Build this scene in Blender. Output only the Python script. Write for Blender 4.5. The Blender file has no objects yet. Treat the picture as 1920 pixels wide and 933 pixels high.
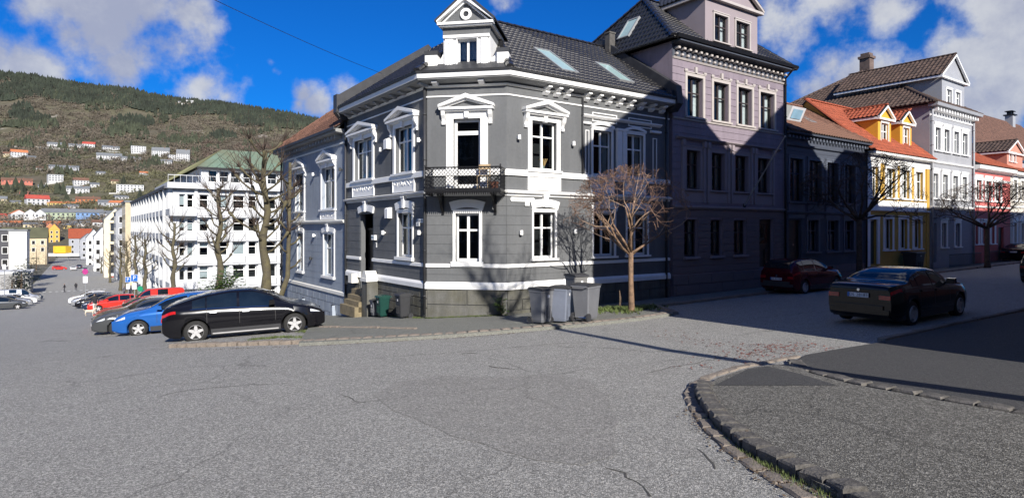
import bpy, bmesh, math, random
import numpy as np
from mathutils import Vector, Matrix, noise
from mathutils.geometry import delaunay_2d_cdt
random.seed(7)
S = bpy.context.scene
COL = S.collection
R_ = math.radians
# ------------------------------------------------------------------ camera
FPX, HY, CXP = 1153.0, 428.0, 960.0        # focal length, eye level and centre, in pixels of the 1920 wide photograph
cam_d = bpy.data.cameras.new('camera'); cam = bpy.data.objects.new('camera', cam_d); COL.objects.link(cam)
cam_d.sensor_width = 36; cam_d.lens = 36*FPX/1920
cam_d.shift_y = -(466.5-HY)/1920
cam.rotation_euler = (R_(90), 0, 0); cam_d.clip_start = .1; cam_d.clip_end = 9000
S.camera = cam
# ------------------------------------------------------------------ light
SUN_AZ, SUN_EL = 156.5, 28.0
SUNV = Vector((math.sin(R_(SUN_AZ))*math.cos(R_(SUN_EL)), math.cos(R_(SUN_AZ))*math.cos(R_(SUN_EL)), math.sin(R_(SUN_EL))))
sl = bpy.data.lights.new('sun', 'SUN'); sl.energy = 5.0; sl.angle = R_(.5); sl.color = (1, .94, .85)
so = bpy.data.objects.new('sun', sl); COL.objects.link(so)
so.rotation_euler = (-SUNV).to_track_quat('-Z', 'Y').to_euler()
S.view_settings.view_transform = 'Standard'; S.view_settings.look = 'None'
S.view_settings.exposure = 0.62; S.view_settings.gamma = 1
w = bpy.data.worlds.new('World'); S.world = w; w.use_nodes = True
N, L = w.node_tree.nodes, w.node_tree.links
N.clear()
def wn(t, **k):
    n = N.new(t)
    for a, b in k.items(): setattr(n, a, b)
    return n
def wm(op, a, b=None, c=None, clamp=False):
    n = N.new('ShaderNodeMath'); n.operation = op; n.use_clamp = clamp
    for i, v in enumerate((a, b, c)):
        if v is None: continue
        if isinstance(v, (int, float)): n.inputs[i].default_value = v
        else: L.new(v, n.inputs[i])
    return n.outputs[0]
def wvm(op, a, b):
    n = N.new('ShaderNodeVectorMath'); n.operation = op
    for i, v in enumerate((a, b)):
        if isinstance(v, (tuple, Vector)): n.inputs[i].default_value = tuple(v)
        else: L.new(v, n.inputs[i])
    return n
def wmix(f, a, b, mode='MIX'):
    n = N.new('ShaderNodeMix'); n.data_type = 'RGBA'; n.blend_type = mode
    for i, v in ((0, f), (6, a), (7, b)):
        if isinstance(v, (int, float)): n.inputs[i].default_value = v
        elif isinstance(v, tuple): n.inputs[i].default_value = v + (1,)
        else: L.new(v, n.inputs[i])
    return n.outputs[2]
sky = wn('ShaderNodeTexSky', sky_type='NISHITA', sun_disc=False, sun_elevation=R_(SUN_EL), sun_rotation=R_(SUN_AZ), air_density=1.0, dust_density=.3, ozone_density=2.5)
tc = wn('ShaderNodeTexCoord')
dirv = tc.outputs['Generated']
sep = wn('ShaderNodeSeparateXYZ'); L.new(dirv, sep.inputs[0])
zz = wm('ADD', wm('MAXIMUM', sep.outputs[2], 0.0), .22)
cmb = wn('ShaderNodeCombineXYZ'); L.new(wm('DIVIDE', sep.outputs[0], zz), cmb.inputs[0]); L.new(wm('DIVIDE', sep.outputs[1], zz), cmb.inputs[1])
def wnoise(vec, scale, detail=6, rough=.55, off=(0, 0, 0)):
    n = wn('ShaderNodeTexNoise'); n.inputs['Scale'].default_value = scale; n.inputs['Detail'].default_value = detail; n.inputs['Roughness'].default_value = rough
    L.new(wvm('ADD', vec, off).outputs[0], n.inputs['Vector']); return n.outputs[0]
n1 = wnoise(dirv, 5.0, 9, .58)
n2 = wnoise(cmb.outputs[0], .9, 5, .5, (3, 1, 0))
n3 = wnoise(dirv, 16, 6, .6, (0, 0, 5))
BL = [(230, 10, 175, 1.1), (310, 90, 115, 1.1), (150, -60, 170, 1.0), (370, 160, 85, .95), (60, 140, 85, 1.0), (-20, 100, 60, .9), (345, 30, 85, 1.0), (230, 130, 85, .9), (420, 180, 55, .7), (130, 60, 70, .8), (60, 10, 60, .7),
      (507, 116, 15, .55), (514, 132, 12, .45), (570, 176, 24, .6), (588, 192, 26, .6), (560, 195, 18, .4), (648, 165, 20, .5), (668, 175, 18, .4), (1480, 40, 85, .8), (1560, -10, 85, .9), (1655, 18, 55, .8), (1440, -60, 130, .8),
      (1560, 120, 50, .8), (1600, 140, 62, .9), (1655, 128, 50, .85), (1710, 125, 35, .7), (1770, 150, 60, .7), (1540, 160, 50, .7), (1810, 105, 75, 1.0), (1900, 60, 105, 1.0), (1890, 150, 105, 1.0), (1830, 180, 60, .9), (2000, 80, 170, 1.0),
      (930, -8, 38, .5), (1760, 225, 60, .5), (1880, 230, 70, .7),
      (-300, 60, 180, 1.0), (-700, 200, 120, .8), (2400, 150, 200, .9), (2900, 60, 120, .8), (700, -700, 240, .8), (1500, -800, 260, .8)]
den = None
for px, py, r, a in BL:
    v = Vector(((px-CXP)/FPX, 1, (HY-py)/FPX)); k = v.length; v.normalize()
    rr = r/FPX/k*(1.0 if k < 2 else 1.6)
    d = wvm('DISTANCE', dirv, v).outputs['Value']
    g = wm('MULTIPLY', wm('SUBTRACT', 1.25, wm('DIVIDE', d, rr)), a)
    den = g if den is None else wm('MAXIMUM', den, g)
for az, el, rr in ((80, 22, .26), (130, 14, .22), (185, 32, .28), (225, 18, .28), (275, 22, .28), (20, 62, .18)):   # unseen clouds added behind and overhead to lift the ambient light
    v = Vector((math.sin(R_(az))*math.cos(R_(el)), math.cos(R_(az))*math.cos(R_(el)), math.sin(R_(el))))
    den = wm('MAXIMUM', den, wm('SUBTRACT', 1.2, wm('DIVIDE', wvm('DISTANCE', dirv, v).outputs['Value'], rr)))
den = wm('MAXIMUM', den, wm('MULTIPLY', wm('SUBTRACT', n2, .64), 3.0))
cov = wm('ADD', den, wm('MULTIPLY', wm('SUBTRACT', n1, .5), 3.2))
cov = wm('ADD', cov, wm('MULTIPLY', wm('SUBTRACT', n3, .5), 1.8))
cov = wm('ADD', wm('MULTIPLY', cov, 1.25), -.10, clamp=True)
mr = wn('ShaderNodeMapRange', interpolation_type='SMOOTHSTEP'); L.new(cov, mr.inputs[0])
cov = wm('MULTIPLY', mr.outputs[0], .93)
n4 = wnoise(dirv, 4.2, 7, .6, (.06, 0, -.05))
shade = wn('ShaderNodeMapRange', interpolation_type='SMOOTHSTEP'); L.new(wm('ADD', n4, wm('MULTIPLY', wm('SUBTRACT', n3, .5), .35)), shade.inputs[0])
shade.inputs[1].default_value = .42; shade.inputs[2].default_value = .66
CLD = 1.0
cloudc = wmix(shade.outputs[0], (6.0, 6.5, 8.4), (10.0, 10.3, 10.9))
skyc = wmix(1.0, sky.outputs[0], (.06, .72, 1.80), 'MULTIPLY')
mixc = wmix(cov, skyc, cloudc)
bg = wn('ShaderNodeBackground'); L.new(mixc, bg.inputs[0]); bg.inputs[1].default_value = .042
out = wn('ShaderNodeOutputWorld'); L.new(bg.outputs[0], out.inputs[0])

# ------------------------------------------------------------------ materials
MC = {}
def mat(name, col=(.5, .5, .5), rough=.7, var=.12, scale=2.0, bump=.0, bscale=60, metal=0, spec=.5, coat=0, col2=None, fine=0, emit=None, trans=0, world=False, streak=0):
    if name in MC: return MC[name]
    m = bpy.data.materials.new(name); m.use_nodes = True; nt = m.node_tree; n, l = nt.nodes, nt.links
    b = n['Principled BSDF']
    b.inputs['Roughness'].default_value = rough; b.inputs['Metallic'].default_value = metal
    b.inputs['Specular IOR Level'].default_value = spec; b.inputs['Coat Weight'].default_value = coat; b.inputs['Coat Roughness'].default_value = .05
    tcn = n.new('ShaderNodeTexCoord') if not world else n.new('ShaderNodeNewGeometry')
    vec = tcn.outputs['Object'] if not world else tcn.outputs['Position']
    def nz(sc, det=5, ro=.6):
        x = n.new('ShaderNodeTexNoise'); x.inputs['Scale'].default_value = sc; x.inputs['Detail'].default_value = det; x.inputs['Roughness'].default_value = ro
        l.new(vec, x.inputs['Vector']); return x.outputs[0]
    if col2 is None: col2 = tuple(c*(1-var*2) for c in col); colh = tuple(min(1, c*(1+var)) for c in col)
    else: colh = col
    r = n.new('ShaderNodeMapRange'); r.inputs[1].default_value = .3; r.inputs[2].default_value = .7; l.new(nz(scale), r.inputs[0])
    mx = n.new('ShaderNodeMix'); mx.data_type = 'RGBA'; l.new(r.outputs[0], mx.inputs[0]); mx.inputs[6].default_value = col2+(1,); mx.inputs[7].default_value = colh+(1,)
    res = mx.outputs[2]
    if streak:
        mp = n.new('ShaderNodeMapping'); mp.inputs['Scale'].default_value = (2.2, 2.2, .22); l.new(vec, mp.inputs[0])
        x = n.new('ShaderNodeTexNoise'); x.inputs['Scale'].default_value = 1.6; x.inputs['Detail'].default_value = 7; x.inputs['Roughness'].default_value = .7; l.new(mp.outputs[0], x.inputs['Vector'])
        rs = n.new('ShaderNodeMapRange'); rs.inputs[1].default_value = .35; rs.inputs[2].default_value = .75; rs.inputs[3].default_value = 1+streak*.4; rs.inputs[4].default_value = 1-streak; l.new(x.outputs[0], rs.inputs[0])
        ms = n.new('ShaderNodeVectorMath'); ms.operation = 'SCALE'; l.new(res, ms.inputs[0]); l.new(rs.outputs[0], ms.inputs[3]); res = ms.outputs[0]
    if fine:
        r2 = n.new('ShaderNodeMapRange'); r2.inputs[1].default_value = .3; r2.inputs[2].default_value = .7; r2.inputs[3].default_value = 1-fine; r2.inputs[4].default_value = 1+fine
        l.new(nz(scale*14, 4), r2.inputs[0])
        m2 = n.new('ShaderNodeVectorMath'); m2.operation = 'SCALE'; l.new(res, m2.inputs[0]); l.new(r2.outputs[0], m2.inputs[3]); res = m2.outputs[0]
    l.new(res, b.inputs['Base Color'])
    if bump:
        bp = n.new('ShaderNodeBump'); bp.inputs['Strength'].default_value = bump; bp.inputs['Distance'].default_value = .02
        l.new(nz(bscale, 4), bp.inputs['Height']); l.new(bp.outputs[0], b.inputs['Normal'])
    if emit: b.inputs['Emission Color'].default_value = emit+(1,); b.inputs['Emission Strength'].default_value = 1
    if trans: b.inputs['Transmission Weight'].default_value = trans
    MC[name] = m; return m
def glass(name='window_glass', tint=(.75, .82, .85), mixv=.0):
    if name in MC: return MC[name]
    m = bpy.data.materials.new(name); m.use_nodes = True; n, l = m.node_tree.nodes, m.node_tree.links; n.clear()
    o = n.new('ShaderNodeOutputMaterial'); t = n.new('ShaderNodeBsdfTransparent'); t.inputs[0].default_value = tint+(1,)
    g = n.new('ShaderNodeBsdfGlossy'); g.inputs['Roughness'].default_value = .02; g.inputs[0].default_value = (.9, .95, 1, 1)
    tcn = n.new('ShaderNodeTexCoord'); nz = n.new('ShaderNodeTexNoise'); nz.inputs['Scale'].default_value = 1.7; l.new(tcn.outputs['Object'], nz.inputs['Vector'])
    bp = n.new('ShaderNodeBump'); bp.inputs['Strength'].default_value = .12; bp.inputs['Distance'].default_value = .02; l.new(nz.outputs[0], bp.inputs['Height']); l.new(bp.outputs[0], g.inputs['Normal'])
    f = n.new('ShaderNodeFresnel'); f.inputs[0].default_value = 1.5
    a = n.new('ShaderNodeMath'); a.operation = 'ADD'; a.use_clamp = True; l.new(f.outputs[0], a.inputs[0]); a.inputs[1].default_value = mixv*.25
    mx = n.new('ShaderNodeMixShader'); l.new(a.outputs[0], mx.inputs[0]); l.new(t.outputs[0], mx.inputs[1]); l.new(g.outputs[0], mx.inputs[2]); l.new(mx.outputs[0], o.inputs[0])
    MC[name] = m; return m
WHITE = mat('white_paint', (.80, .80, .79), .45, .03, 2, fine=.03, bump=.05, bscale=30)
IVORY = mat('ivory_paint', (.74, .73, .68), .5, .04, 2, fine=.04)
GREY = mat('slate_grey_render', (.116, .121, .127), .75, .06, .8, bump=.25, bscale=90, fine=.07, streak=.14, world=True)
GREYL = mat('blue_grey_render', (.27, .31, .37), .75, .06, .8, bump=.25, bscale=90, fine=.06, streak=.2, world=True)
GREYD = mat('plinth_grey_render', (.125, .125, .12), .8, .15, 1.6, bump=.4, bscale=60, fine=.15, streak=.4, world=True, col2=(.085, .082, .062))
SOFFIT = mat('soffit_paint', (.28, .285, .285), .7, .1, 2)
MAUVE = mat('mauve_render', (.218, .182, .218), .75, .05, .8, bump=.2, bscale=80, fine=.05, streak=.2, world=True)
MAUVES = mat('mauve_trim', (.27, .23, .245), .7, .05, 1)
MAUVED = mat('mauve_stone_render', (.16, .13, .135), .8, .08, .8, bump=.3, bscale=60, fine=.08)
CREAMT = mat('pale_trim', (.42, .385, .365), .6, .05, 2)
DARKH = mat('dark_blue_board', (.055, .065, .09), .7, .1, 1, fine=.1)
BLACKF = mat('black_iron', (.012, .012, .014), .45, .1, 5, metal=.3)
TILEB = mat('black_glazed_tile', (.018, .018, .020), .32, .3, 9, fine=.4, spec=.7, coat=.25)
TILEGLINT = mat('painted_tile_glint', (.16, .155, .15), .6, .3, 9, fine=.4)  # glints painted as pale colour on the front lips of the black tiles
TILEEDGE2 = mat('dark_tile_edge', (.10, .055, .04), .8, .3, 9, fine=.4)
TILEBR = mat('brown_red_tile', (.17, .085, .055), .75, .3, 3, fine=.3)
TILEO = mat('orange_tile', (.32, .075, .033), .7, .2, 2.5, fine=.25)
TILED = mat('dark_brown_tile', (.085, .055, .042), .8, .3, 2.5, fine=.3)
LEAD = mat('dark_lead_sheet', (.035, .036, .04), .5, .15, 3, fine=.1)
DARKIN = mat('dark_interior', (.012, .012, .012), .9, .3, 1)
CURT = mat('white_curtain', (.62, .62, .60), .9, .1, 6)
DOORB = mat('black_brown_door', (.020, .016, .014), .4, .2, 6)
YELL = mat('yellow_render', (.52, .32, .06), .7, .05, 1, fine=.05)
YELD = mat('orange_yellow_board', (.66, .33, .035), .6, .05, 1, fine=.04)
LGREY = mat('light_grey_render', (.30, .31, .335), .7, .05, 1, fine=.05)
PINK = mat('pink_red_render', (.50, .13, .12), .7, .06, 1, fine=.05)
CREAM = mat('cream_render', (.66, .58, .42), .7, .05, 1, fine=.05)
TAN = mat('tan_render', (.50, .42, .28), .75, .08, 1, fine=.05)
STONE = mat('yellow_sandstone', (.22, .18, .11), .85, .2, 3, bump=.5, bscale=30, fine=.2)
GLASS = glass()
GLASSD = mat('dark_car_glass', (.008, .012, .016), .03, .2, 2, spec=.8)
BARK = mat('tree_bark', (.155, .11, .075), .9, .3, 6, bump=.8, bscale=25, fine=.3)
BARKM = mat('mossy_bark', (.115, .10, .05), .95, .3, 3, bump=1, bscale=25, fine=.4, col2=(.065, .055, .042))
TWIG = mat('red_brown_twig', (.21, .125, .085), .8, .3, 4)
TWIGB = mat('dark_twig', (.085, .06, .045), .9, .3, 4)
LEAF = mat('green_leaf', (.075, .13, .025), .6, .3, 3, fine=.3)
LEAFL = mat('light_green_weed', (.10, .135, .035), .7, .3, 3, fine=.3)
LEAFR = mat('red_brown_dead_leaf', (.20, .07, .05), .8, .3, 9)
GRAN = mat('granite_sett', (.23, .19, .155), .85, .25, 4, bump=.7, bscale=40, fine=.3, col2=(.17, .15, .13))
GRAND = mat('dark_granite_kerb', (.115, .108, .10), .85, .3, 5, bump=1, bscale=30, fine=.35)
GREENM = mat('weathered_copper', (.14, .22, .165), .75, .2, .22, fine=.15, col2=(.13, .13, .08))
GREENO = mat('mossy_copper', (.17, .17, .085), .8, .2, .12, fine=.15)
BINP = mat('grey_bin_plastic', (.145, .15, .165), .45, .06, 3, bump=.1, bscale=20, fine=.05)
BIND = mat('dark_bin_plastic', (.035, .036, .04), .5, .1, 3)
BING = mat('green_bin_plastic', (.006, .045, .036), .45, .1, 3)
TYRE = mat('tyre_rubber', (.018, .018, .018), .85, .2, 9)
RIM = mat('alloy_rim', (.50, .50, .51), .35, .05, 3, metal=.3)
CHROME = mat('chrome_trim', (.75, .75, .76), .15, .03, 3, metal=1)
REDL = mat('red_tail_lens', (.42, .012, .015), .15, .2, 9, coat=1)
HEADL = mat('headlamp_lens', (.55, .58, .62), .1, .2, 12, coat=1)
PLATE = mat('white_plate', (.7, .7, .72), .4, .02, 3)
BLUEP = mat('sign_blue', (.02, .12, .42), .4, .05, 3)
INK = mat('black_ink', (.02, .02, .022), .6, .1, 3)

# ------------------------------------------------------------------ mesh builder
class MB:
    def __init__(s): s.v = []; s.f = []
    def quad(s, *p):
        i = len(s.v); s.v += [tuple(q) for q in p]; s.f.append(tuple(range(i, i+len(p)))); return s
    def box(s, x0, x1, y0, y1, z0, z1):
        i = len(s.v)
        s.v += [(x0, y0, z0), (x1, y0, z0), (x1, y1, z0), (x0, y1, z0), (x0, y0, z1), (x1, y0, z1), (x1, y1, z1), (x0, y1, z1)]
        s.f += [(i, i+3, i+2, i+1), (i+4, i+5, i+6, i+7), (i, i+1, i+5, i+4), (i+1, i+2, i+6, i+5), (i+2, i+3, i+7, i+6), (i+3, i, i+4, i+7)]; return s
    def prism(s, poly, a0, a1, axis='y'):
        # poly: list of 2D points, counter-clockwise in (x,z) [axis y], (y,z) [axis x], (x,y) [axis z]
        def P(p, a): return (p[0], a, p[1]) if axis == 'y' else ((a, p[0], p[1]) if axis == 'x' else (p[0], p[1], a))
        i = len(s.v); n = len(poly)
        s.v += [P(p, a0) for p in poly]+[P(p, a1) for p in poly]
        s.f.append(tuple(range(i, i+n))); s.f.append(tuple(range(i+2*n-1, i+n-1, -1)))
        for k in range(n):
            k2 = (k+1) % n; s.f.append((i+k, i+n+k, i+n+k2, i+k2))
        return s
    def tube(s, p0, p1, r0, r1=None, n=6, cap=True):
        r1 = r0 if r1 is None else r1
        p0, p1 = Vector(p0), Vector(p1); d = p1-p0
        if d.length < 1e-6: return s
        d.normalize(); a = d.orthogonal().normalized(); b = d.cross(a); i = len(s.v)
        for p, r in ((p0, r0), (p1, r1)):
            for k in range(n):
                t = 2*math.pi*k/n; s.v.append(tuple(p+(a*math.cos(t)+b*math.sin(t))*r))
        for k in range(n):
            k2 = (k+1) % n; s.f.append((i+k, i+k2, i+n+k2, i+n+k))
        if cap: s.f.append(tuple(range(i+n-1, i-1, -1))); s.f.append(tuple(range(i+n, i+2*n)))
        return s
    def path(s, pts, rad, n=6):
        # continuous tapering tube through points
        i0 = len(s.v); m = len(pts); pts = [Vector(p) for p in pts]
        a = None
        for j, p in enumerate(pts):
            d = (pts[min(j+1, m-1)]-pts[max(j-1, 0)]).normalized()
            if a is None: a = d.orthogonal().normalized()
            a = (a-d*a.dot(d)).normalized(); b = d.cross(a)
            for k in range(n):
                t = 2*math.pi*k/n; s.v.append(tuple(p+(a*math.cos(t)+b*math.sin(t))*rad[j]))
        for j in range(m-1):
            for k in range(n):
                k2 = (k+1) % n; q = i0+j*n
                s.f.append((q+k, q+k2, q+n+k2, q+n+k))
        s.f.append(tuple(range(i0+n-1, i0-1, -1))); s.f.append(tuple(range(i0+(m-1)*n, i0+m*n)))
        return s
    def lathe(s, prof, n=16, c=(0, 0, 0), axis='z'):
        i0 = len(s.v)
        for r, h in prof:
            for k in range(n):
                t = 2*math.pi*k/n; x, y = r*math.cos(t), r*math.sin(t)
                p = (x, y, h) if axis == 'z' else (x, h, y)
                s.v.append((c[0]+p[0], c[1]+p[1], c[2]+p[2]))
        for j in range(len(prof)-1):
            for k in range(n):
                k2 = (k+1) % n; q = i0+j*n
                f = (q+k, q+k2, q+n+k2, q+n+k); s.f.append(f if axis == 'z' else f[::-1])
        return s
    def add(s, o, m=None):
        i = len(s.v); s.v += [tuple(m @ Vector(v)) for v in o.v] if m else list(o.v); s.f += [tuple(i+k for k in f) for f in o.f]; return s
    def mesh(s, name, material=None, smooth=False):
        me = bpy.data.meshes.new(name); me.from_pydata(s.v, [], s.f)
        if material: me.materials.append(material)
        if smooth: me.polygons.foreach_set('use_smooth', [True]*len(me.polygons))
        me.update(); return me
def link(name, me, parent=None, M=None):
    o = bpy.data.objects.new(name, me); COL.objects.link(o)
    if parent: o.parent = parent
    if M is not None: o.matrix_basis = M
    return o
def obj(name, mb, material, parent=None, M=None, smooth=False):
    return link(name, mb.mesh(name, material, smooth), parent, M)
def tag(o, label=None, cat=None, group=None, kind=None):
    if label: o['label'] = label
    if cat: o['category'] = cat
    if group: o['group'] = group
    if kind: o['kind'] = kind
    return o
def thing(name, label, cat, loc=(0, 0, 0), rz=0, group=None):
    o = bpy.data.objects.new(name, None); COL.objects.link(o); o.empty_display_size = .2
    o.location = loc; o.rotation_euler = (0, 0, rz); return tag(o, label, cat, group)
def lettering(name, body, size, material, parent, M, ext=.002):
    c = bpy.data.curves.new(name, 'FONT'); c.body = body; c.size = size; c.extrude = ext; c.align_x = 'CENTER'; c.align_y = 'CENTER'; c.resolution_u = 2
    tmp = bpy.data.objects.new(name, c); COL.objects.link(tmp); bpy.context.view_layer.update()
    me = bpy.data.meshes.new_from_object(tmp.evaluated_get(bpy.context.evaluated_depsgraph_get())); bpy.data.objects.remove(tmp); bpy.data.curves.remove(c)
    me.materials.clear(); me.materials.append(material); me.name = name; o = bpy.data.objects.new(name, me); COL.objects.link(o); o.parent = parent; o.matrix_basis = M; return o
def copy_tree(o, parent=None):
    c = o.copy(); COL.objects.link(c)
    c.parent = parent
    for ch in o.children: copy_tree(ch, c)
    return c

# ------------------------------------------------------------------ street axes: s runs down the left street, t along the right street
UL = Vector((-.5795, .8149)); UR = Vector((.8149, .5795)); UC = Vector((.986, -.1665))
P0 = Vector((-2.993, 21.7)); P1 = Vector((-.184, 21.226))
def st(x, y): return (x*UL.x+y*UL.y, x*UR.x+y*UR.y)
def xy(s, t): return (s*UL.x+t*UR.x, s*UL.y+t*UR.y)
GP = [(-60, -.2), (-20, -1.55), (0, -2.27), (7.7, -2.62), (14.3, -2.94), (20.5, -3.39), (28.5, -4.26), (50, -6.1), (76, -8.3), (112, -10.4), (155, -12.8), (350, -15.4), (550, -19.2), (900, -24), (9000, -60)]
def lerp_tab(T, x):
    if x <= T[0][0]: return T[0][1]
    for (a, b), (c, d) in zip(T, T[1:]):
        if x <= c: return b+(d-b)*(x-a)/(c-a)
    return T[-1][1]
def smooth_tab(T, x, w):
    return (lerp_tab(T, x-w)+2*lerp_tab(T, x)+lerp_tab(T, x+w))/4
def G(x, y):
    s, t = st(x, y)
    se = s if t < 14 else (s if s < 17.5 else 17.5+(s-17.5)*max(0, 1-(t-14)/6))
    if s > 26: b = min(1, (s-26)/18); se = se*(1-b)+s*b
    return smooth_tab(GP, se, 2.5)+.008*max(0, min(t, 70))*(1 if s < 25 else max(0, 1-(s-25)/10))
def gp(px, py, lift=0.0):
    """point of the ground seen at a pixel of the photograph"""
    rx = (px-CXP)/FPX; rz = (HY-py)/FPX; lo, hi = 1.5, 700
    y = lo
    while y < hi:
        if rz*y <= G(rx*y, y)+lift: break
        y *= 1.02
    a, b = y/1.02, y
    for _ in range(24):
        m = (a+b)/2
        if rz*m <= G(rx*m, m)+lift: b = m
        else: a = m
    return Vector((rx*b, b, G(rx*b, b)+lift))
class Frame:
    """vertical facade plane: x along it (to the right seen from the street), y into the building, z up"""
    def __init__(s, o, d):
        s.o = Vector(o); s.d = Vector(d).normalized(); s.n = Vector((-s.d.y, s.d.x)); s.a = math.atan2(s.d.y, s.d.x)
    def pt(s, u, y=0, z=0): p = s.o+s.d*u+s.n*y; return Vector((p.x, p.y, z))
    def m(s, u=0, y=0, z=0): return Matrix.Translation(s.pt(u, y, z)) @ Matrix.Rotation(s.a, 4, 'Z')
    def u(s, px, y=0):
        r = (px-CXP)/FPX; o = s.o+s.n*y
        return (r*o.y-o.x)/(s.d.x-r*s.d.y)
    def z(s, px, py, y=0):
        q = s.pt(s.u(px, y), y); return (HY-py)/FPX*q.y
FR = Frame(P1, UR); FC = Frame(P0, UC)
FL = Frame(P0, -UL)          # u is 0 at the chamfer corner and negative away from it
def put(mb, name, material, root, F, u=0, y=0, z=0, parent=None, smooth=False):
    M = Matrix.Translation(-root.location) @ F.m(u, y, z)
    return obj(name, mb, material, root, M, smooth)
def putm(me, name, root, F, u=0, y=0, z=0, scale=None):
    M = Matrix.Translation(-root.location) @ F.m(u, y, z)
    if scale: M = M @ Matrix.Diagonal((*scale, 1))
    return link(name, me, root, M)
# ================================================================== GROUND
def asphalt(name, base, dark, speck, sc=1.0, wet=.85, cracks=.0):
    m = bpy.data.materials.new(name); m.use_nodes = True; nt = m.node_tree; n, l = nt.nodes, nt.links; b = n['Principled BSDF']
    g = n.new('ShaderNodeNewGeometry'); pos = g.outputs['Position']
    def nz(s_, det=3, ro=.6):
        x = n.new('ShaderNodeTexNoise'); x.inputs['Scale'].default_value = s_; x.inputs['Detail'].default_value = det; x.inputs['Roughness'].default_value = ro; l.new(pos, x.inputs['Vector']); return x.outputs[0]
    def rmp(v, a, b_, c=0, d=1):
        r = n.new('ShaderNodeMapRange'); l.new(v, r.inputs[0]); r.inputs[1].default_value = a; r.inputs[2].default_value = b_; r.inputs[3].default_value = c; r.inputs[4].default_value = d; return r.outputs[0]
    def mx(f, a, b_):
        x = n.new('ShaderNodeMix'); x.data_type = 'RGBA'
        if isinstance(f, float): x.inputs[0].default_value = f
        else: l.new(f, x.inputs[0])
        for i, v in ((6, a), (7, b_)):
            if isinstance(v, tuple): x.inputs[i].default_value = v+(1,)
            else: l.new(v, x.inputs[i])
        return x.outputs[2]
    def vo(s_, feat='F1'):
        x = n.new('ShaderNodeTexVoronoi'); x.feature = feat; x.inputs['Scale'].default_value = s_; l.new(pos, x.inputs['Vector']); return x
    big = rmp(nz(.22, 4), .35, .65); mid = rmp(nz(1.7, 5), .3, .7)
    c = mx(big, tuple(k*.86 for k in base), base); c = mx(mid, c, tuple(k*1.10 for k in base))
    v = vo(88*sc); cellv = n.new('ShaderNodeSeparateColor'); l.new(v.outputs['Color'], cellv.inputs[0])
    c = mx(rmp(cellv.outputs[0], .55, 1, 0, .85), c, speck)
    c = mx(rmp(cellv.outputs[1], .55, 1, 0, .8), c, dark)
    v2 = vo(40*sc); cv2 = n.new('ShaderNodeSeparateColor'); l.new(v2.outputs['Color'], cv2.inputs[0])
    c = mx(rmp(cv2.outputs[0], .72, 1, 0, .5), c, speck); c = mx(rmp(cv2.outputs[1], .72, 1, 0, .5), c, dark)
    c = mx(rmp(nz(5*sc, 6, .8), .58, .74, 0, .28), c, dark)
    if cracks:
        wv = n.new('ShaderNodeTexNoise'); wv.inputs['Scale'].default_value = .9; wv.inputs['Detail'].default_value = 6; l.new(pos, wv.inputs['Vector'])
        ad = n.new('ShaderNodeVectorMath'); ad.operation = 'MULTIPLY_ADD'; l.new(wv.outputs['Color'], ad.inputs[0]); ad.inputs[1].default_value = (1.3, 1.3, 0); l.new(pos, ad.inputs[2])
        x = n.new('ShaderNodeTexVoronoi'); x.feature = 'DISTANCE_TO_EDGE'; x.inputs['Scale'].default_value = .23; l.new(ad.outputs[0], x.inputs['Vector'])
        ck = rmp(x.outputs['Distance'], .0, .010, 1, 0); gate = rmp(nz(.35, 2), .44, .56)
        mu = n.new('ShaderNodeMath'); mu.operation = 'MULTIPLY'; l.new(ck, mu.inputs[0]); l.new(gate, mu.inputs[1])
        mu2 = n.new('ShaderNodeMath'); mu2.operation = 'MULTIPLY'; l.new(mu.outputs[0], mu2.inputs[0]); mu2.inputs[1].default_value = cracks
        c = mx(mu2.outputs[0], c, (.03, .03, .028))
    l.new(c, b.inputs['Base Color']); b.inputs['Roughness'].default_value = wet; b.inputs['Specular IOR Level'].default_value = .35
    bp = n.new('ShaderNodeBump'); bp.inputs['Strength'].default_value = .8; bp.inputs['Distance'].default_value = .012
    l.new(v.outputs['Distance'], bp.inputs['Height']); bp2 = n.new('ShaderNodeBump'); bp2.inputs['Strength'].default_value = .5; bp2.inputs['Distance'].default_value = .015
    l.new(nz(45*sc, 5, .7), bp2.inputs['Height']); l.new(bp.outputs[0], bp2.inputs['Normal']); l.new(bp2.outputs[0], b.inputs['Normal'])
    return m
ASPH = asphalt('worn_asphalt', (.243, .243, .230), (.09, .088, .082), (.66, .64, .60), 1.1, cracks=.4)
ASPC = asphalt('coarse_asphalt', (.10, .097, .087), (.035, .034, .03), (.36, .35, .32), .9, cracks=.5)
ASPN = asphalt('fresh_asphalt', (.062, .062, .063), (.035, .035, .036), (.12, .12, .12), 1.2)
ASPW = asphalt('pavement_asphalt', (.20, .20, .18), (.09, .092, .078), (.28, .29, .26), 1.1, cracks=.3)
ASPP = asphalt('smooth_asphalt', (.228, .226, .213), (.11, .107, .10), (.52, .50, .47), 1.0, cracks=.2)

def axis(a, knots):
    out = [a]
    for end, step in knots:
        while out[-1] < end-1e-6: out.append(min(end, out[-1]+step))
    return out
SS = axis(-60, [(-10, 5), (30, 1.0), (160, 4), (620, 20), (1500, 120), (4000, 500)])
TT = axis(-1600, [(-100, 300), (-20, 8), (60, 2), (120, 12), (600, 80), (3600, 500)])
gv = []; gf = []
for s_ in SS:
    for t_ in TT:
        p = xy(s_, t_); gv.append((p[0], p[1], G(*p)))
nt_ = len(TT)
for i in range(len(SS)-1):
    for j in range(nt_-1): gf.append((i*nt_+j, i*nt_+nt_+j, i*nt_+nt_+j+1, i*nt_+j+1))
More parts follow.
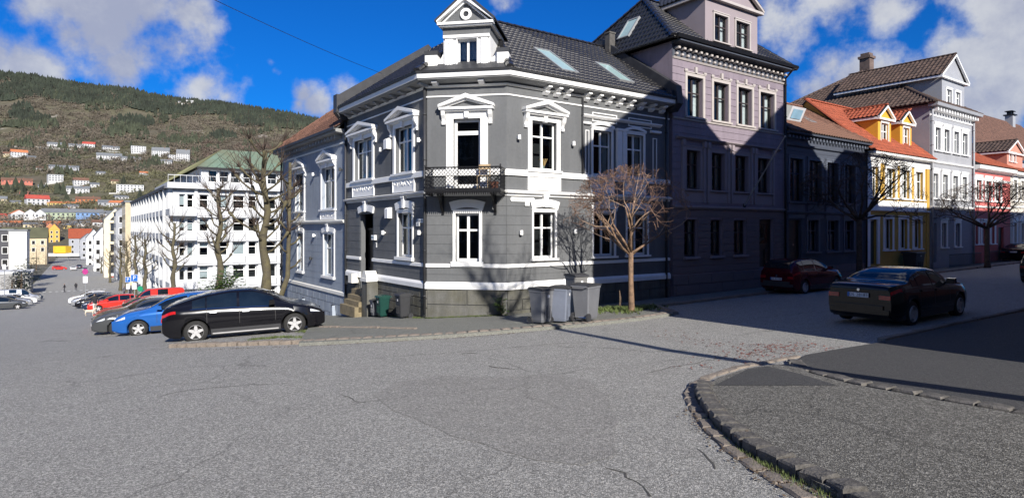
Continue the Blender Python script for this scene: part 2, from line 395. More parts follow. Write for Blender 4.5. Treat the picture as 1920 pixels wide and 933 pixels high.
# split: the road surface near, town ground far
def sub(name, sel, material):
    mb = MB(); mb.v = gv; mb.f = [f for f in gf if sel(f)]
    used = sorted({k for f in mb.f for k in f}); mp = {k: i for i, k in enumerate(used)}
    m2 = MB(); m2.v = [gv[k] for k in used]; m2.f = [tuple(mp[k] for k in f)[::-1] for f in mb.f]
    o = obj(name, m2, material, smooth=True); return tag(o, kind='structure')
def isroad(f):
    s_, t_ = st(*gv[f[0]][:2]); return s_ < 620 and -9 <= t_ < 62
sub('road', isroad, ASPH)
EARTH = mat('town_earth', (.13, .12, .09), .95, .25, .03, fine=.2)
sub('ground', lambda f: not isroad(f), EARTH)

def drape(name, poly, material, lift, step=.6, skirt=.0, kind='structure'):
    poly = [Vector((p[0], p[1])) for p in poly]
    n = len(poly); vs = []; edges = []
    for i in range(n):
        a, b = poly[i], poly[(i+1) % n]; k = max(1, int((b-a).length/step))
        for j in range(k): vs.append(a.lerp(b, j/k))
    nb = len(vs); edges = [(i, (i+1) % nb) for i in range(nb)]
    def inside(q):
        c = False
        for i in range(n):
            a, b = poly[i], poly[i-1]
            if (a.y > q.y) != (b.y > q.y) and q.x < (b.x-a.x)*(q.y-a.y)/(b.y-a.y)+a.x: c = not c
        return c
    x0, x1 = min(p.x for p in poly), max(p.x for p in poly); y0, y1 = min(p.y for p in poly), max(p.y for p in poly)
    stp = max(step, (x1-x0)/90, (y1-y0)/90); x = x0+stp/2
    while x < x1:
        y = y0+stp/2
        while y < y1:
            q = Vector((x, y))
            if inside(q): vs.append(q)
            y += stp
        x += stp
    r = delaunay_2d_cdt(vs, edges, [list(range(nb))], 1, 1e-4)
    V, F = r[0], r[2]
    mb = MB(); mb.v = [(p.x, p.y, G(p.x, p.y)+lift) for p in V]
    mb.f = [tuple(f) for f in F if inside(sum((V[k] for k in f), Vector((0, 0)))/len(f))]
    mb.f = [f if (Vector(mb.v[f[1]])-Vector(mb.v[f[0]])).cross(Vector(mb.v[f[2]])-Vector(mb.v[f[0]])).z > 0 else f[::-1] for f in mb.f]
    if skirt:
        for i in range(nb):
            a, b = vs[i], vs[(i+1) % nb]
            mb.quad((a.x, a.y, G(a.x, a.y)+lift), (b.x, b.y, G(b.x, b.y)+lift), (b.x, b.y, G(b.x, b.y)+lift-skirt), (a.x, a.y, G(a.x, a.y)+lift-skirt))
    o = obj(name, mb, material); return tag(o, kind=kind)
def g2(*pts, lift=0): return [gp(x, y, lift).to_2d() for x, y in pts]
K1 = g2((560, 644), (640, 640), (740, 635), (850, 628), (930, 622), (1000, 616), (1100, 608), (1200, 597), (1262, 588), lift=.06)
LIP = g2((1226, 576), lift=.06)
farp = [Vector(xy(15.3, t)) for t in (17, 30, 62)]+[Vector(xy(17.42, t)) for t in (62, 30, 12.2)]
pave = K1+LIP+farp+[Vector(xy(19.35, 10.3)), Vector(xy(42, 10.3)), Vector(xy(42, 7.6)), Vector(xy(23.5, 7.4))]
drape('pavement', pave, ASPW, .085, .6, .1)
isl = g2((1318, 738), (1326, 724), (1345, 708), (1402, 690), (1440, 684), (1489, 682), (1519, 699), (1597, 720), (1680, 735), (1759, 750), (1837, 763), (1920, 778), (2100, 812), lift=.07)
islb = g2((2100, 1300), (1900, 1150), (1700, 985), (1610, 938), (1530, 903), (1481, 877), (1440, 858), (1395, 826), (1361, 798), (1331, 764), lift=.07)
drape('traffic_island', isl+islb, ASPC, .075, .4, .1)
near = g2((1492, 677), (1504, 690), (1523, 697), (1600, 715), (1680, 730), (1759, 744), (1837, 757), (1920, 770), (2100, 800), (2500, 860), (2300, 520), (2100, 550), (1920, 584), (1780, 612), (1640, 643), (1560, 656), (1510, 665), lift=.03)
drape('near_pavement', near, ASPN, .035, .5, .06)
drape('asphalt_patch', g2((1338, 722), (1402, 691), (1440, 686), (1500, 700), (1570, 722), lift=.08), ASPN, .080, .3)
patch_out = g2((700, 738), (745, 716), (830, 704), (930, 707), (1030, 700), (1100, 712), (1140, 740), (1156, 790), (1150, 850), (1100, 872), (1000, 862), (900, 834), (820, 806), (745, 770))
patch_out = [a.lerp(b, f)+Vector((random.uniform(-.05, .05), random.uniform(-.05, .05))) for a, b in zip(patch_out, patch_out[1:]+patch_out[:1]) for f in (0, .33, .66)]
drape('added_smooth_patch', patch_out, ASPP, .005, .4)  # added patch of smoother, slightly darker asphalt; no real repair

# ------------------------------------------------------------------ kerbs: every stone an object
def stone_mesh(name, lx, ly, h, material, ch=.02, jit=.012):
    mb = MB(); R = random.uniform
    def ring(ix, iy, z): return [(sx*(lx/2-ix)+R(-jit, jit), sy*(ly/2-iy)+R(-jit, jit), z+R(-jit, jit)*.6) for sx, sy in ((-1, -1), (0, -1), (1, -1), (1, 1), (0, 1), (-1, 1))]
    r0 = [(sx*lx/2, sy*ly/2, -.15) for sx, sy in ((-1, -1), (0, -1), (1, -1), (1, 1), (0, 1), (-1, 1))]
    mb.v = r0+ring(0, 0, h-ch)+ring(ch, ch, h)
    for a in (0, 6):
        for k in range(6): mb.f.append((a+k, a+(k+1) % 6, a+6+(k+1) % 6, a+6+k))
    c = len(mb.v); mb.v.append((R(-.02, .02), 0, h+R(0, .01)))
    for k in range(6): mb.f.append((12+k, 12+(k+1) % 6, c))
    return mb.mesh(name, material)
def kerb(name, pts, lx, ly, h, material, gap=.015, lift=0, nv=6, smooth=False):
    root = bpy.data.objects.new(name, None); COL.objects.link(root); tag(root, kind='structure')
    root.location = (pts[0][0], pts[0][1], G(*pts[0]))
    ms = [stone_mesh('kerb_stone', lx*random.uniform(.85, 1.12)-gap, ly*random.uniform(.93, 1.05), h*random.uniform(.9, 1.08), material) for _ in range(nv)]
    # walk the polyline
    P = [Vector((p[0], p[1])) for p in pts]; d = 0; seg = 0; acc = 0; n = 0
    Ls = [(b-a).length for a, b in zip(P, P[1:])]; tot = sum(Ls); q = lx/2
    while q < tot and n < 300:
        a = 0; k = 0
        while a+Ls[k] < q and k < len(Ls)-1: a += Ls[k]; k += 1
        p = P[k].lerp(P[k+1], (q-a)/Ls[k]); dr = (P[k+1]-P[k]).normalized()
        o = link('kerb_stone', ms[n % nv], root)
        o.location = Vector((p.x, p.y, G(p.x, p.y)+lift))-root.location
        e = .3; zs = (G(p.x+dr.x*e, p.y+dr.y*e)-G(p.x-dr.x*e, p.y-dr.y*e))/(2*e)
        o.rotation_euler = (random.uniform(-.03, .03), -math.atan(zs)+random.uniform(-.02, .02), math.atan2(dr.y, dr.x)+random.uniform(-.05, .05))
        q += lx; n += 1
    return root
k_main = g2((320, 651), (400, 649), (500, 646), (600, 643), (700, 638), (850, 630), (930, 624), (1000, 618), (1100, 610), (1200, 599), (1264, 589), (1246, 582), (1226, 575))
kerb('kerb', k_main, .31, .22, .115, GRAN, gap=.04)
kerb('kerb_row', g2((600, 618), (680, 619), (780, 622)), .3, .14, .13, GRAN)
kerb('far_kerb', [xy(15.25, t) for t in (16.2, 30, 62)], 1.0, .16, .11, GRAN)
kerb('island_kerb', g2((1660, 972), (1579, 924), (1530, 905), (1481, 880), (1440, 861), (1414, 845), (1395, 829), (1361, 802), (1331, 767), (1320, 745), (1318, 734), (1326, 722)), .30, .23, .13, GRAND, gap=.045)
kerb('gutter_stones', g2((1640, 1010), (1560, 965), (1478, 912), (1420, 878), (1372, 843), (1330, 803), (1302, 762), (1292, 741), (1302, 722), (1330, 706), (1385, 689), (1462, 674), (1500, 668)), .36, .17, .028, GRAN)
kerb('sett_row', g2((1489, 678), (1500, 690), (1519, 698), (1560, 709), (1635, 725), (1721, 741), (1800, 756), (1871, 768), (1960, 785), (2060, 803)), .36, .25, .062, GRAND, gap=.04)
kerb('near_kerb', g2((1650, 640), (1780, 611), (1920, 582), (2100, 548)), .8, .14, .075, GRAN)

# ------------------------------------------------------------------ loose stuff on the ground
def scatter(name, pts, material, fn, label=None, cat=None, kind='stuff'):
    mb = MB()
    for p in pts: fn(mb, p)
    o = obj(name, mb, material); return tag(o, label, cat, kind=kind)
def blade(h, w=.012, spread=.5, n=5):
    def f(mb, p):
        for _ in range(n):
            a = random.uniform(0, 6.28); l = random.uniform(.5, 1)*h; q = Vector(p)+Vector((random.uniform(-.05, .05), random.uniform(-.05, .05), 0))
            d = Vector((math.cos(a), math.sin(a), 0)); tip = q+d*l*spread+Vector((0, 0, l)); sd = Vector((-d.y, d.x, 0))*w
            mb.quad(q-sd, q+sd, tip)
    return f
def leafq(sz):
    def f(mb, p):
        c = Vector(p); a = random.uniform(0, 6.28); s_ = sz*random.uniform(.5, 1.2)
        u = Vector((math.cos(a), math.sin(a), random.uniform(-.3, .3)))*s_; v = Vector((-math.sin(a), math.cos(a), random.uniform(-.3, .3)))*s_*.6
        c.z += .012; mb.quad(c-u, c-v, c+u, c+v)
    return f
def along(pts, n, wid, lift=0):
    P = [Vector(p[:2]) for p in pts]; out = []
    for _ in range(n):
        k = random.randrange(len(P)-1); p = P[k].lerp(P[k+1], random.random())+Vector((random.gauss(0, wid), random.gauss(0, wid)))
        out.append((p.x, p.y, G(p.x, p.y)+lift))
    return out
scatter('grass', along(g2((1322, 745), (1340, 790), (1400, 850), (1450, 880), (1560, 940)), 260, .05, .01), LEAFL, blade(.06, .004), 'thin tufts of grass growing in the joints of the stone kerb', 'grass')
scatter('verge_weeds', along(g2((1110, 590), (1150, 583), (1180, 584), (1215, 580), (1160, 592)), 420, .30, .08), LEAFL, blade(.14, .02, .9), 'low green weeds growing at the foot of the small tree', 'weeds')
scatter('wall_moss', along([FC.pt(0, -.12).to_2d(), FC.pt(2.8, -.12).to_2d()]+[], 260, .09, .08)+along([FL.pt(-.2, -.12).to_2d(), FL.pt(-4.2, -.15).to_2d()], 220, .08, .08), LEAFL, blade(.05, .015, 1.5), 'strip of yellow green moss along the foot of the grey house wall', 'moss')
scatter('parking_grass', along(g2((570, 622), (600, 624), (620, 628)), 160, .12, .02)+along(g2((470, 637), (530, 632), (600, 634)), 160, .10, .0), LEAFL, blade(.08, .01, .9), 'grass tufts by the front wheel of the black hatchback', 'grass')
scatter('fallen_leaves', along(g2((1380, 668), (1420, 660), (1470, 652), (1500, 648), (1440, 646)), 330, .34)+along(g2((1290, 690), (1400, 672), (1460, 655), (1300, 640), (1220, 615)), 260, .25), LEAFR, leafq(.03), 'reddish fallen leaves and petals lying by the street corner', 'leaves')
scatter('gravel', along(g2((700, 900), (300, 800), (900, 700), (1250, 800), (1300, 700), (1500, 950)), 700, .9, .0), GRAN, leafq(.010), 'small loose grit scattered over the road', 'grit')

SOIL = mat('brown_soil', (.12, .085, .055), .95, .3, 9)
scatter('kerb_dirt', along(k_main, 900, .07, .01)+along(g2((330, 658), (600, 648), (850, 634), (1000, 622), (1260, 592)), 700, .06)+along(g2((1300, 770), (1340, 812), (1400, 860), (1470, 905), (1560, 950)), 700, .10, .01)+along(g2((1322, 742), (1345, 790), (1400, 838), (1500, 890)), 350, .05, .09), SOIL, leafq(.022), 'brown soil and old leaf crumbs gathered along the kerb stones', 'dirt')
CRK = mat('tar_crack', (.075, .072, .066), .95, .2, 9)
for i_, path_ in enumerate((((300, 742), (345, 732), (400, 727), (440, 722), (500, 720), (560, 716)), ((690, 673), (740, 668), (800, 664), (860, 660), (950, 652), (1040, 644), (1120, 640)), ((858, 664), (880, 661), (906, 663)), ((915, 686), (940, 690), (975, 693)), ((640, 740), (670, 752), (700, 757)), ((700, 735), (760, 728), (800, 720)),
      ((1130, 872), (1165, 886), (1200, 905), (1230, 940)), ((1210, 700), (1260, 688), (1330, 676), (1380, 664)), ((1310, 845), (1335, 870), (1350, 885)), ((1040, 650), (1140, 652), (1220, 660), (1300, 655)))):
    random.seed(i_); P_ = g2(*path_); q_ = []
    for a_, b_ in zip(P_, P_[1:]):
        n_s = max(2, int((b_-a_).length/.12))
        for k_ in range(n_s): q_.append(a_.lerp(b_, k_/n_s)+Vector((random.gauss(0, .025), random.gauss(0, .035))))
    mb_ = MB(); w0_ = .022 if i_ in (2, 3) else .009; lf = .082 if i_ == 10 else .0045
    for k_ in range(len(q_)-1):
        a_, b_ = q_[k_], q_[k_+1]; d_n = (b_-a_).normalized(); nn_ = Vector((-d_n.y, d_n.x)); wa, wb = (w0_*(.4+.9*abs(math.sin(k_*.7+j_))) for j_ in (0, .7))
        mb_.quad(*[(p.x, p.y, G(p.x, p.y)+lf) for p in (a_-nn_*wa, b_-nn_*wb, b_+nn_*wb, a_+nn_*wa)])
    tag(obj('road_crack', mb_, CRK), kind='structure')
# ================================================================== HILL
RIDGE = [(-600, 150), (-200, 135), (0, 141), (60, 146), (100, 153), (200, 168), (240, 172), (290, 183), (330, 189), (385, 194), (430, 200), (500, 210), (548, 218), (640, 240), (760, 290), (900, 360), (1100, 415)]
ROWZ = [(300, -30), (380, -15), (430, -7), (500, 2), (600, 13), (750, 40), (950, 96), (1200, 178), (1450, 275), (1700, 1e9)]
def ridge_z(px): return (HY-lerp_tab(RIDGE, px))/FPX*1700
def Hh(x, y, rough=True):
    px = CXP+FPX*x/y; k = ridge_z(px)/ridge_z(0)
    z0_ = ridge_z(0); T = ROWZ[:-1]+[(1700, z0_), (1900, z0_*.97), (2600, z0_*.6)]
    z = lerp_tab(T, y-40)/2+lerp_tab(T, y+40)/2 if 400 < y < 1650 else lerp_tab(T, y)
    if y > 600:
        f = min(1, (y-600)/500)*(k-1)+1; z = z*f if z > 0 else z
    if rough and y > 450:
        a = min(1, (y-450)/400)*(1-.65*min(1, max(0, (y-1400)/300)))
        z += a*9*noise.noise(Vector((x/140, y/140, 0)))+a*4*noise.noise(Vector((x/45, y/45, 3)))
    return z
hv = []; hf = []
PX = list(range(-560, 1120, 14)); YY = axis(300, [(700, 20), (1750, 22), (2600, 170)])
for y in YY:
    for px in PX:
        x = (px-CXP)/FPX*y; hv.append((x, y, Hh(x, y)))
n_ = len(PX)
for i in range(len(YY)-1):
    for j in range(n_-1): hf.append((i*n_+j, i*n_+j+1, i*n_+n_+j+1, i*n_+n_+j))
HILLM = bpy.data.materials.new('hillside'); HILLM.use_nodes = True
def hill_mat():
    n, l = HILLM.node_tree.nodes, HILLM.node_tree.links; b = n['Principled BSDF']; g = n.new('ShaderNodeNewGeometry')
    def nz(s_, d=6):
        x = n.new('ShaderNodeTexNoise'); x.inputs['Scale'].default_value = s_; x.inputs['Detail'].default_value = d; x.inputs['Roughness'].default_value = .65; l.new(g.outputs[0], x.inputs['Vector']); return x.outputs[0]
    def rm(v, a, b_):
        r = n.new('ShaderNodeMapRange'); r.inputs[1].default_value = a; r.inputs[2].default_value = b_; l.new(v, r.inputs[0]); return r.outputs[0]
    def mx(f, a, b_):
        x = n.new('ShaderNodeMix'); x.data_type = 'RGBA'; l.new(f, x.inputs[0])
        for i, v in ((6, a), (7, b_)):
            if isinstance(v, tuple): x.inputs[i].default_value = v+(1,)
            else: l.new(v, x.inputs[i])
        return x.outputs[2]
    c = mx(rm(nz(.012), .4, .6), (.11, .092, .064), (.105, .10, .055))
    c = mx(rm(nz(.05), .45, .7), c, (.06, .055, .03)); c = mx(rm(nz(.02, 8), .6, .68), c, (.27, .24, .21))
    l.new(c, b.inputs['Base Color']); b.inputs['Roughness'].default_value = .95
hill_mat()
hm = MB(); hm.v = hv; hm.f = hf
hill = obj('hill', hm, HILLM, smooth=True); tag(hill, kind='structure')
rng = np.random.default_rng(5)
def woods(name, pts, material, label, kindw='clump', ntri=30):
    V = []; F = []
    for (x, y, z, r, h) in pts:
        if kindw == 'cone':
            i = len(V); V.append((x, y, z+h)); k = 5
            for a in range(k):
                t = 6.28*a/k+x; V.append((x+r*math.cos(t)*random.uniform(.7, 1.2), y+r*math.sin(t), z+h*random.uniform(.0, .25)))
            for a in range(k): F.append((i, i+1+a, i+1+(a+1) % k))
            i = len(V); V.append((x, y, z+h*.97))
            for a in range(3):
                t = 2.1*a+y; V.append((x+r*.75*math.cos(t), y+r*.75*math.sin(t), z+h*random.uniform(.35, .55)))
            for a in range(3): F.append((i, i+1+a, i+1+(a+1) % 3))
        else:
            c = rng.normal(0, .42, (ntri, 3)); c = c/np.maximum(1, np.linalg.norm(c, axis=1))[:, None]
            for q in c:
                i = len(V); o = np.array((x, y, z+h*.5))+q*np.array((r, r, h*.5)); e = rng.normal(0, .13*r, (3, 3))
                V += [tuple(o+e[0]), tuple(o+e[1]), tuple(o+e[2])]; F.append((i, i+1, i+2))
    mb = MB(); mb.v = V; mb.f = F; return tag(obj(name, mb, material), label, 'woods', kind='stuff')
def rp(n, px0, px1, y0, y1, keep, r, h):
    out = []
    while len(out) < n:
        y = y0+(y1-y0)*random.random(); px = random.uniform(px0, px1); x = (px-CXP)/FPX*y
        if not keep(x, y, px): continue
        k = random.uniform(.7, 1.3); out.append((x, y, Hh(x, y)-1, r*k, h*k))
    return out
nzv = lambda x, y, s_, o=0: noise.noise(Vector((x/s_, y/s_, o)))
CONI = mat('conifer_needles', (.026, .034, .021), .9, .3, .03, fine=.3)
CONI2 = mat('pine_needles', (.042, .050, .028), .9, .3, .03, fine=.3)
BARE = mat('bare_branches', (.135, .112, .085), .95, .25, .03, fine=.3)
OLIVE = mat('olive_scrub', (.125, .12, .065), .95, .3, .03, fine=.3)
REDB = mat('reddish_bare_wood', (.14, .10, .08), .95, .25, .03, fine=.3)
woods('conifer_woods', rp(3000, -60, 600, 1680, 1790, lambda x, y, px: 1, 4.2, 15)+rp(3000, -60, 600, 1330, 1690, lambda x, y, px: nzv(x, y, 120)+.25*(y-1560)/140+(.12 if px < 320 else 0) > .12, 4.5, 15), CONI, 'dark conifer woods along the ridge of the hill', 'cone')
woods('pine_woods', rp(900, -60, 600, 1100, 1700, lambda x, y, px: nzv(x, y, 90, 4) > .22, 4.5, 15)+rp(420, -60, 600, 700, 1400, lambda x, y, px: nzv(x, y, 45, 7) > .25, 4, 14), CONI2, 'scattered green pines on the upper slope of the hill', 'cone')
woods('bare_woods', rp(6500, -60, 620, 900, 1700, lambda x, y, px: nzv(x, y, 110, 2) > -.2, 7, 8), BARE, 'leafless brown woods on the middle slope of the hill')
woods('red_brown_woods', rp(1500, 380, 640, 950, 1350, lambda x, y, px: nzv(x, y, 110, 9) > -.2, 7.5, 9), REDB, 'reddish leafless woods on the right part of the hillside')
woods('hillside_scrub', rp(5200, -60, 620, 560, 1250, lambda x, y, px: nzv(x, y, 80, 5) > -.25, 5.5, 5), OLIVE, 'olive green scrub between the houses on the lower slope')
woods('valley_trees', rp(800, -60, 560, 430, 640, lambda x, y, px: 1, 4.5, 6), BARE, 'bare garden trees among the houses at the foot of the hill')
# ================================================================== BUILDING KIT
WC = {}
def cached(key, fn):
    if key not in WC: WC[key] = fn()
    return WC[key]
UNIT = {}
def unit_box(material):
    k = material.name
    if k not in UNIT: UNIT[k] = MB().box(0, 1, 0, 1, 0, 1).mesh('block', material)
    return UNIT[k]
class Facade:
    def __init__(s, root, F, u0, u1, z0, z1, material, depth=.2, y=0, back=1.1, name='wall'):
        s.root, s.F, s.u0, s.u1, s.z0, s.z1, s.mat, s.depth, s.y, s.back, s.name = root, F, u0, u1, z0, z1, material, depth, y, back, name
        s.ops = []
    def win(s, u0, u1, z0, z1, cas=.1, frame=WHITE, casing=WHITE, trans=.66, mull=1, sash=.055, bar=.055, depth=None, curtain=None, sill=.08, name='window', proud=.05, door=None, rows=None, topw=None):
        root, F = s.root, s.F
        depth = depth if depth is not None else s.depth-.06
        s.ops.append((u0, u1, z0, z1, cas)); w, h = round(u1-u0, 2), round(z1-z0, 2)
        def mk():
            mb = MB()
            if cas:
                mb.box(-cas, 0, -proud, .012, 0, h+cas); mb.box(w, w+cas, -proud, .012, 0, h+cas); mb.box(0, w, -proud-.004, .012, h, h+cas)
                mb.box(-cas-.03, w+cas+.03, -proud-.025, .012, h+cas, h+cas+.045)
            if sill: mb.box(-cas-.05, w+cas+.05, -proud-.08, .012, -sill, 0)
            return mb.mesh('casing', casing)
        M = Matrix.Translation(-root.location) @ F.m(u0, s.y, z0)
        if cas or sill: o = link(name, cached(('c', w, h, cas, sill, casing.name, proud), mk), root, M)
        else: o = bpy.data.objects.new(name, None); COL.objects.link(o); o.parent = root; o.matrix_basis = M
        d = depth; rows_ = rows or ([trans] if trans else [])
        xs = [0]+[w*(k+1)/(mull+1) for k in range(mull)]+[w]; zs = [0]+[h*r for r in rows_]+[h]
        def mkf():
            mb = MB(); mb.box(0, sash, d, d+.06, 0, h); mb.box(w-sash, w, d, d+.06, 0, h); mb.box(sash, w-sash, d+.001, d+.06, 0, sash+.03); mb.box(sash, w-sash, d+.001, d+.06, h-sash, h)
            for x in xs[1:-1]: mb.box(x-bar/2-.01, x+bar/2+.01, d-.012, d+.058, sash, h-sash)
            for z in zs[1:-1]: mb.box(sash, w-sash, d-.006, d+.057, z-bar/2, z+bar/2)
            return mb.mesh('sash', frame)
        link('sash', cached(('f', w, h, tuple(rows_), mull, sash, bar, d, frame.name), mkf), o)
        for a, b in zip(xs, xs[1:]):
            for c, e in zip(zs, zs[1:]):
                def mkp(): return MB().quad((a, d+.03, c), (b, d+.03, c), (b, d+.03, e), (a, d+.03, e)).mesh('pane', GLASS)
                link('pane', cached(('p', round(a, 2), round(b, 2), round(c, 2), round(e, 2), d), mkp), o)
        if curtain:
            def mkc():
                mb = MB(); yy = d+.16
                if curtain == 'half':
                    n = 24
                    for k in range(n):
                        x0, x1 = w*k/n, w*(k+1)/n
                        mb.quad((x0, yy+.02*(k % 2), 0), (x1, yy+.02*((k+1) % 2), 0), (x1, yy+.02*((k+1) % 2), h*.55), (x0, yy+.02*(k % 2), h*.55))
                else:
                    for sx in (0, 1):
                        n = 8; ww = w*(.24 if curtain == 'side' else .5)
                        for k in range(n):
                            x0, x1 = ww*k/n, ww*(k+1)/n
                            if sx: x0, x1 = w-x0, w-x1
                            mb.quad((x0, yy+.03*(k % 2), 0), (x1, yy+.03*((k+1) % 2), 0), (x1, yy+.03*((k+1) % 2), h), (x0, yy+.03*(k % 2), h))
                return mb.mesh('curtain', CURT)
            link('curtain', cached(('k', w, h, curtain, d), mkc), o)
        return o
    def hole(s, u0, u1, z0, z1, cas=0): s.ops.append((u0, u1, z0, z1, cas))
    def done(s, side=True):
        us = sorted({round(v, 4) for v in [s.u0, s.u1]+[v for o in s.ops for v in o[:2]]}); zs = sorted({round(v, 4) for v in [s.z0, s.z1]+[v for o in s.ops for v in o[2:4]]})
        mb = MB(); y = s.y; d = s.depth
        for a, b in zip(us, us[1:]):
            for c, e in zip(zs, zs[1:]):
                m, n = (a+b)/2, (c+e)/2
                if any(o[0] < m < o[1] and o[2] < n < o[3] for o in s.ops): continue
                mb.quad((a, y, c), (b, y, c), (b, y, e), (a, y, e))
        for u0, u1, z0, z1, _ in s.ops:
            mb.quad((u0, y, z0), (u0, y, z1), (u0, y+d, z1), (u0, y+d, z0)); mb.quad((u1, y, z1), (u1, y, z0), (u1, y+d, z0), (u1, y+d, z1))
            mb.quad((u0, y, z1), (u1, y, z1), (u1, y+d, z1), (u0, y+d, z1)); mb.quad((u1, y, z0), (u0, y, z0), (u0, y+d, z0), (u1, y+d, z0))
        put(mb, s.name, s.mat, s.root, s.F)
        b = s.back+y
        if s.ops: put(MB().quad((s.u0+.1, b, s.z0), (s.u1-.1, b, s.z0), (s.u1-.1, b, s.z1), (s.u0+.1, b, s.z1)), 'interior_wall', DARKIN, s.root, s.F)
    def courses(s, u0, u1, z0, z1, h, material=None, proud=.015, gap=.014, name='render_course', split=None, off=0):
        material = material or s.mat; me = unit_box(material); n = max(1, round((z1-z0)/h)); hh = (z1-z0)/n
        for k in range(n):
            a, b = z0+k*hh+gap/2, z0+(k+1)*hh-gap/2
            cuts = sorted((o[0]-o[4]-.001, o[1]+o[4]+.001) for o in s.ops if o[2]-.09 < b and o[3]+o[4] > a)
            segs = []; q = u0
            for c0, c1 in cuts:
                if c0 > q: segs.append((q, min(c0, u1)))
                q = max(q, c1)
            if q < u1: segs.append((q, u1))
            for c0, c1 in segs:
                if c1-c0 < .06: continue
                if split:
                    e = [c0]; x = (math.floor(c0/split)+(.5 if (k+off) % 2 else 0))*split
                    while x < c1-.1:
                        if x > c0+.1: e.append(x)
                        x += split
                    e.append(c1)
                else: e = [c0, c1]
                for x0, x1 in zip(e, e[1:]):
                    g = gap/2 if split else 0
                    putm(me, name, s.root, s.F, x0+g, s.y-proud, a, (x1-x0-2*g, proud-.001, b-a))
def mould(root, F, u0, u1, z, prof, material, name='cornice', y=0, m0=0, m1=0):
    """profile (out, z) swept along the facade; m0/m1: how far each end runs on per unit of projection (mitre)"""
    mb = MB(); n = len(prof)
    for k in range(n):
        pass
    A = [(u0-m0*p[0], -p[0], p[1]) for p in prof]; B = [(u1+m1*p[0], -p[0], p[1]) for p in prof]
    mb.v = A+B; mb.f = [tuple(range(n)), tuple(range(2*n-1, n-1, -1))]+[(k, n+k, n+(k+1) % n, (k+1) % n) for k in range(n)]
    return put(mb, name, material, root, F, 0, y, z)
def rect(o, z0, z1, i=0.0): return [(-i, z0), (o, z0), (o, z1), (-i, z1)]
def pediment(root, F, uc, z, w, h, out=.24, y=0, console=.42, tym=GREY, key=True):
    t = .085
    def mk():
        mb = MB(); a = math.atan2(h-.1, w/2); th = .12
        mb.box(-w/2, w/2, -out, .0, 0, t); mb.box(-w/2+.05, w/2-.05, -out+.07, 0, -.05, 0)
        for sgn in (-1, 1):
            p = [(sgn*(w/2+.02), t), (sgn*(w/2+.02), t+.09), (0, h+.04), (0, h-th/math.cos(a)+.02)]
            if sgn > 0: p = p[::-1]
            mb.prism(p[::-1], -out-.03, 0)
            q = [(sgn*(w/2-.17), t), (sgn*(w/2-.17)+sgn*.02, t+.03), (0, h-th/math.cos(a)+.03), (0, h-th/math.cos(a)-.05)]
            if sgn > 0: q = q[::-1]
            mb.prism(q[::-1], -out*.6, 0)
        return mb.mesh('pediment', WHITE)
    o = putm(cached(('ped', round(w, 2), round(h, 2), out), mk), 'pediment', root, F, uc, y, z)
    def mkt(): return MB().prism([(-w/2+.1, t), (w/2-.1, t), (0, h-.1)], -.05, 0).mesh('tympanum', tym)
    link('tympanum', cached(('tym', round(w, 2), round(h, 2), tym.name), mkt), o)
    if console:
        def mkc():
            mb = MB(); pr = [(0, 0), (-.07, 0), (-.09, .06), (-.05, .13), (-.07, .2), (-.16, .32), (-.19, console), (0, console)]
            mb.prism([(p[0], p[1]-console-.02) for p in pr], -.065, .065, 'x'); mb.box(-.085, .085, -.21, 0, -.02, .03); return mb.mesh('console', WHITE)
        me = cached(('con', console), mkc)
        for sg in (-1, 1): link('console', me, o, Matrix.Translation((sg*(w/2-.13), 0, 0)))
    if key:
        def mkk(): return MB().prism([(-.06, -.26), (.06, -.26), (.085, -.02), (-.085, -.02)], -.14, 0).mesh('keystone', WHITE)
        link('keystone', cached('key', mkk), o, Matrix.Translation((0, 0, -.02)))
    return o
def arch_head(root, F, u0, u1, z, material=WHITE, h=.34, rise=.1, flare=.09, out=.09, key=True):
    w = u1-u0; n = 8; mb = MB()
    for k in range(n):
        a0, a1 = k/n, (k+1)/n
        def P(a, o):
            x = w*a; c = 1-(2*a-1)**2
            return (x+(2*a-1)*flare*o, rise*c+o*h*.78)
        q = [P(a0, 0), P(a1, 0), P(a1, 1), P(a0, 1)]; mb.prism(q, -out, .0)
    if key: mb.prism([(w/2-.07, rise-.02), (w/2+.07, rise-.02), (w/2+.11, rise+h+.02), (w/2-.11, rise+h+.02)], -out-.06, -.001); mb.box(w/2-.14, w/2+.14, -out-.08, -.002, rise+h+.02, rise+h+.08)
    return put(mb, 'arch_head', material, root, F, u0, 0, z)
def ornament(root, F, u0, u1, z0, z1, material=WHITE):
    w, h = round(u1-u0, 2), round(z1-z0, 2)
    def mk():
        mb = MB(); mb.box(0, w, -.035, 0, 0, h); b = .05
        for x0, x1, a, c in ((0, w, 0, b), (0, w, h-b, h), (0, b, b, h-b), (w-b, w, b, h-b)): mb.box(x0, x1, -.06, -.034, a, c)
        for sg in (-1, 1):
            for cx, r in ((.12, .1), (.29, .075), (.42, .045)):
                c = (w/2+sg*cx*w*1.0, h/2+.03*math.sin(cx*20)); pts = []
                for k in range(11):
                    t = k/10*4.6; rr = r*h/.45*(1-.6*k/10); pts.append((c[0]+sg*rr*math.cos(t), -.045, c[1]+rr*math.sin(t)))
                mb.path(pts, [.014]*11, 4)
        for k in range(6):
            t = k*math.pi/3; mb.tube((w/2, -.045, h/2), (w/2+.07*math.cos(t), -.05, h/2+.07*math.sin(t)), .022, .008, 5)
        return mb.mesh('ornament_panel', material)
    return putm(cached(('orn', w, h, material.name), mk), 'ornament_panel', root, F, u0, 0, z0)
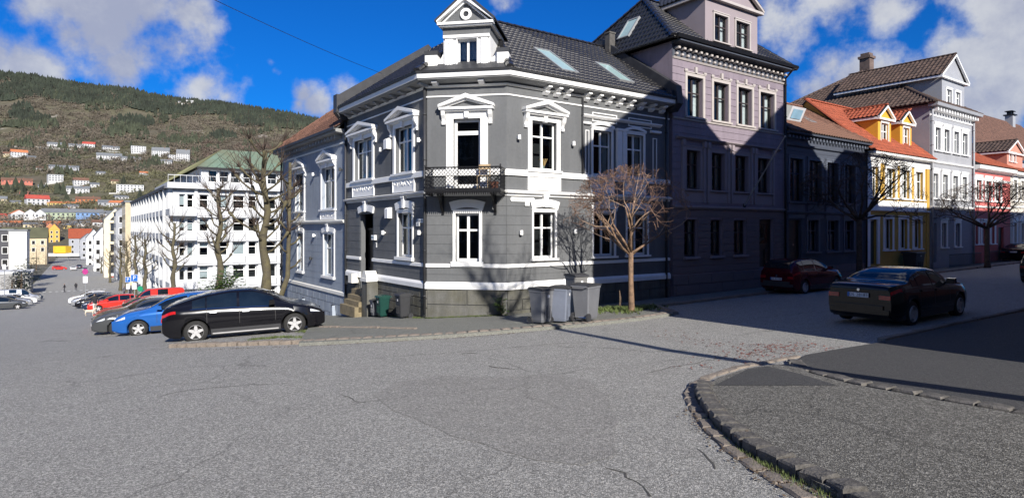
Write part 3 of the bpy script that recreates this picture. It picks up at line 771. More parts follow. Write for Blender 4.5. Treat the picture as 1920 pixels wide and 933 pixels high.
def panel_frame(root, F, u0, u1, z0, z1, b=.035, material=WHITE, name='wall_panel'):
    mb = MB()
    for a in ((u0, u1, z0, z0+b), (u0, u1, z1-b, z1), (u0, u0+b, z0+b, z1-b), (u1-b, u1, z0+b, z1-b)): mb.box(a[0], a[1], -.03, 0, a[2], a[3])
    return put(mb, name, material, root, F)
def pipe(root, F, u, z0, z1, material, r=.05, y=-.1, n=8, name='downpipe'):
    mb = MB(); mb.tube((u, y, z0), (u, y, z1), r, r, n)
    z = z0+.6
    while z < z1: mb.tube((u, y, z), (u, y, z+.04), r*1.35, r*1.35, n); z += 1.6
    return put(mb, name, material, root, F, smooth=True)
def tile_mesh(tw, th, material, key):
    def mk():
        xs = [0, .28, .46, .74, .92, 1.0]; zs = [.014, 0, .02, .05, .03, .014]; mb = MB(); n = len(xs)
        for y, up in ((-.03, .034), (th*1.03, .004)):
            for x, z in zip(xs, zs): mb.v.append((x*tw*1.02, y, z*tw/.24+up))
        for x, z in zip(xs, zs): mb.v.append((x*tw*1.02, -.028, z*tw/.24+.004))
        for k in range(n-1): mb.f.append((k, k+1, n+k+1, n+k)); mb.f.append((2*n+k, 2*n+k+1, k+1, k))
        me = mb.mesh('roof_tile', material, True)
        me.materials.append(TILEGLINT if material is TILEB else TILEEDGE2); me.polygons.foreach_set('material_index', [0, 1]*(n-1)); return me
    return cached(('tile', tw, th, material.name, key), mk)
def in_poly(p, poly):
    c = False; n = len(poly)
    for i in range(n):
        a, b = poly[i], poly[i-1]
        if (a[1] > p[1]) != (b[1] > p[1]) and p[0] < (b[0]-a[0])*(p[1]-a[1])/(b[1]-a[1])+a[0]: c = not c
    return c
def tiles(parent, corners, tw, th, material, nmax=300, holes=(), rootloc=None, base=True):
    """corners: 3D polygon of one roof slope, first two points run along the eave left to right as seen from outside"""
    rl = rootloc if rootloc is not None else parent.location
    c = [Vector(p) for p in corners]; o = c[0]; e = (c[1]-c[0]); nrm = Vector((0, 0, 0))
    for i in range(len(c)): nrm += (c[i]-o).cross(c[(i+1) % len(c)]-o)
    nrm.normalize(); e = (e-nrm*e.dot(nrm)).normalized(); g = nrm.cross(e)
    P = [((p-o).dot(e), (p-o).dot(g)) for p in c]
    if base:
        mb = MB(); th0 = .06; n = len(c)
        mb.v = [tuple(p-rl) for p in c]+[tuple(p-rl-nrm*th0) for p in c]; mb.f = [tuple(range(n)), tuple(range(2*n-1, n-1, -1))]+[(k, n+k, n+(k+1) % n, (k+1) % n) for k in range(n)]
        obj('roof', mb, LEAD, parent)
    if tw is None: return
    a0, a1 = min(p[0] for p in P), max(p[0] for p in P); b1 = max(p[1] for p in P); L_ = []
    r = 0; b = 0.0
    while b < b1:
        k = 0; a = a0
        while a < a1:
            q = (a+tw/2, b+th/2)
            if in_poly(q, P) and not any(h[0] < q[0] < h[1] and h[2] < q[1] < h[3] for h in holes):
                pos = o+e*a+g*b+nrm*.004; L_.append((pos.length, pos))
            a += tw
        b += th
    L_.sort(key=lambda x: x[0])
    B = Matrix((e, g, nrm)).transposed().to_4x4()
    ms = [tile_mesh(tw, th, material, k) for k in range(1)]
    for i, (d, pos) in enumerate(L_[:nmax]):
        M = Matrix.Translation(pos-rl) @ B @ Matrix.Rotation(random.uniform(-.012, .012), 4, 'Z') @ Matrix.Rotation(random.uniform(-.02, .02), 4, 'X')
        link('roof_tile', ms[0], parent, M)
    if len(L_) > nmax:
        me = ms[0]; vs = np.array([tuple(v.co) for v in me.vertices]); fs = [tuple(p.vertices) for p in me.polygons]
        Bm = np.array(B.to_3x3()); V = []; F_ = []; nv = len(vs)
        for i, (d, pos) in enumerate(L_[nmax:]):
            V.append(vs @ Bm.T+np.array(tuple(pos-rl))+np.array(tuple(nrm))*random.uniform(0, .006)); F_ += [tuple(i*nv+k for k in f) for f in fs]
        mb = MB(); mb.v = [tuple(p) for p in np.concatenate(V)]; mb.f = F_
        o2 = tag(obj('roof_tiles', mb, material, parent), kind='stuff'); o2.data.materials.append(TILEGLINT if material is TILEB else TILEEDGE2); o2.data.polygons.foreach_set('material_index', [0, 1]*(len(F_)//2))
    return e, g, nrm, o
def ridge_caps(parent, p, q, material, r=.12, step=.38, rl=None, cap=60):
    rl = rl if rl is not None else parent.location
    p, q = Vector(p), Vector(q); n = max(1, int((q-p).length/step)); d = (q-p)/n
    def mk():
        mb = MB(); L0 = step*1.04; k = 5
        for x, rr in ((0, r*1.12), (L0, r*.95)):
            for i in range(k+1):
                t = math.pi*i/k; mb.v.append((x, -rr*math.cos(t), rr*math.sin(t)*.8))
        for i in range(k): mb.f.append((i, k+1+i, k+2+i, i+1))
        mb.f.append(tuple(range(k+1)))
        return mb.mesh('ridge_tile', material)
    me = cached(('ridge', r, step, material.name), mk)
    x = d.normalized(); z = Vector((0, 0, 1)); y = z.cross(x).normalized(); z = x.cross(y); B = Matrix((x, y, z)).transposed().to_4x4()
    for i in range(n): link('ridge_tile', me, parent, Matrix.Translation(p+d*i-rl+z*.02) @ B)
def roof_window(parent, o, e, g, nrm, a0, a1, b0, b1, rl, up=.09, open_=0):
    mb = MB(); f = .07
    for x0, x1, y0, y1 in ((a0, a1, b0, b0+f), (a0, a1, b1-f, b1), (a0, a0+f, b0+f, b1-f), (a1-f, a1, b0+f, b1-f)): mb.box(x0, x1, y0, y1, -.02, up)
    B = Matrix.Translation(o-rl) @ Matrix((e, g, nrm)).transposed().to_4x4()
    w_ = obj('skylight', mb, mat('grey_frame', (.25, .26, .27), .5, .05, 2), parent, B)
    obj('pane', MB().box(a0+f, a1-f, b0+f, b1-f, 0, up-.03), mat('skylight_glass', (.33, .47, .47), .08, .1, 1, spec=1), w_)
def solid(root, F, pts2, z0, z1, material, name='wall'):
    """vertical prism from (u,y) outline"""
    return put(MB().prism(pts2, z0, z1, 'z'), name, material, root, F)

# ================================================================== CORNER HOUSE
base = FC.pt(1.4, 0); cb = thing('corner_house', 'two storey slate grey corner house with white trim, iron balcony and black tiled roof', 'house', (base.x, base.y, G(base.x, base.y)), 0)
ZB, ZS1, ZS0, ZC1, ZC0, ZU1, ZU0, ZL1, ZL0, ZT = -3.7, 2.06, 1.84, 1.34, 1.13, -1.23, -1.36, -1.87, -2.12, 5.14
fr = Facade(cb, FR, 0, 8.4, ZB, ZT, GREY); fc = Facade(cb, FC, 0, 2.849, ZB, ZT, GREY); fl = Facade(cb, FL, -7.89, 0, ZB, ZT, GREY)
def U(F, *px): return [F.u(p) for p in px]
# --- right facade
a, b = U(FR, 996.5, 1042.5); c, d = FR.z(1000, 318), FR.z(1000, 226)
for f_, F_, (pa, pb) in ((fr, FR, (997, 1042)),):
    fr.win(a, b, c, d, cas=.17, trans=.69); pediment(cb, FR, (a+b)/2, d+.24, b-a+.82, .47, console=.5)
    ornament(cb, FR, a-.19, b+.19, ZC1+.02, c-.10)
for pa, pb in ((1111, 1146), (1174.5, 1206)):
    a2, b2 = U(FR, pa, pb); fr.win(a2, b2, c-.05, d-.06, cas=.085, trans=.66, curtain='side', depth=.1)
    arch_head(cb, FR, a2-.1, b2+.1, d+.03, h=.13, rise=.13, flare=.02, key=False)
    ornament(cb, FR, a2-.12, b2+.12, ZC1+.02, c-.15)
for pa, pb in ((1154.5, 1163.5), (1165.5, 1172)):
    a2, b2 = U(FR, pa, pb); put(MB().box(a2, b2, -.1, 0, c-.1, d+.02).box(a2-.03, b2+.03, -.13, 0, d+.02, d+.1).box(a2-.02, b2+.02, -.12, 0, c-.16, c-.08), 'pilaster', WHITE, cb, FR)
a2, b2 = U(FR, 1091, 1237)
mould(cb, FR, a2, b2, d+.36, [(0, 0), (.08, .02), (.14, .08), (.14, .12), (0, .14)], WHITE, 'window_cornice'); mould(cb, FR, a2, a2+.42, d+.10, [(0, 0), (.1, .02), (.1, .1), (0, .12)], WHITE, 'window_cornice'); mould(cb, FR, b2-.6, b2, d+.10, [(0, 0), (.1, .02), (.1, .1), (0, .12)], WHITE, 'window_cornice')
for pa, pb, ya, yb, pr in ((1110, 1156, 223, 205, 1133), (1178, 1221, 231, 213, 1200)):
    a2, b2 = U(FR, pa, pb); panel_frame(cb, FR, a2, b2, 4.1, 4.45)
for pa, pb in ((1097, 1104), (1223.5, 1231)):
    a2, b2 = U(FR, pa, pb); panel_frame(cb, FR, a2, b2, c-.02, d-.1, .03)
e0, e1 = FR.z(1019, 487), FR.z(1019, 395.5)
for pa, pb in ((999.5, 1040), (1112, 1151.5), (1175, 1213)):
    a2, b2 = U(FR, pa, pb); fr.win(a2, b2, e0+.06, e1-.04, cas=.07, trans=.66); arch_head(cb, FR, a2-.09, b2+.09, e1+.06)
# --- chamfer
a, b = U(FC, 850.5, 901.5); z0d, z1d = FC.z(875, 352), FC.z(875, 222.5)
dr = fc.win(a, b, z0d, z1d, cas=.26, trans=.80, mull=0, sill=0, sash=.1, bar=.14, name='balcony_door'); pediment(cb, FC, (a+b)/2, z1d+.30, 1.93, .50, console=.48)
a, b = U(FC, 854.5, 899); fc.win(a, b, FC.z(875, 490), FC.z(875, 400), cas=.1, trans=.65, curtain=None, sill=.16, bar=.07, sash=.07); arch_head(cb, FC, a-.13, b+.13, FC.z(875, 394), h=.36, key=False)
# --- left facade
for pa, pb, q in ((664.8, 699.5, 0), (741, 775, 0)):
    a, b = U(FL, pa, pb); z0w, z1w = FL.z(758, 332), FL.z(758, 233)
    fl.win(a+.04, b-.04, c, d, cas=.17, trans=.69, curtain='side'); pediment(cb, FL, (a+b)/2, d+.24, 2.3 if q else (b-a)+.9, .47, console=.5); ornament(cb, FL, a-.16, b+.16, ZC1+.02, c-.10)
a, b = U(FL, 747.5, 774); fl.win(a, b, e0+.06, e1-.04, cas=.09, trans=.66, curtain='side', sill=.12); arch_head(cb, FL, a-.1, b+.1, e1+.06)
# red curtain strip in that window
put(MB().quad((a+.62*(b-a), .3, e0+.1), (a+.9*(b-a), .3, e0+.1), (a+.9*(b-a), .3, e0+1.15), (a+.62*(b-a), .3, e0+1.15)), 'red_blind', mat('red_cloth', (.5, .04, .05), .8, .2, 9), cb, FL)
a, b = U(FL, 677, 699.5); dz0, dz1 = FL.z(688, 543), FL.z(688, 401)
fl.hole(a, b, dz0, dz1, .08); arch_head(cb, FL, a-.12, b+.12, dz1+.02)
dm = MB(); dm.box(a, b, .34, .40, dz0, dz1-.62)
for k in (0, 1):
    x0 = a+.08+k*(b-a)/2; x1 = x0+(b-a)/2-.16
    for zz0, zz1 in ((dz0+.15, dz0+.75), (dz0+.85, dz0+1.9)):
        dm.box(x0, x1, .31, .341, zz0, zz0+.05); dm.box(x0, x1, .31, .341, zz1, zz1+.05); dm.box(x0, x0+.05, .31, .341, zz0+.05, zz1); dm.box(x1-.05, x1, .31, .341, zz0+.05, zz1)
dm.box((a+b)/2-.03, (a+b)/2+.03, .29, .342, dz0, dz1-.66).box(a, b, .28, .42, dz1-.68, dz1-.60)
door = put(dm, 'front_door', DOORB, cb, FL)
obj('pane', MB().quad((a, .36, dz1-.6), (b, .36, dz1-.6), (b, .36, dz1), (a, .36, dz1)), GLASS, door)
obj('handle', MB().tube(((a+b)/2+.08, .25, dz0+1.0), ((a+b)/2+.08, .25, dz0+1.12), .02), mat('brass', (.5, .35, .12), .3, .1, 3, metal=1), door)
for f_ in (fr, fc, fl): f_.done()
uE = 8.4
fr.courses(0, uE, ZU1+.01, ZC0-.02, .335); fr.courses(0, uE, ZL1+.01, ZU0-.01, .25)
fc.courses(0, 2.849, ZU1+.01, ZC0-.02, .335); fc.courses(0, 2.849, ZL1+.01, ZU0-.01, .25); fc.courses(0, 2.849, -3.2, ZL0-.01, .5, GREYD, .04, .03, 'plinth_stone', 2.9)
fl.courses(-7.89, 0, ZU1+.01, ZC0-.02, .335); fl.courses(-7.89, 0, ZL1+.01, ZU0-.01, .25)
fr.courses(0, uE, -3.2, ZL0-.01, .36, GREYD, .04, .03, 'plinth_stone', 1.3); fl.courses(-7.6, 0, -3.5, ZL0-.01, .345, GREYD, .04, .035, 'plinth_stone', .95)
MT = math.tan(math.radians(22.5))
for F_, u0, u1, m0, m1 in ((FL, -7.89, 0, 0, MT), (FC, 0, 2.849, MT, MT), (FR, 0, uE, MT, 0)):
    D = [(u0, u1)]
    if F_ is FL:
        a, b = U(FL, 677, 699.5); D = [(u0, a-.001), (b+.001, u1)]
    for u0_, u1_ in D:
        mm0, mm1 = (m0 if u0_ == u0 else 0), (m1 if u1_ == u1 else 0)
        mould(cb, F_, u0_, u1_, 0, [(0, ZL0), (.10, ZL0), (.10, ZL0+.16), (.03, ZL1), (0, ZL1)], WHITE, 'plinth_band', 0, mm0, mm1)
        mould(cb, F_, u0_, u1_, 0, [(0, ZU0), (.065, ZU0), (.065, ZU1-.02), (0, ZU1)], WHITE, 'sill_band', 0, mm0, mm1)
    mould(cb, F_, u0, u1, 0, [(0, ZS0), (.075, ZS0), (.075, ZS1-.03), (0, ZS1)], WHITE, 'sill_band', 0, m0, m1)
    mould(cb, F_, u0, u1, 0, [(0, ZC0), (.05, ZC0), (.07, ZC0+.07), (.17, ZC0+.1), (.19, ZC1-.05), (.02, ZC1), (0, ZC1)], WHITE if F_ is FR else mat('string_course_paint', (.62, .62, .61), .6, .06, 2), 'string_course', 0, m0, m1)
    mould(cb, F_, u0, u1, 0, rect(.035, 4.60, 4.65), WHITE, 'frieze_line', 0, m0, m1)
    mould(cb, F_, u0, u1, 0, [(0, 4.93), (.05, 4.94), (.09, 5.0), (0, 5.02)], IVORY, 'frieze_line', 0, m0, m1)
    # eaves: soffit and white fascia
    mould(cb, F_, u0, u1, 0, [(0, 5.06), (.46, 5.14), (.46, 5.17), (-.1, 5.17)], SOFFIT, 'soffit', 0, m0, m1)
    mould(cb, F_, u0, u1, 0, [(.40, 5.18), (.50, 5.18), (.52, 5.34), (.40, 5.34)], WHITE, 'fascia', 0, m0, m1)
    mould(cb, F_, u0, u1, 0, [(.38, 5.345), (.56, 5.345), (.58, 5.42), (.38, 5.42)], LEAD, 'gutter', 0, m0, m1)
def modillions(root, F, us, z, out, w_, h_, material, name='modillion', two=True):
    me = cached(('mod', out, w_, h_, material.name), lambda: MB().prism([(0, 0), (-out*.45, 0), (-out, h_*.6), (-out, h_), (0, h_)], -w_/2, w_/2, 'x').mesh(name, material))
    for u in us: putm(me, name, root, F, u, 0, z)
us = [U(FR, p)[0] for p in (1021, 1041, 1060)]+[U(FR, p)[0] for p in (1096, 1117, 1138, 1158, 1178, 1198, 1218, 1238)]
modillions(cb, FR, us, 4.80, .20, .2, .12, WHITE); modillions(cb, FR, us, 4.96, .36, .17, .12, WHITE)
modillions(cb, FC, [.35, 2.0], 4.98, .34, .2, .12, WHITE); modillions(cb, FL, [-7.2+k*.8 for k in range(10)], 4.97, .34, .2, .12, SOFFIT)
# pipes at the corner and along the facades
pipe(cb, FL, -.08, -3.0, 4.95, LEAD, .055, -.06); pipe(cb, FR, U(FR, 1091)[0], 2.06, 4.9, LEAD, .035, -.06); pipe(cb, FL, -7.82, -3.2, 5.0, LEAD, .05, -.08)
pipe(cb, FR, 8.15, -3.0, 5.0, LEAD, .05, -.08)
# --- roof
EZ, RZ, RD = 5.42, 8.6, 4.0
def isect(Fa, ya, Fb, yb):
    pa, pb = Fa.o+Fa.n*ya, Fb.o+Fb.n*yb; dd = pb-pa; cr = Fa.d.x*Fb.d.y-Fa.d.y*Fb.d.x
    t = (dd.x*Fb.d.y-dd.y*Fb.d.x)/cr; return pa+Fa.d*t
def v3(p, z): return Vector((p.x, p.y, z))
ov = -.5
eLC, eRC = v3(isect(FL, ov, FC, ov), EZ), v3(isect(FC, ov, FR, ov), EZ)
apex = v3(isect(FL, RD, FR, RD), RZ)
eR, rR = FR.pt(8.2, ov, EZ), FR.pt(8.2, RD, RZ); eL, rL = FL.pt(-7.55, ov, EZ), FL.pt(-7.55, RD, RZ)
rt = bpy.data.objects.new('tiled_roof', None); COL.objects.link(rt); rt.parent = cb; RL = cb.location
er = (FR.d.to_3d()).normalized(); nR = (FR.n*4.5).to_3d()+Vector((0, 0, RZ-EZ)); gR = nR.normalized(); nn = er.cross(gR)
def slope_ab(px, py):
    """where a pixel's ray meets the right roof slope, in eave coordinates"""
    dirn = Vector(((px-CXP)/FPX, 1, (HY-py)/FPX)); k = eRC.dot(nn)/dirn.dot(nn); p = dirn*k-eRC; return p.dot(er), p.dot(gR)
sk = []
for cs in (((1012, 98), (1037, 97), (1071, 134), (1041, 133)), ((1119, 122), (1148, 124), (1179, 155), (1156, 152))):
    ab = [slope_ab(*q) for q in cs]; sk.append((sum(q[0] for q in ab)/4-.42, sum(q[0] for q in ab)/4+.42, min(q[1] for q in ab)*.5+sum(sorted(q[1] for q in ab)[:2])/4, sum(sorted(q[1] for q in ab)[2:])/2))
tiles(rt, [eRC, eR, rR, apex], .235, .33, TILEB, 300, [(a-.05, b+.05, c_-.05, d_+.05) for a, b, c_, d_ in sk], RL)
for a, b, c_, d_ in sk: roof_window(rt, eRC, er, gR, nn, a, b, c_, d_, RL)
tiles(rt, [eLC, eRC, apex], None, .33, TILEB, 0, (), RL); tiles(rt, [eL, eLC, apex, rL], .235, .33, TILEB, 0, (), RL)
bR, bL = FR.pt(8.2, 8.5, EZ), FL.pt(-7.55, 8.5, EZ); bi = v3(isect(FL, 8.5, FR, 8.5), EZ)
tiles(rt, [bR, bi, apex, rR], None, 1, TILEB, 0, (), RL); tiles(rt, [bi, bL, rL, apex], None, 1, TILEB, 0, (), RL)
ridge_caps(rt, apex, rR, TILEB, .13, .38, RL); ridge_caps(rt, apex, rL, TILEB, .13, .38, RL); ridge_caps(rt, eRC, apex, TILEB, .13, .38, RL); ridge_caps(rt, eLC, apex, TILEB, .13, .38, RL)
# fire walls at both ends, with lead covering
for F_, u0, u1 in ((FR, 8.2, 8.55), (FL, -7.9, -7.55)):
    put(MB().prism([(-.35, 4.9), (8.2, 4.9), (8.4, 5.6), (4.0, RZ+.42), (-.55, 5.95), (-.62, 5.2)], u0, u1, 'x'), 'fire_wall', LEAD, cb, F_)
solid(cb, FR, [(8.38, .02), (8.38, 8), (8.3, 8), (8.3, .02)], ZB, 5, GREY); solid(cb, FL, [(-7.88, .02), (-7.8, .02), (-7.8, 8), (-7.88, 8)], ZB, 5, GREYD)
put(MB().box(8.15, 8.5, 3.3, 3.6, 8.2, 9.1).box(8.12, 8.53, 3.27, 3.63, 9.1, 9.17), 'chimney', mat('old_chimney_render', (.09, .085, .08), .9, .2, 4), cb, FR)
put(MB().box(8.0, 8.6, -.45, 1.2, 5.3, 5.75), 'gutter_box', LEAD, cb, FR); put(MB().box(-7.95, -7.5, -.6, -.2, 5.2, 6.0), 'fire_wall_end', LEAD, cb, FL)
put(MB().box(-3.2, -2.7, 3.7, 4.2, 8.3, 9.0), 'chimney', LEAD, cb, FL)
# --- dormer over the chamfer
a, b = U(FC, 832, 918.5); zz = lambda py: FC.z(875, py)
fd = Facade(cb, FC, a, b, EZ-.1, 7.2, WHITE, name='dormer_wall'); w0, w1 = U(FC, 856, 896)
fd.win(w0+.04, w1-.02, zz(124), zz(73), cas=.04, trans=None, mull=1, curtain='full', sill=.05); fd.done()
solid(cb, FC, [(a, .02), (b, .02), (b, 3.0), (a, 3.0)], 6.72, 7.05, GREY, 'dormer_frieze')
for u in (a, b-.06): solid(cb, FC, [(u, .02), (u+.06, .02), (u+.06, 3.0), (u, 3.0)], EZ-.1, 6.72, WHITE, 'dormer_cheek')
put(MB().box(a-.02, b+.02, -.03, .0, 6.74, 7.03), 'dormer_frieze', GREY, cb, FC)
mould(cb, FC, a, b, 0, [(0, 6.62), (.09, 6.64), (.09, 6.74), (0, 6.76)], WHITE, 'dormer_band')
for x0, x1 in ((a+.06, w0-.12), (w1+.12, b-.06)):
    p = put(MB().box(x0, x1, -.05, 0, EZ, 6.62), 'dormer_pilaster', WHITE, cb, FC)
    panel_frame(cb, FC, x0+.08, x1-.08, EZ+.2, 6.5, .03, WHITE, 'panel_moulding').matrix_basis = p.matrix_basis @ Matrix.Translation((0, -.05, 0))
pw = (b-a)+.34; pc = (a+b)/2; ph = .98
pd = pediment(cb, FC, pc, 7.06, pw, ph, out=.26, console=0, key=False)
obj('round_vent', MB().lathe([(.10, -.12), (.20, -.12), (.20, -.04), (.10, -.04), (.10, -.12)], 20, (0, 0, .38), 'y'), WHITE, pd)
obj('vent_disc', MB().lathe([(0, -.07), (.11, -.07)], 20, (0, 0, .38), 'y'), LEAD, pd)
dp = MB()
for sg in (-1, 1):
    q = [(pc+sg*(pw/2+.07), 7.16), (pc+sg*(pw/2+.07), 7.22), (pc, 7.06+ph+.11), (pc, 7.06+ph+.04)]
    dp.prism(q if sg < 0 else q[::-1], -.34, 3.4)
put(dp, 'dormer_roof', LEAD, cb, FC)
for sg in (-1, 1):
    x = pc+sg*(pw/2-.16); solid(cb, FC, sorted([(x-.11, -.02), (x+.11, -.02)])+[(x+.11, 3.0), (x-.11, 3.0)], 7.05, 7.14, WHITE, 'dormer_eave')
for pa, pb in ((798, 821), (932.5, 954)):
    x0, x1 = U(FC, pa, pb); o = put(MB().box(x0, x1, -.08, .34, EZ-.04, EZ+.66).box(x0-.03, x1+.03, -.11, .37, EZ-.05, EZ+.04), 'parapet_pedestal', WHITE, cb, FC)
    obj('pedestal_cap', MB().box(x0-.02, x1+.02, -.1, .36, EZ+.661, EZ+.80), LEAD, o); obj('pedestal_panel', MB().box(x0+.09, x1-.09, -.095, -.079, EZ+.14, EZ+.56), IVORY, o)
for x0, x1 in ((U(FC, 821.5)[0], a-.02), (b+.02, U(FC, 931)[0])):
    put(MB().prism([(x0, EZ), (x1, EZ), (x1, EZ+.75), ((x0+x1)/2, EZ+.55), (x0, EZ+.48)], .05, .2), 'parapet_scroll', WHITE, cb, FC)
# --- balcony
bo = -.98; a, b = FC.u(797, bo), FC.u(938, bo); bz = FC.z(870, 353, bo); rz = FC.z(870, 313, bo)
bal = put(MB().box(a, b, bo, -.0, bz-.07, bz).box(a-.03, b+.03, bo-.03, -.02, bz-.10, bz-.069), 'balcony', BLACKF, cb, FC)
fringe = MB(); n = 34
for k in range(n):
    x = a+(b-a)*k/n; fringe.prism([(x, bz-.09), (x+(b-a)/n*.5, bz-.22), (x+(b-a)/n, bz-.09)], bo-.02, bo)
    if k < 14:
        for xx in (a, b-.02): fringe.prism([(bo+.07*k, bz-.09), (bo+.07*k+.035, bz-.22), (bo+.07*k+.07, bz-.09)], xx, xx+.02, 'x')
obj('fringe', fringe, BLACKF, bal)
lat = MB(); H = rz-bz; st_ = .125; t_ = .0095
def lattice(x0, x1, P):
    k = -int(H/st_)-1
    while k*st_ < (x1-x0)+H:
        for sg in (1, -1):
            xa = x0+k*st_; pa = (xa, 0) if sg > 0 else (xa, H); pb = (xa+H, H) if sg > 0 else (xa+H, 0)
            ta, tb = max(0, (x0-xa)/H), min(1, (x1-xa)/H)
            if ta < tb:
                q0 = (pa[0]+(pb[0]-pa[0])*ta, pa[1]+(pb[1]-pa[1])*ta); q1 = (pa[0]+(pb[0]-pa[0])*tb, pa[1]+(pb[1]-pa[1])*tb)
                lat.tube(P(*q0), P(*q1), t_, t_, 4, False)
        k += 1
lattice(a, b, lambda x, z: (x, bo+.02, bz+z)); lattice(bo, -.02, lambda x, z: (a+.01, x, bz+z)); lattice(bo, -.02, lambda x, z: (b-.01, x, bz+z))
obj('railing_lattice', lat, BLACKF, bal)
rail = MB()
for p, q in (((a, bo+.02, rz), (b, bo+.02, rz)), ((a, bo, rz), (a, 0, rz)), ((b, bo, rz), (b, 0, rz))): rail.tube(p, q, .022, .022, 6)
for x in (a, (a+b)/2-.15, b):
    rail.tube((x, bo+.02, bz), (x, bo+.02, rz+.03), .018, .018, 6); rail.lathe([(0, 0), (.03, .02), (.03, .05), (0, .08)], 8, (x, bo+.02, rz+.02))
obj('handrail', rail, BLACKF, bal)
for x in (a+.35, b-.35):
    br = MB(); pts = [(x, -.02, bz-.75), (x, -.2, bz-.62), (x, -.42, bz-.36), (x, -.75, bz-.14), (x, -.9, bz-.1)]; br.path(pts, [.05, .05, .045, .04, .04], 6); br.box(x-.04, x+.04, -.06, 0, bz-.85, bz-.08).box(x-.03, x+.03, -.85, -.03, bz-.16, bz-.1)
    pts = [(x, -.3+.12*math.cos(t), bz-.28+.12*math.sin(t)) for t in [k*.7 for k in range(8)]]; br.path(pts, [.02]*8, 5)
    obj('bracket', br, BLACKF, bal)
ch = thing('folding_chair', 'pale wooden folding chair standing on the iron balcony', 'chair', FC.pt((a+b)/2+.62, -.5, bz), FC.a)
WOODP = mat('pale_wood', (.45, .33, .2), .6, .15, 8)
obj('seat', MB().box(-.2, .2, -.2, .2, .42, .45), WOODP, ch); obj('backrest', MB().box(-.2, .2, .17, .2, .68, .86), WOODP, ch)
for sx in (-.19, .17):
    for sy in (-.19, .17): obj('leg', MB().box(sx, sx+.025, sy, sy+.025, 0, .42 if sy < 0 else .86), WOODP, ch)
pl = thing('balcony_plant', 'small dark leafy potted plant at the right end of the balcony', 'plant', FC.pt(b-.3, -.45, bz))
obj('pot', MB().lathe([(0, 0), (.11, 0), (.15, .25), (.13, .25), (0, .2)], 12), mat('clay_pot', (.2, .08, .05), .8, .1, 3), pl)
mb = MB()
for _ in range(60): leafq(.07)(mb, (random.gauss(0, .1), random.gauss(0, .1), .28+random.random()*.3))
obj('foliage', mb, LEAF, pl)
# --- entrance: steps, cheek pier and low wall
a, b = U(FL, 677, 699.5)
for k in range(4):
    put(MB().box(a-.35, b+.02, -.30-.17*k, -.03, dz0-.2*k-.42-.02, dz0-.2*k-.02*(k > 0)), 'step', STONE, cb, FL, 0, 0, 0)
x0, x1 = b+.06, b+.62
pr = put(MB().box(x0, x1, -.52, -.05, -3.6, FL.z(700, 530, -.5)), 'stair_pier', GREYD, cb, FL); zc = FL.z(700, 530, -.5)
obj('pier_cap', MB().box(x0-.05, x1+.05, -.57, -.05, zc, zc+.12).prism([(x0-.02, zc+.12), (x1+.02, zc+.12), ((x0+x1)/2+.1, zc+.42), ((x0+x1)/2-.1, zc+.42)], -.53, -.06), IVORY, pr)
put(MB().box(a-.62, a-.2, -.35, -.03, FL.z(665, 528), FL.z(665, 511)), 'stair_block', IVORY, cb, FL)
# --- vents, lamps, plates
VENT = mat('vent_white', (.78, .78, .78), .5, .04, 4)
def wallbox(F, px, py, w_, h_, d_, name, label=None, cat=None, group=None, material=WHITE, bev=.02):
    p = F.pt(F.u(px), 0, F.z(px, py)); o = thing(name, label, cat, p, F.a, group) if label else None
    return o
def vent(F, px, py, label, w_=.30, h_=.42):
    o = thing('vent_hood', label, 'vent', F.pt(F.u(px), 0, F.z(px, py)), F.a, 'white vent hoods on the grey walls')
    obj('hood', MB().prism([(0, -h_/2), (-.2, -h_/2), (-.2, h_/2-.06), (-.12, h_/2), (0, h_/2)], -w_/2, w_/2, 'x'), VENT, o)
    s_ = MB(); 
    for k in range(4): s_.box(-w_/2+.04, w_/2-.04, -.18, -.05, -h_/2-.012-.006*k, -h_/2-.008-.006*k)
    obj('louvre', s_, LEAD, o)
def lampb(F, px, py, label, grp='small white wall spotlights', material=WHITE):
    o = thing('wall_lamp', label, 'lamp', F.pt(F.u(px), 0, F.z(px, py)), F.a, grp)
    obj('bracket', MB().box(-.03, .03, -.06, 0, -.03, .03), material, o)
    obj('lamp_shade', MB().lathe([(0, .085), (.05, .085), (.058, .07), (.062, -.075), (.05, -.08), (.045, .0), (0, .0)], 12, (0, -.12, 0)), material, o)
vent(FL, 730.5, 270, 'white box vent between the two upper windows left of the corner'); vent(FL, 732.5, 399, 'white box vent right of the front door arch')
for F_, px, py, lb in ((FL, 718.5, 281, 'white wall spotlight beside the upper vent on the left wall'), (FL, 790, 263, 'white wall spotlight near the upper corner of the left wall'), (FL, 723, 436, 'white wall spotlight between front door and ground floor window'),
                       (FL, 791, 436, 'white wall spotlight by the corner drainpipe at ground floor'), (FR, 970, 258, 'white wall spotlight left of the lit upper right window'), (FR, 1072, 270, 'white wall spotlight right of the lit upper window'),
                       (FR, 974, 436, 'white wall spotlight left of the ground floor window above the bins'), (FR, 1075, 434, 'white wall spotlight behind the shadow of tree twigs, right of the ground floor window')): lampb(F_, px, py, lb)
o = thing('letter_box', 'small white mailbox beside the black front door', 'mailbox', FL.pt(FL.u(704), 0, FL.z(704, 445)), FL.a)
obj('box', MB().box(-.16, .16, -.12, 0, -.1, .1), WHITE, o); obj('flap', MB().box(-.12, .12, -.135, -.121, .0, .05), CHROME, o)
o = thing('bell_panel', 'small white doorbell panel under the mailbox', 'doorbell', FL.pt(FL.u(706.5), 0, FL.z(706.5, 459)), FL.a)
obj('plate', MB().box(-.05, .05, -.03, 0, -.1, .1), WHITE, o)
for k in range(3): obj('button', MB().lathe([(0, -.04), (.012, -.04), (.012, -.03)], 8, (0, 0, -.05+.05*k), 'y'), INK, o)
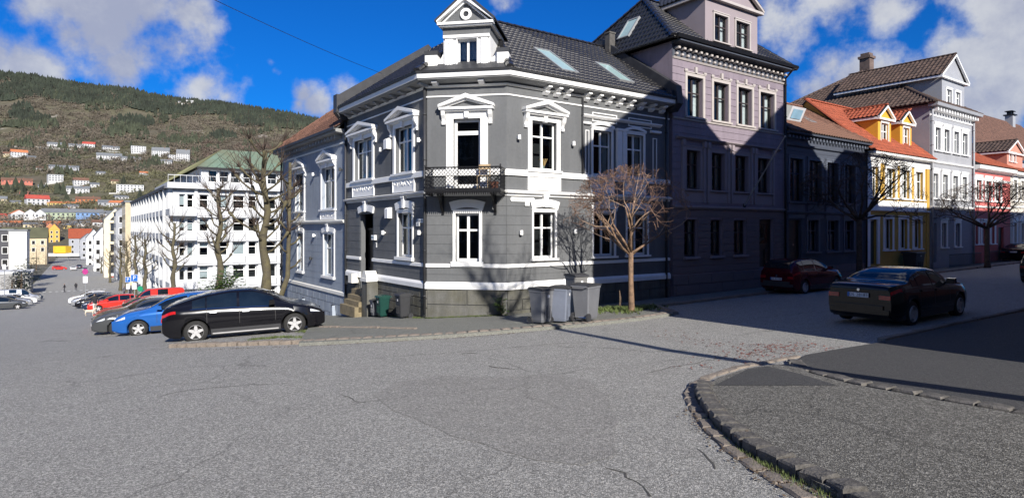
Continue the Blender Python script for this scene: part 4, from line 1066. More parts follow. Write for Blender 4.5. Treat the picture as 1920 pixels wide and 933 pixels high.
def sign_at(F, px, py, w_, h_, label, txt, size, cut=0, y=-.03):
    o = thing('street_sign', label, 'sign', F.pt(F.u(px), y, F.z(px, py)), F.a)
    c_ = h_*.3; P = [(-w_/2+c_, -h_/2), (w_/2-c_, -h_/2), (w_/2, -h_/2+c_), (w_/2, h_/2-c_), (w_/2-c_, h_/2), (-w_/2+c_, h_/2), (-w_/2, h_/2-c_), (-w_/2, -h_/2+c_)] if cut else [(-w_/2, -h_/2), (w_/2, -h_/2), (w_/2, h_/2), (-w_/2, h_/2)]
    obj('plate', MB().prism(P, -.012, .012), mat('enamel_white', (.72, .73, .72), .4, .05, 5), o)
    obj('rim', MB().prism([(p[0]*1.012, p[1]*1.03) for p in P], -.006, .014), mat('enamel_grey', (.45, .46, .46), .5, .05, 5), o)
    lettering('lettering', txt, size, mat('faded_ink', (.22, .23, .24), .7, .1, 9), o, Matrix.Translation((0, -.016, 0)) @ Matrix.Rotation(R_(90), 4, 'X'), .001)
    return o
sign_at(FR, 979, 374, 1.05, .155, 'long white street name plate right of the balcony above the window', 'Harald Hårfagres gt', .115, 1, -.035)
sign_at(FR, 986.5, 380.5, .2, .2, 'small white number plate under the long street name plate', '11', .12, 0, -.06)
sign_at(FL, 791, 413.5, .62, .14, 'white street name plate by the corner pipe on the shaded left wall', 'Welhavens gt', .1, 1, -.035)
sign_at(FL, 786, 420, .26, .14, 'small white number plate under the left street name plate', '68', .1, 0, -.05)
for (x, dz) in ((0, .0),):
    v = thing('flower_vase', 'pale dried flowers in a glass inside the lit upper right window', 'flowers', FR.pt(FR.u(1027), .28, FR.z(1027, 318)))
    mb = MB()
    for k in range(16): t = random.uniform(-.5, .5); mb.tube((0, 0, 0), (math.sin(t)*.35, random.uniform(-.05, .05), .42), .006, .016, 4)
    obj('stems', mb, mat('dry_flower', (.5, .3, .12), .9, .2, 9), v); obj('vase', MB().lathe([(0, 0), (.06, 0), (.05, .12), (.06, .16)], 10), mat('vase_glass', (.3, .35, .3), .1, .1, 3), v)
# ================================================================== HOUSES OF THE RIGHT STREET
ZG = -2.72
def house(name, label, F, u, grp=None, z=ZG): 
    p = F.pt(u, 0); return thing(name, label, 'house', (p.x, p.y, z), 0, grp)
def hip(root, F, u0, u1, d0, d1, ze, zr, inset, material, over=.4, ntile=0, holes=(), tw=.24, th=.34, frontholes=(), left=True, right=True):
    a, b, c, d = F.pt(u0-over*left, d0-over, ze), F.pt(u1+over*right, d0-over, ze), F.pt(u1+over*right, d1+over, ze), F.pt(u0-over*left, d1+over, ze)
    m = (d0+d1)/2; r0, r1 = F.pt(u0+(inset if left else 0), m, zr), F.pt(u1-(inset if right else 0), m, zr)
    g = bpy.data.objects.new('tiled_roof', None); COL.objects.link(g); g.parent = root; rl = root.location
    fr_ = tiles(g, [a, b, r1, r0], tw, th, material, ntile, frontholes, rl); tiles(g, [c, d, r0, r1], None, 1, material, 0, (), rl)
    sl_ = None
    if left: sl_ = tiles(g, [d, a, r0], tw, th, material, ntile//2, holes, rl)
    if right: tiles(g, [b, c, r1], tw if False else None, 1, material, 0, (), rl)
    ridge_caps(g, r0, r1, material, .14, .4, rl)
    if left: ridge_caps(g, a, r0, material, .14, .4, rl); ridge_caps(g, d, r0, material, .14, .4, rl)
    if right: ridge_caps(g, b, r1, material, .14, .4, rl)
    return g, fr_, sl_
def dormer(root, F, u0, u1, z0, z1, zt, d0, d1, wallm, roofm, wins, trim=WHITE, over=.18, tile=(.24, .34), gablem=None, ped=True, frame=WHITE, casing=WHITE, trans=.6, cas=.07):
    f = Facade(root, F, u0, u1, z0, z1, wallm, y=d0, name='dormer_wall', depth=.14, back=.8)
    for a, b, c, e in wins: f.win(a, b, c, e, cas=cas, trans=trans, frame=frame, casing=casing, curtain='side', sill=.05)
    f.done(); c = (u0+u1)/2; w_ = (u1-u0)/2+over; slope = (zt-z1)/w_
    for x in (u0, u1-.08): solid(root, F, [(x, d0+.01), (x+.08, d0+.01), (x+.08, d1), (x, d1)], z0, z1, wallm, 'dormer_cheek')
    put(MB().prism([(u0, z1), (u1, z1), (c, zt-.1)], d0, d0+.1), 'dormer_gable', gablem or wallm, root, F)
    g = bpy.data.objects.new('dormer_roof', None); COL.objects.link(g); g.parent = root
    pt = lambda u, y, z: F.pt(u, y, z)
    tiles(g, [pt(c+w_, d0-.2, z1-.02), pt(c+w_, d1, z1-.02), pt(c, d1, zt), pt(c, d0-.2, zt)], tile[0], tile[1], roofm, 0, (), root.location)
    tiles(g, [pt(c-w_, d1, z1-.02), pt(c-w_, d0-.2, z1-.02), pt(c, d0-.2, zt), pt(c, d1, zt)], tile[0], tile[1], roofm, 0, (), root.location)
    ridge_caps(g, pt(c, d0-.2, zt), pt(c, d1, zt), roofm, .11, .35, root.location)
    mb = MB()
    for sg in (-1, 1):
        q = [(c+sg*w_, z1-.14), (c+sg*w_, z1-.02), (c, zt-.02), (c, zt-.16)]; mb.prism(q if sg < 0 else q[::-1], d0-.22, d0-.08)
    mb.box(c-w_, c+w_, d0-.2, d0-.0, z1-.22, z1-.1)
    for sg in (-1, 1): mb.box(min(c+sg*w_, c+sg*(w_-.1)), max(c+sg*w_, c+sg*(w_-.1)), d0-.0, d1, z1-.2, z1-.07)
    put(mb, 'dormer_cornice', trim, root, F)
    return f
# ---------------- mauve house
mv = house('mauve_house', 'tall mauve house with bracketed cornice and black hipped roof beside the grey corner house', FR, 8.6)
UM0, UM1 = 8.6, 17.15; zE = FR.z(1272, 75, -.5); DM = 6.3
fm = Facade(mv, FR, UM0, UM1, -3.6, 7.85, MAUVE, depth=.22)
BRN = mat('dark_brown_frame', (.045, .035, .035), .5, .1, 3)
zu0, zu1 = FR.z(1302, 220), FR.z(1302, 145)
fm_u = []
for pa, pb in ((1287.5, 1317), (1337, 1365), (1383, 1409), (1424.5, 1451)):
    a, b = U(FR, pa, pb); fm.win(a, b, zu0, zu1, cas=.14, frame=BRN, casing=CREAMT, trans=.64, curtain='side', rows=[.62]); fm_u.append((a, b))
    put(MB().box(a-.2, a-.02, -.09, 0, zu1+.18, zu1+.27).box(b+.02, b+.2, -.09, 0, zu1+.18, zu1+.27).box((a+b)/2-.07, (a+b)/2+.07, -.11, 0, zu1+.16, zu1+.42), 'window_crown', CREAMT, mv, FR)
zm0, zm1 = FR.z(1301, 355), FR.z(1301, 282); zp = FR.z(1301, 379)
for pa, pb in ((1286, 1312), (1333, 1358), (1377, 1402), (1419.5, 1443)):
    a, b = U(FR, pa, pb); fm.win(a, b, zm0, zm1, cas=.15, frame=BRN, casing=MAUVES, curtain='side', rows=[.64], sill=.06)
    put(MB().box(a-.17, b+.17, -.04, 0, zp, zm0-.08), 'apron_panel', MAUVES, mv, FR)
    for x in (a-.33, b+.17): put(MB().box(x, x+.14, -.1, 0, zp, zm1+.16).box(x-.02, x+.16, -.15, 0, zm1+.16, zm1+.42), 'pilaster', MAUVES, mv, FR)
zg0, zg1 = FR.z(1295, 481), FR.z(1295, 411)
for pa, pb in ((1282, 1308), (1331.5, 1354.5), (1375, 1399)):
    a, b = U(FR, pa, pb); fm.win(a, b, zg0, zg1, cas=0, frame=BRN, casing=MAUVES, curtain='side', rows=[.64], sill=.1)
a, b = U(FR, 1423, 1450); fm.hole(a, b, FR.z(1436, 500), FR.z(1436, 411))
dd = put(MB().box(a, b, .16, .2, FR.z(1436, 500), FR.z(1436, 411)).box(a+.12, (a+b)/2-.06, .13, .161, zg0-1, zg0+.2).box((a+b)/2+.06, b-.12, .13, .161, zg0-1, zg0+.2), 'front_door', DOORB, mv, FR)
obj('pane', MB().quad((a+.15, .155, zg0+.5), (b-.15, .155, zg0+.5), (b-.15, .155, zg1-.15), (a+.15, .155, zg1-.15)), GLASS, dd)
fm.done(); zsc = FR.z(1262, 386)
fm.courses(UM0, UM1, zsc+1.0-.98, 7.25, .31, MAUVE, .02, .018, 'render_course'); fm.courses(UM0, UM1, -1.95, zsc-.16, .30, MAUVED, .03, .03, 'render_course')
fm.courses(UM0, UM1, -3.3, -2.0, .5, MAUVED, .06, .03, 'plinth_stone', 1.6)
mould(mv, FR, UM0, UM1, zsc, [(0, -.14), (.06, -.12), (.14, -.04), (.14, .02), (0, .05)], MAUVES, 'string_course')
mould(mv, FR, UM0+.2, UM1-.5, zm1+.42, [(0, 0), (.1, .02), (.18, .08), (.18, .12), (0, .16)], MAUVES, 'window_cornice')
mould(mv, FR, UM0, UM1, zu0-.14, [(0, -.06), (.07, -.04), (.09, .03), (0, .05)], CREAMT, 'sill_band')
mould(mv, FR, UM0, UM1, 7.26, [(0, -.02), (.06, 0), (.10, .08), (0, .1)], CREAMT, 'frieze_moulding')
mould(mv, FR, UM0-.05, UM1+.05, 0, [(0, 7.86), (.5, 7.90), (.5, 7.98), (0, 7.98)], DARKH, 'soffit'); mould(mv, FR, UM0-.3, UM1+.3, 0, [(.42, 7.99), (.58, 7.99), (.62, 8.13), (.42, 8.15)], BLACKF, 'gutter')
put(MB().box(UM0, UM1, -.015, 0, 7.37, 7.86), 'frieze', DARKH, mv, FR)
nb = 23
for r_, (zz_, o_) in enumerate(((7.43, .12), (7.66, .24))):
    me = cached(('mvm', r_), lambda: MB().box(-.07, .07, -o_, 0, 0, .085).mesh('modillion', CREAMT))
    for k in range(nb): putm(me, 'modillion', mv, FR, UM0+.2+(UM1-UM0-.4)*k/(nb-1), 0, zz_)
solid(mv, FR, [(UM0, .005), (UM0+.15, .005), (UM0+.15, DM), (UM0, DM)], -3.6, 7.98, MAUVE, 'side_wall'); solid(mv, FR, [(UM1-.15, .005), (UM1, .005), (UM1, DM), (UM1-.15, DM)], -3.6, 7.98, MAUVE, 'side_wall'); solid(mv, FR, [(UM0, DM-.15), (UM1, DM-.15), (UM1, DM), (UM0, DM)], -3.6, 7.98, MAUVE, 'rear_wall')
g, ff, sl_ = hip(mv, FR, UM0, UM1, 0, DM, 8.0, 11.05, 1.75, TILEB, .45, 300)
e, gg, nr, o = sl_
roof_window(g, o, e, gg, nr, 3.4, 4.15, 1.0, 2.3, mv.location, .12)
ud0, ud1 = U(FR, 1322, 1420); zdt = FR.z(1370, 4)
wds = [(*U(FR, 1338.5, 1364), FR.z(1350, 80), FR.z(1350, 29)), (*U(FR, 1379, 1404.5), FR.z(1350, 80), FR.z(1350, 29))]
dormer(mv, FR, ud0, ud1, 8.0, zdt+.02, zdt+1.4, .0, 4.2, MAUVES, TILEB, wds, CREAMT, .26, (.24, .34), frame=BRN, casing=CREAMT, cas=.08)
put(MB().lathe([(.15, -.06), (.24, -.06), (.24, -.0), (.15, 0), (.15, -.06)], 20, ((ud0+ud1)/2, 0, zdt+.45), 'y'), 'round_ornament', CREAMT, mv, FR)
pipe(mv, FR, UM1-.08, -3, 7.6, BLACKF, .055, -.12)
mbp = MB(); mbp.path([FR.pt(UM1-.08, -.12, 7.55)-mv.location, FR.pt(UM1-.08, -.45, 7.85)-mv.location, FR.pt(UM1-.05, -.55, 8.0)-mv.location], [.05]*3, 6); obj('downpipe_bend', mbp, BLACKF, mv)
fp = thing('flagpole', 'thin empty flagpole slanting out from the front of the mauve house', 'flagpole', FR.pt(FR.u(1394), -.03, FR.z(1394, 386)))
tip = Vector(((1472-CXP)/FPX*25.6, 25.6, (HY-256)/FPX*25.6)); tv = tip-fp.location
obj('pole', MB().tube((0, 0, 0), tv, .035, .02, 8), mat('pole_paint', (.4, .4, .4), .5, .1, 3), fp); obj('knob', MB().lathe([(0, -.05), (.045, 0), (0, .05)], 8, tuple(tv)), CREAMT, fp); obj('wall_bracket', MB().box(-.06, .06, -.06, .02, -.12, .1), BLACKF, fp)

# ---------------- dark blue house in the shade
dk = house('dark_blue_house', 'low dark blue wooden house with brown roof between the mauve and yellow houses', FR, 17.15)
UD0, UD1 = 17.17, 25.75; zed = 4.95; DD = 9
fd_ = Facade(dk, FR, UD0, UD1, -3.5, zed, DARKH); TRD = mat('slate_blue_trim', (.10, .115, .15), .6, .1, 2)
z0_, z1_ = FR.z(1492, 378), FR.z(1492, 297)
for pa, pb in ((1480, 1505), (1516, 1540), (1550, 1571), (1583, 1603)):
    a, b = U(FR, pa, pb); fd_.win(a, b, z0_, z1_, cas=.13, frame=DARKH, casing=TRD, curtain='side', rows=[.66], mull=1)
    put(MB().box(a-.15, b+.15, -.05, 0, z0_-.85, z0_-.1), 'apron_panel', TRD, dk, FR)
z0_, z1_ = FR.z(1524, 472), FR.z(1524, 412)
for pa, pb in ((1514, 1534), (1551, 1571), (1583, 1600)):
    a, b = U(FR, pa, pb); fd_.win(a, b, z0_, z1_, cas=.13, frame=TRD, casing=TRD, curtain='half', rows=[.66])
a, b = U(FR, 1478, 1502); dz = FR.z(1490, 495); fd_.hole(a, b, dz, FR.z(1490, 412))
dd = put(MB().box(a, b, .14, .2, dz, FR.z(1490, 412)), 'front_door', DOORB, dk, FR); obj('handle', MB().tube(((a+b)/2, .08, dz+1.0), ((a+b)/2, .14, dz+1.0), .04), CHROME, dd)
fd_.done(); fd_.courses(UD0, UD1, -1.4, 4.2, .22, DARKH, .02, .012, 'board'); fd_.courses(UD0, UD1, -3.3, -2.0, .5, MAUVED, .04, .03, 'plinth_stone', 1.5)
for z_ in (FR.z(1480, 398), 4.3): mould(dk, FR, UD0, UD1, z_, [(0, -.1), (.12, -.04), (.16, .04), (0, .08)], TRD, 'string_course')
me = MB().box(-.06, .06, -.22, 0, 0, .14).mesh('modillion', TRD)
for k in range(26): putm(me, 'modillion', dk, FR, UD0+.15+k*.33, 0, 4.62)
mould(dk, FR, UD0, UD1, zed-.16, [(0, 0), (.36, .04), (.38, .16), (0, .16)], DARKH, 'soffit')
solid(dk, FR, [(UD0, .01), (UD0+.15, .01), (UD0+.15, DD), (UD0, DD)], -3.5, zed, DARKH, 'side_wall'); solid(dk, FR, [(UD1-.15, .01), (UD1, .01), (UD1, DD), (UD1-.15, DD)], -3.5, zed, DARKH, 'side_wall')
gk = bpy.data.objects.new('tiled_roof', None); COL.objects.link(gk); gk.parent = dk
zr_ = FR.z(1475, 196, 3.9); A_, B_, C_, D_ = FR.pt(UD0, -.4, zed), FR.pt(UD1+.1, -.4, zed), FR.pt(UD1+.1, 3.9, zr_), FR.pt(UD0, 3.9, zr_)
ek, ggk, nk, ok_ = tiles(gk, [A_, B_, C_, D_], .26, .36, TILEBR, 300, ((1.2, 3.4, 1.6, 3.9),), dk.location); tiles(gk, [FR.pt(UD1, 8.2, zed), FR.pt(UD0, 8.2, zed), D_, C_], None, 1, TILEBR, 0, (), dk.location)
ridge_caps(gk, D_, C_, TILEBR, .14, .4, dk.location)
# little glazed skylight dormer
LB = mat('pale_metal', (.55, .57, .6), .4, .05, 2); Bk = Matrix.Translation(ok_-dk.location) @ Matrix((ek, ggk, nk)).transposed().to_4x4()
sd = obj('skylight_dormer', MB().prism([(1.7, 0), (3.9, 0), (1.8, .75)], 2.0, 3.35, 'x'), LB, gk, Bk)
obj('pane', MB().quad((2.2, 1.69, .12), (3.15, 1.69, .12), (3.15, 1.77, .62), (2.2, 1.77, .62)), mat('skylight_glass2', (.25, .42, .55), .08, .1, 1, spec=1), sd)
obj('side_pane', MB().prism([(1.7, 0), (3.9, 0), (1.8, .75)], 1.15, 1.99, 'x'), mat('sheet_glass', (.35, .38, .38), .15, .1, 1), gk, Bk)
roof_window(gk, ok_, ek, ggk, nk, 4.6, 5.3, 1.9, 3.1, dk.location)
pipe(dk, FR, UD1-.1, -3, 4.6, BLACKF, .05, -.1)

# ---------------- yellow house
ye = house('yellow_house', 'yellow house with white window surrounds, orange tiled roof and two ochre gabled dormers', FR, 26)
UY0, UY1 = 25.8, 34.55; zey = 4.55
fy = Facade(ye, FR, UY0, UY1, -3.5, zey, YELL); z0_, z1_ = FR.z(1670, 371), FR.z(1670, 316)
for pa, pb in ((1634, 1646), (1661.5, 1678), (1689.5, 1705), (1716, 1730)):
    a, b = U(FR, pa, pb); fy.win(a, b, z0_, z1_, cas=.22, trans=.66, curtain='side', sash=.045, bar=.05); put(MB().box(a-.24, b+.24, -.06, 0, z1_+.27, z1_+.42), 'window_crown', WHITE, ye, FR)
z0_, z1_ = FR.z(1666, 468), FR.z(1666, 410)
for pa, pb in ((1658, 1673), (1686.5, 1701), (1712.5, 1726)):
    a, b = U(FR, pa, pb); fy.win(a, b, z0_, z1_, cas=.18, trans=None, mull=1, curtain=None)
a, b = U(FR, 1630, 1643); dz = FR.z(1636, 495); fy.hole(a, b, dz, FR.z(1636, 412)); put(MB().box(a, b, .15, .2, dz, FR.z(1636, 412)).box(b+.02, b+.3, -.08, 0, dz, FR.z(1636, 405)).box(a-.1, b+.3, -.1, 0, FR.z(1636, 411), FR.z(1636, 403)), 'door_frame', WHITE, ye, FR)
put(MB().box(a+.05, b-.05, .12, .149, dz, FR.z(1636, 414)), 'front_door', mat('dark_green_door', (.02, .05, .04), .5, .1, 3), ye, FR)
fy.done(); zb_ = FR.z(1690, 385)
put(MB().box(UY0, UY1, -.03, 0, zb_-.35, zb_+.25), 'white_band', WHITE, ye, FR); mould(ye, FR, UY0, UY1, zb_-.4, [(0, 0), (.12, .02), (.12, .1), (0, .12)], WHITE, 'string_course'); mould(ye, FR, UY0, UY1, 3.95, [(0, -.05), (.08, 0), (.08, .1), (0, .12)], WHITE, 'frieze_moulding')
mould(ye, FR, UY0, UY1, zey-.2, [(0, -.3), (.05, -.3), (.1, 0), (.42, .06), (.44, .2), (0, .2)], WHITE, 'eaves_cornice')
for u in (UY0+.02, UY1-.45): put(MB().box(u, u+.4, -.05, 0, -3, 4.0), 'corner_pilaster', WHITE if u < 30 else YELL, ye, FR)
for x0, x1 in ((UY0, UY0+.15), (UY1-.15, UY1)): solid(ye, FR, [(x0, .01), (x1, .01), (x1, 7.2), (x0, 7.2)], -3.5, zey, YELL, 'side_wall')
gy = bpy.data.objects.new('tiled_roof', None); COL.objects.link(gy); gy.parent = ye; zry = 8.15; ins = .0
A_, B_, C_, D_ = FR.pt(UY0-.1, -.45, zey), FR.pt(UY1, -.45, zey), FR.pt(UY1, 3.6, zry), FR.pt(UY0-.1, 3.6, zry)
tiles(gy, [A_, B_, C_, D_], .26, .36, TILEO, 0, (), ye.location); tiles(gy, [FR.pt(UY1, 7.6, zey), FR.pt(UY0, 7.6, zey), D_, C_], None, 1, TILEO, 0, (), ye.location); ridge_caps(gy, D_, C_, TILEO, .15, .4, ye.location); ridge_caps(gy, A_, D_, TILEO, .15, .4, ye.location)
put(MB().prism([(0, zey), (3.6, zry-.05), (7.2, zey)], UY0, UY0+.15, 'x'), 'gable_wall', YELL, ye, FR)
for pa, pb, wa, wb in ((1646, 1670.5, 1651, 1665), (1687.5, 1709, 1692.5, 1704)):
    a, b = U(FR, pa, pb); a2, b2 = U(FR, wa, wb); k = .55; s_ = 1+.0
    a, b, a2, b2 = FR.u(pa, k), FR.u(pb, k), FR.u(wa, k), FR.u(wb, k)
    z_lo, z_hi = FR.z((pa+pb)/2, 275 if pa < 1680 else 283, k), FR.z((pa+pb)/2, 220 if pa < 1680 else 229, k)
    dormer(ye, FR, a, b, z_lo-.35, z_hi+.0, z_hi+.75, k, 3.6, YELD, TILEO, [(a2, b2, z_lo+.12, z_hi-.38)], WHITE, .2, (.26, .36), trans=.62, cas=.05)
# ---------------- light grey house
gh = house('light_grey_house', 'tall light grey house with gabled dormer, brick chimney and big dark brown tiled hipped roof', FR, 34.8)
UG0, UG1 = 34.7, 42.2; zeg = 8.35; DG = 14.5
LSH = mat('grey_side_render', (.30, .29, .32), .8, .05, 1, fine=.05)
fg = Facade(gh, FR, UG0, UG1, -3.4, zeg, LGREY)
for (ya, yb), xs in (((282, 242), ((1753, 1763), (1769.5, 1779.5), (1788, 1797.5), (1804, 1813.5))), ((370, 327), ((1748.5, 1758.5), (1767, 1776.5), (1786, 1795.5), (1803.5, 1812))), ((460, 417), ((1765, 1774), (1790.5, 1799.5)))):
    z0_, z1_ = FR.z(1775, ya+3), FR.z(1775, yb+1)
    for pa, pb in xs:
        a, b = U(FR, pa, pb); fg.win(a, b, z0_, z1_, cas=.2, trans=.66, curtain='side', sash=.05); put(MB().box(a-.24, b+.24, -.1, 0, z1_+.25, z1_+.36), 'window_crown', WHITE, gh, FR)
a, b = U(FR, 1745, 1756); dz = FR.z(1750, 492); fg.hole(a, b, dz, FR.z(1750, 418)); put(MB().box(a, b, .15, .2, dz, FR.z(1750, 418)), 'front_door', mat('white_door', (.3, .3, .33), .5, .05, 3), gh, FR)
fg.done(); fg.courses(UG0, UG1, -1.8, .9, .3, LGREY, .02, .02, 'render_course')
for y_ in (307, 389): mould(gh, FR, UG0, UG1, FR.z(1775, y_), [(0, -.1), (.1, -.05), (.14, .05), (0, .1)], WHITE, 'string_course')
mould(gh, FR, UG0-.1, UG1+.1, zeg-.75, [(0, -.05), (.07, 0), (.07, .1), (0, .12)], WHITE, 'frieze_moulding'); mould(gh, FR, UG0-.3, UG1+.3, zeg-.2, [(0, 0), (.55, .05), (.6, .25), (0, .25)], LGREY, 'eaves_cornice')
me = MB().box(-.08, .08, -.42, 0, 0, .2).mesh('modillion', WHITE)
for k in range(16): putm(me, 'modillion', gh, FR, UG0+.25+k*.47, 0, zeg-.45)
solid(gh, FR, [(UG0, .01), (UG0+.15, .01), (UG0+.15, DG), (UG0, DG)], -3.4, zeg, LSH, 'side_wall'); solid(gh, FR, [(UG1-.15, .01), (UG1, .01), (UG1, DG), (UG1-.15, DG)], -3.4, zeg, LGREY, 'side_wall')
gr_, _, _ = hip(gh, FR, UG0, UG1+.3, 0, DG, zeg+.05, 13.2, 6.9, TILED, .5, 0, tw=.3, th=.42, right=False)
pipe(gh, FR, UG0+.1, -3, 8, LGREY, .07, -.12); pipe(gh, FR, UG1-.1, -3, 8, LGREY, .07, -.12)
ch_ = (MB().box(UG0+6.6, UG0+7.35, DG/2-.4, DG/2+.4, 12.3, 14.1).box(UG0+6.5, UG0+7.45, DG/2-.5, DG/2+.5, 14.1, 14.3).box(UG0+6.65, UG0+7.3, DG/2-.35, DG/2+.35, 14.3, 14.55))
chm = put(ch_, 'chimney', mat('sooty_brick', (.14, .10, .085), .9, .2, 3, fine=.2), gh, FR)
ux = FR.u(1766, .2), FR.u(1808, .2); zt_ = FR.z(1787, 148, .2)
dormer(gh, FR, ux[0], ux[1], zeg, zt_, zt_+1.75, .2, 7.5, LGREY, TILED, [(FR.u(1774, .2), FR.u(1784, .2), FR.z(1779, 192), FR.z(1779, 165)), (FR.u(1791, .2), FR.u(1800, .2), FR.z(1779, 192), FR.z(1779, 165))], WHITE, .45, (.3, .42), trans=.6, cas=.1)
# ---------------- pink house
pk = house('pink_house', 'pinkish red house with white windows and orange roof behind the bare street tree', FR, 42.3)
UP0, UP1 = 42.25, 50.3; zep = 4.75
fp_ = Facade(pk, FR, UP0, UP1, -3.4, zep, PINK)
for (ya, yb), xs in (((376, 336), ((1830, 1840), (1848, 1858), (1866, 1876))), ((457, 417), ((1826.5, 1834), (1840.5, 1848), (1857.5, 1864.5)))):
    z0_, z1_ = FR.z(1845, ya), FR.z(1845, yb)
    for pa, pb in xs: a, b = U(FR, pa, pb); fp_.win(a, b, z0_, z1_, cas=.25, trans=.66, curtain='side', sash=.06)
a, b = U(FR, 1872, 1882); dz = FR.z(1877, 487); fp_.hole(a, b, dz, dz+2.6); put(MB().box(a, b, .15, .2, dz, dz+2.6), 'front_door', DOORB, pk, FR); fp_.done()
mould(pk, FR, UP0, UP1, FR.z(1845, 388), [(0, -.1), (.1, -.05), (.14, .05), (0, .1)], WHITE, 'string_course'); mould(pk, FR, UP0, UP1, zep-.5, [(0, 0), (.1, .1), (.45, .2), (.5, .45), (0, .5)], WHITE, 'eaves_cornice')
mould(pk, FR, UP0, UP1, zep-1.15, [(0, 0), (.08, .04), (.08, .2), (0, .24)], WHITE, 'frieze_moulding')
for x0, x1 in ((UP0, UP0+.15), (UP1-.15, UP1)): solid(pk, FR, [(x0, .01), (x1, .01), (x1, 9), (x0, 9)], -3.4, zep, PINK, 'side_wall')
gp_ = bpy.data.objects.new('tiled_roof', None); COL.objects.link(gp_); gp_.parent = pk
tiles(gp_, [FR.pt(UP0, -.5, zep), FR.pt(UP1, -.5, zep), FR.pt(UP1, 4.2, zep+2.6), FR.pt(UP0, 4.2, zep+2.6)], .3, .42, TILEO, 0, (), pk.location); tiles(gp_, [FR.pt(UP1, 8.9, zep), FR.pt(UP0, 8.9, zep), FR.pt(UP0, 4.2, zep+2.6), FR.pt(UP1, 4.2, zep+2.6)], None, 1, TILEO, 0, (), pk.location)
u0d, u1d = FR.u(1888, 1), FR.u(1917, 1); dormer(pk, FR, u0d, u1d, zep, FR.z(1900, 285, 1), FR.z(1900, 262, 1), 1, 5, mat('salmon_board', (.5, .22, .16), .7, .05, 1), TILED, [(u0d+.5, u0d+1.1, FR.z(1900, 304, 1), FR.z(1900, 288, 1)), (u0d+1.5, u0d+2.1, FR.z(1900, 304, 1), FR.z(1900, 288, 1))], WHITE, .3, (.3, .42))
# ---------------- cream house at the edge
cr = house('cream_house', 'pale cream house with pointed window hoods at the right edge beyond the pink house', FR, 50.5)
UC0, UC1 = 50.35, 60
CPAL = mat('pale_cream_render', (.55, .52, .46), .7, .05, 1)
fq = Facade(cr, FR, UC0, UC1, -3.4, 4.6, CPAL)
for ya, yb in ((376, 337), (455, 418)):
    z0_, z1_ = FR.z(1902, ya), FR.z(1902, yb)
    for k in range(5):
        a = UC0+.7+k*1.8; fq.win(a, a+.8, z0_, z1_, cas=.16, trans=.66, curtain='side')
        if ya > 400: put(MB().prism([(a-.3, z1_+.2), (a+1.1, z1_+.2), (a+.4, z1_+.75)], -.1, 0), 'pointed_hood', WHITE, cr, FR)
fq.done(); mould(cr, FR, UC0, UC1, 4.2, [(0, 0), (.1, .1), (.45, .2), (.5, .4), (0, .45)], WHITE, 'eaves_cornice'); mould(cr, FR, UC0, UC1, FR.z(1902, 388), [(0, -.1), (.1, -.05), (.14, .05), (0, .1)], WHITE, 'string_course')
solid(cr, FR, [(UC0, .01), (UC1, .01), (UC1, 9), (UC0, 9)], 4.3, 4.6, CPAL, 'attic_floor')
gq = bpy.data.objects.new('tiled_roof', None); COL.objects.link(gq); gq.parent = cr
tiles(gq, [FR.pt(UC0, -.5, 4.65), FR.pt(UC1, -.5, 4.65), FR.pt(UC1, 4.2, 6.6), FR.pt(UC0, 4.2, 6.6)], .3, .42, TILEO, 0, (), cr.location)
# ---------------- big brown roof behind
bb = thing('brown_roofed_house', 'large house with dark red brown tiled roof and chimney rising behind the pink house', 'house', FR.pt(70, 14, ZG))
ub_ = FR.u(1830, 10); solid(bb, FR, [(ub_, 10), (ub_+36, 10), (ub_+36, 20), (ub_+4, 20)], -3, FR.z(1870, 292, 9.6), LSH)
gb = bpy.data.objects.new('tiled_roof', None); COL.objects.link(gb); gb.parent = bb; zb0, zb1 = FR.z(1870, 292, 9.6), FR.z(1870, 224, 16)
ub0, ub1 = FR.u(1826, 9.6), FR.u(1822, 16)
tiles(gb, [FR.pt(ub0, 9.6, zb0), FR.pt(ub0+40, 9.6, zb0), FR.pt(ub0+40, 16, zb1), FR.pt(ub1, 16, zb1)], .3, .42, mat('red_brown_tile', (.13, .065, .045), .8, .3, 3, fine=.3), 0, (), bb.location)
uc_ = FR.u(1897, 15.5); put(MB().box(uc_-.6, uc_+.6, 15.2, 16.2, zb1-1, zb1+1.0), 'chimney', LGREY, bb, FR)
put(MB().box(uc_-.8, uc_+.8, 15.0, 16.4, zb1+1.0, zb1+1.15).box(uc_-.5, uc_-.3, 15.4, 16, zb1+1.15, zb1+1.6).box(uc_+.3, uc_+.5, 15.4, 16, zb1+1.15, zb1+1.6).box(uc_-.8, uc_+.8, 15.2, 16.2, zb1+1.6, zb1+1.7), 'chimney_cap', BLACKF, bb, FR)

# ================================================================== BLUE GREY HOUSE left of the corner house
wg = thing('blue_grey_house', 'blue grey house with white pedimented windows and brown tiled hipped roof down the left street', 'house', FL.pt(-13, 0, -3.9))
UW0, UW1 = FL.u(530), -7.92; zew = FL.z(640, 240, -.3)
fw = Facade(wg, FL, UW0, UW1, -5.2, zew, GREYL)
zw0, zw1 = FL.z(617, 392), FL.z(617, 313); zx0, zx1 = FL.z(617, 517), FL.z(617, 438); wband = FL.z(600, 414)
for pa, pb, qa, qb in ((554, 572, 558, 570), (602, 630, 607, 628)):
    a, b = U(FL, pa, pb); fw.win(a+.15, b-.15, zw0, zw1, cas=.17, trans=.68, curtain='side'); pediment(wg, FL, (a+b)/2, zw1+.26, min(2.3, b-a+.75), .55, tym=GREYL); ornament(wg, FL, a, b, wband+.05, zw0-.1)
    a, b = U(FL, qa, qb); fw.win(a+.08, b-.08, zx0, zx1, cas=.12, trans=.66, curtain='side', sill=.12); arch_head(wg, FL, a-.05, b+.05, zx1+.02, h=.28)
fw.done(); zlb = FL.z(600, 543)
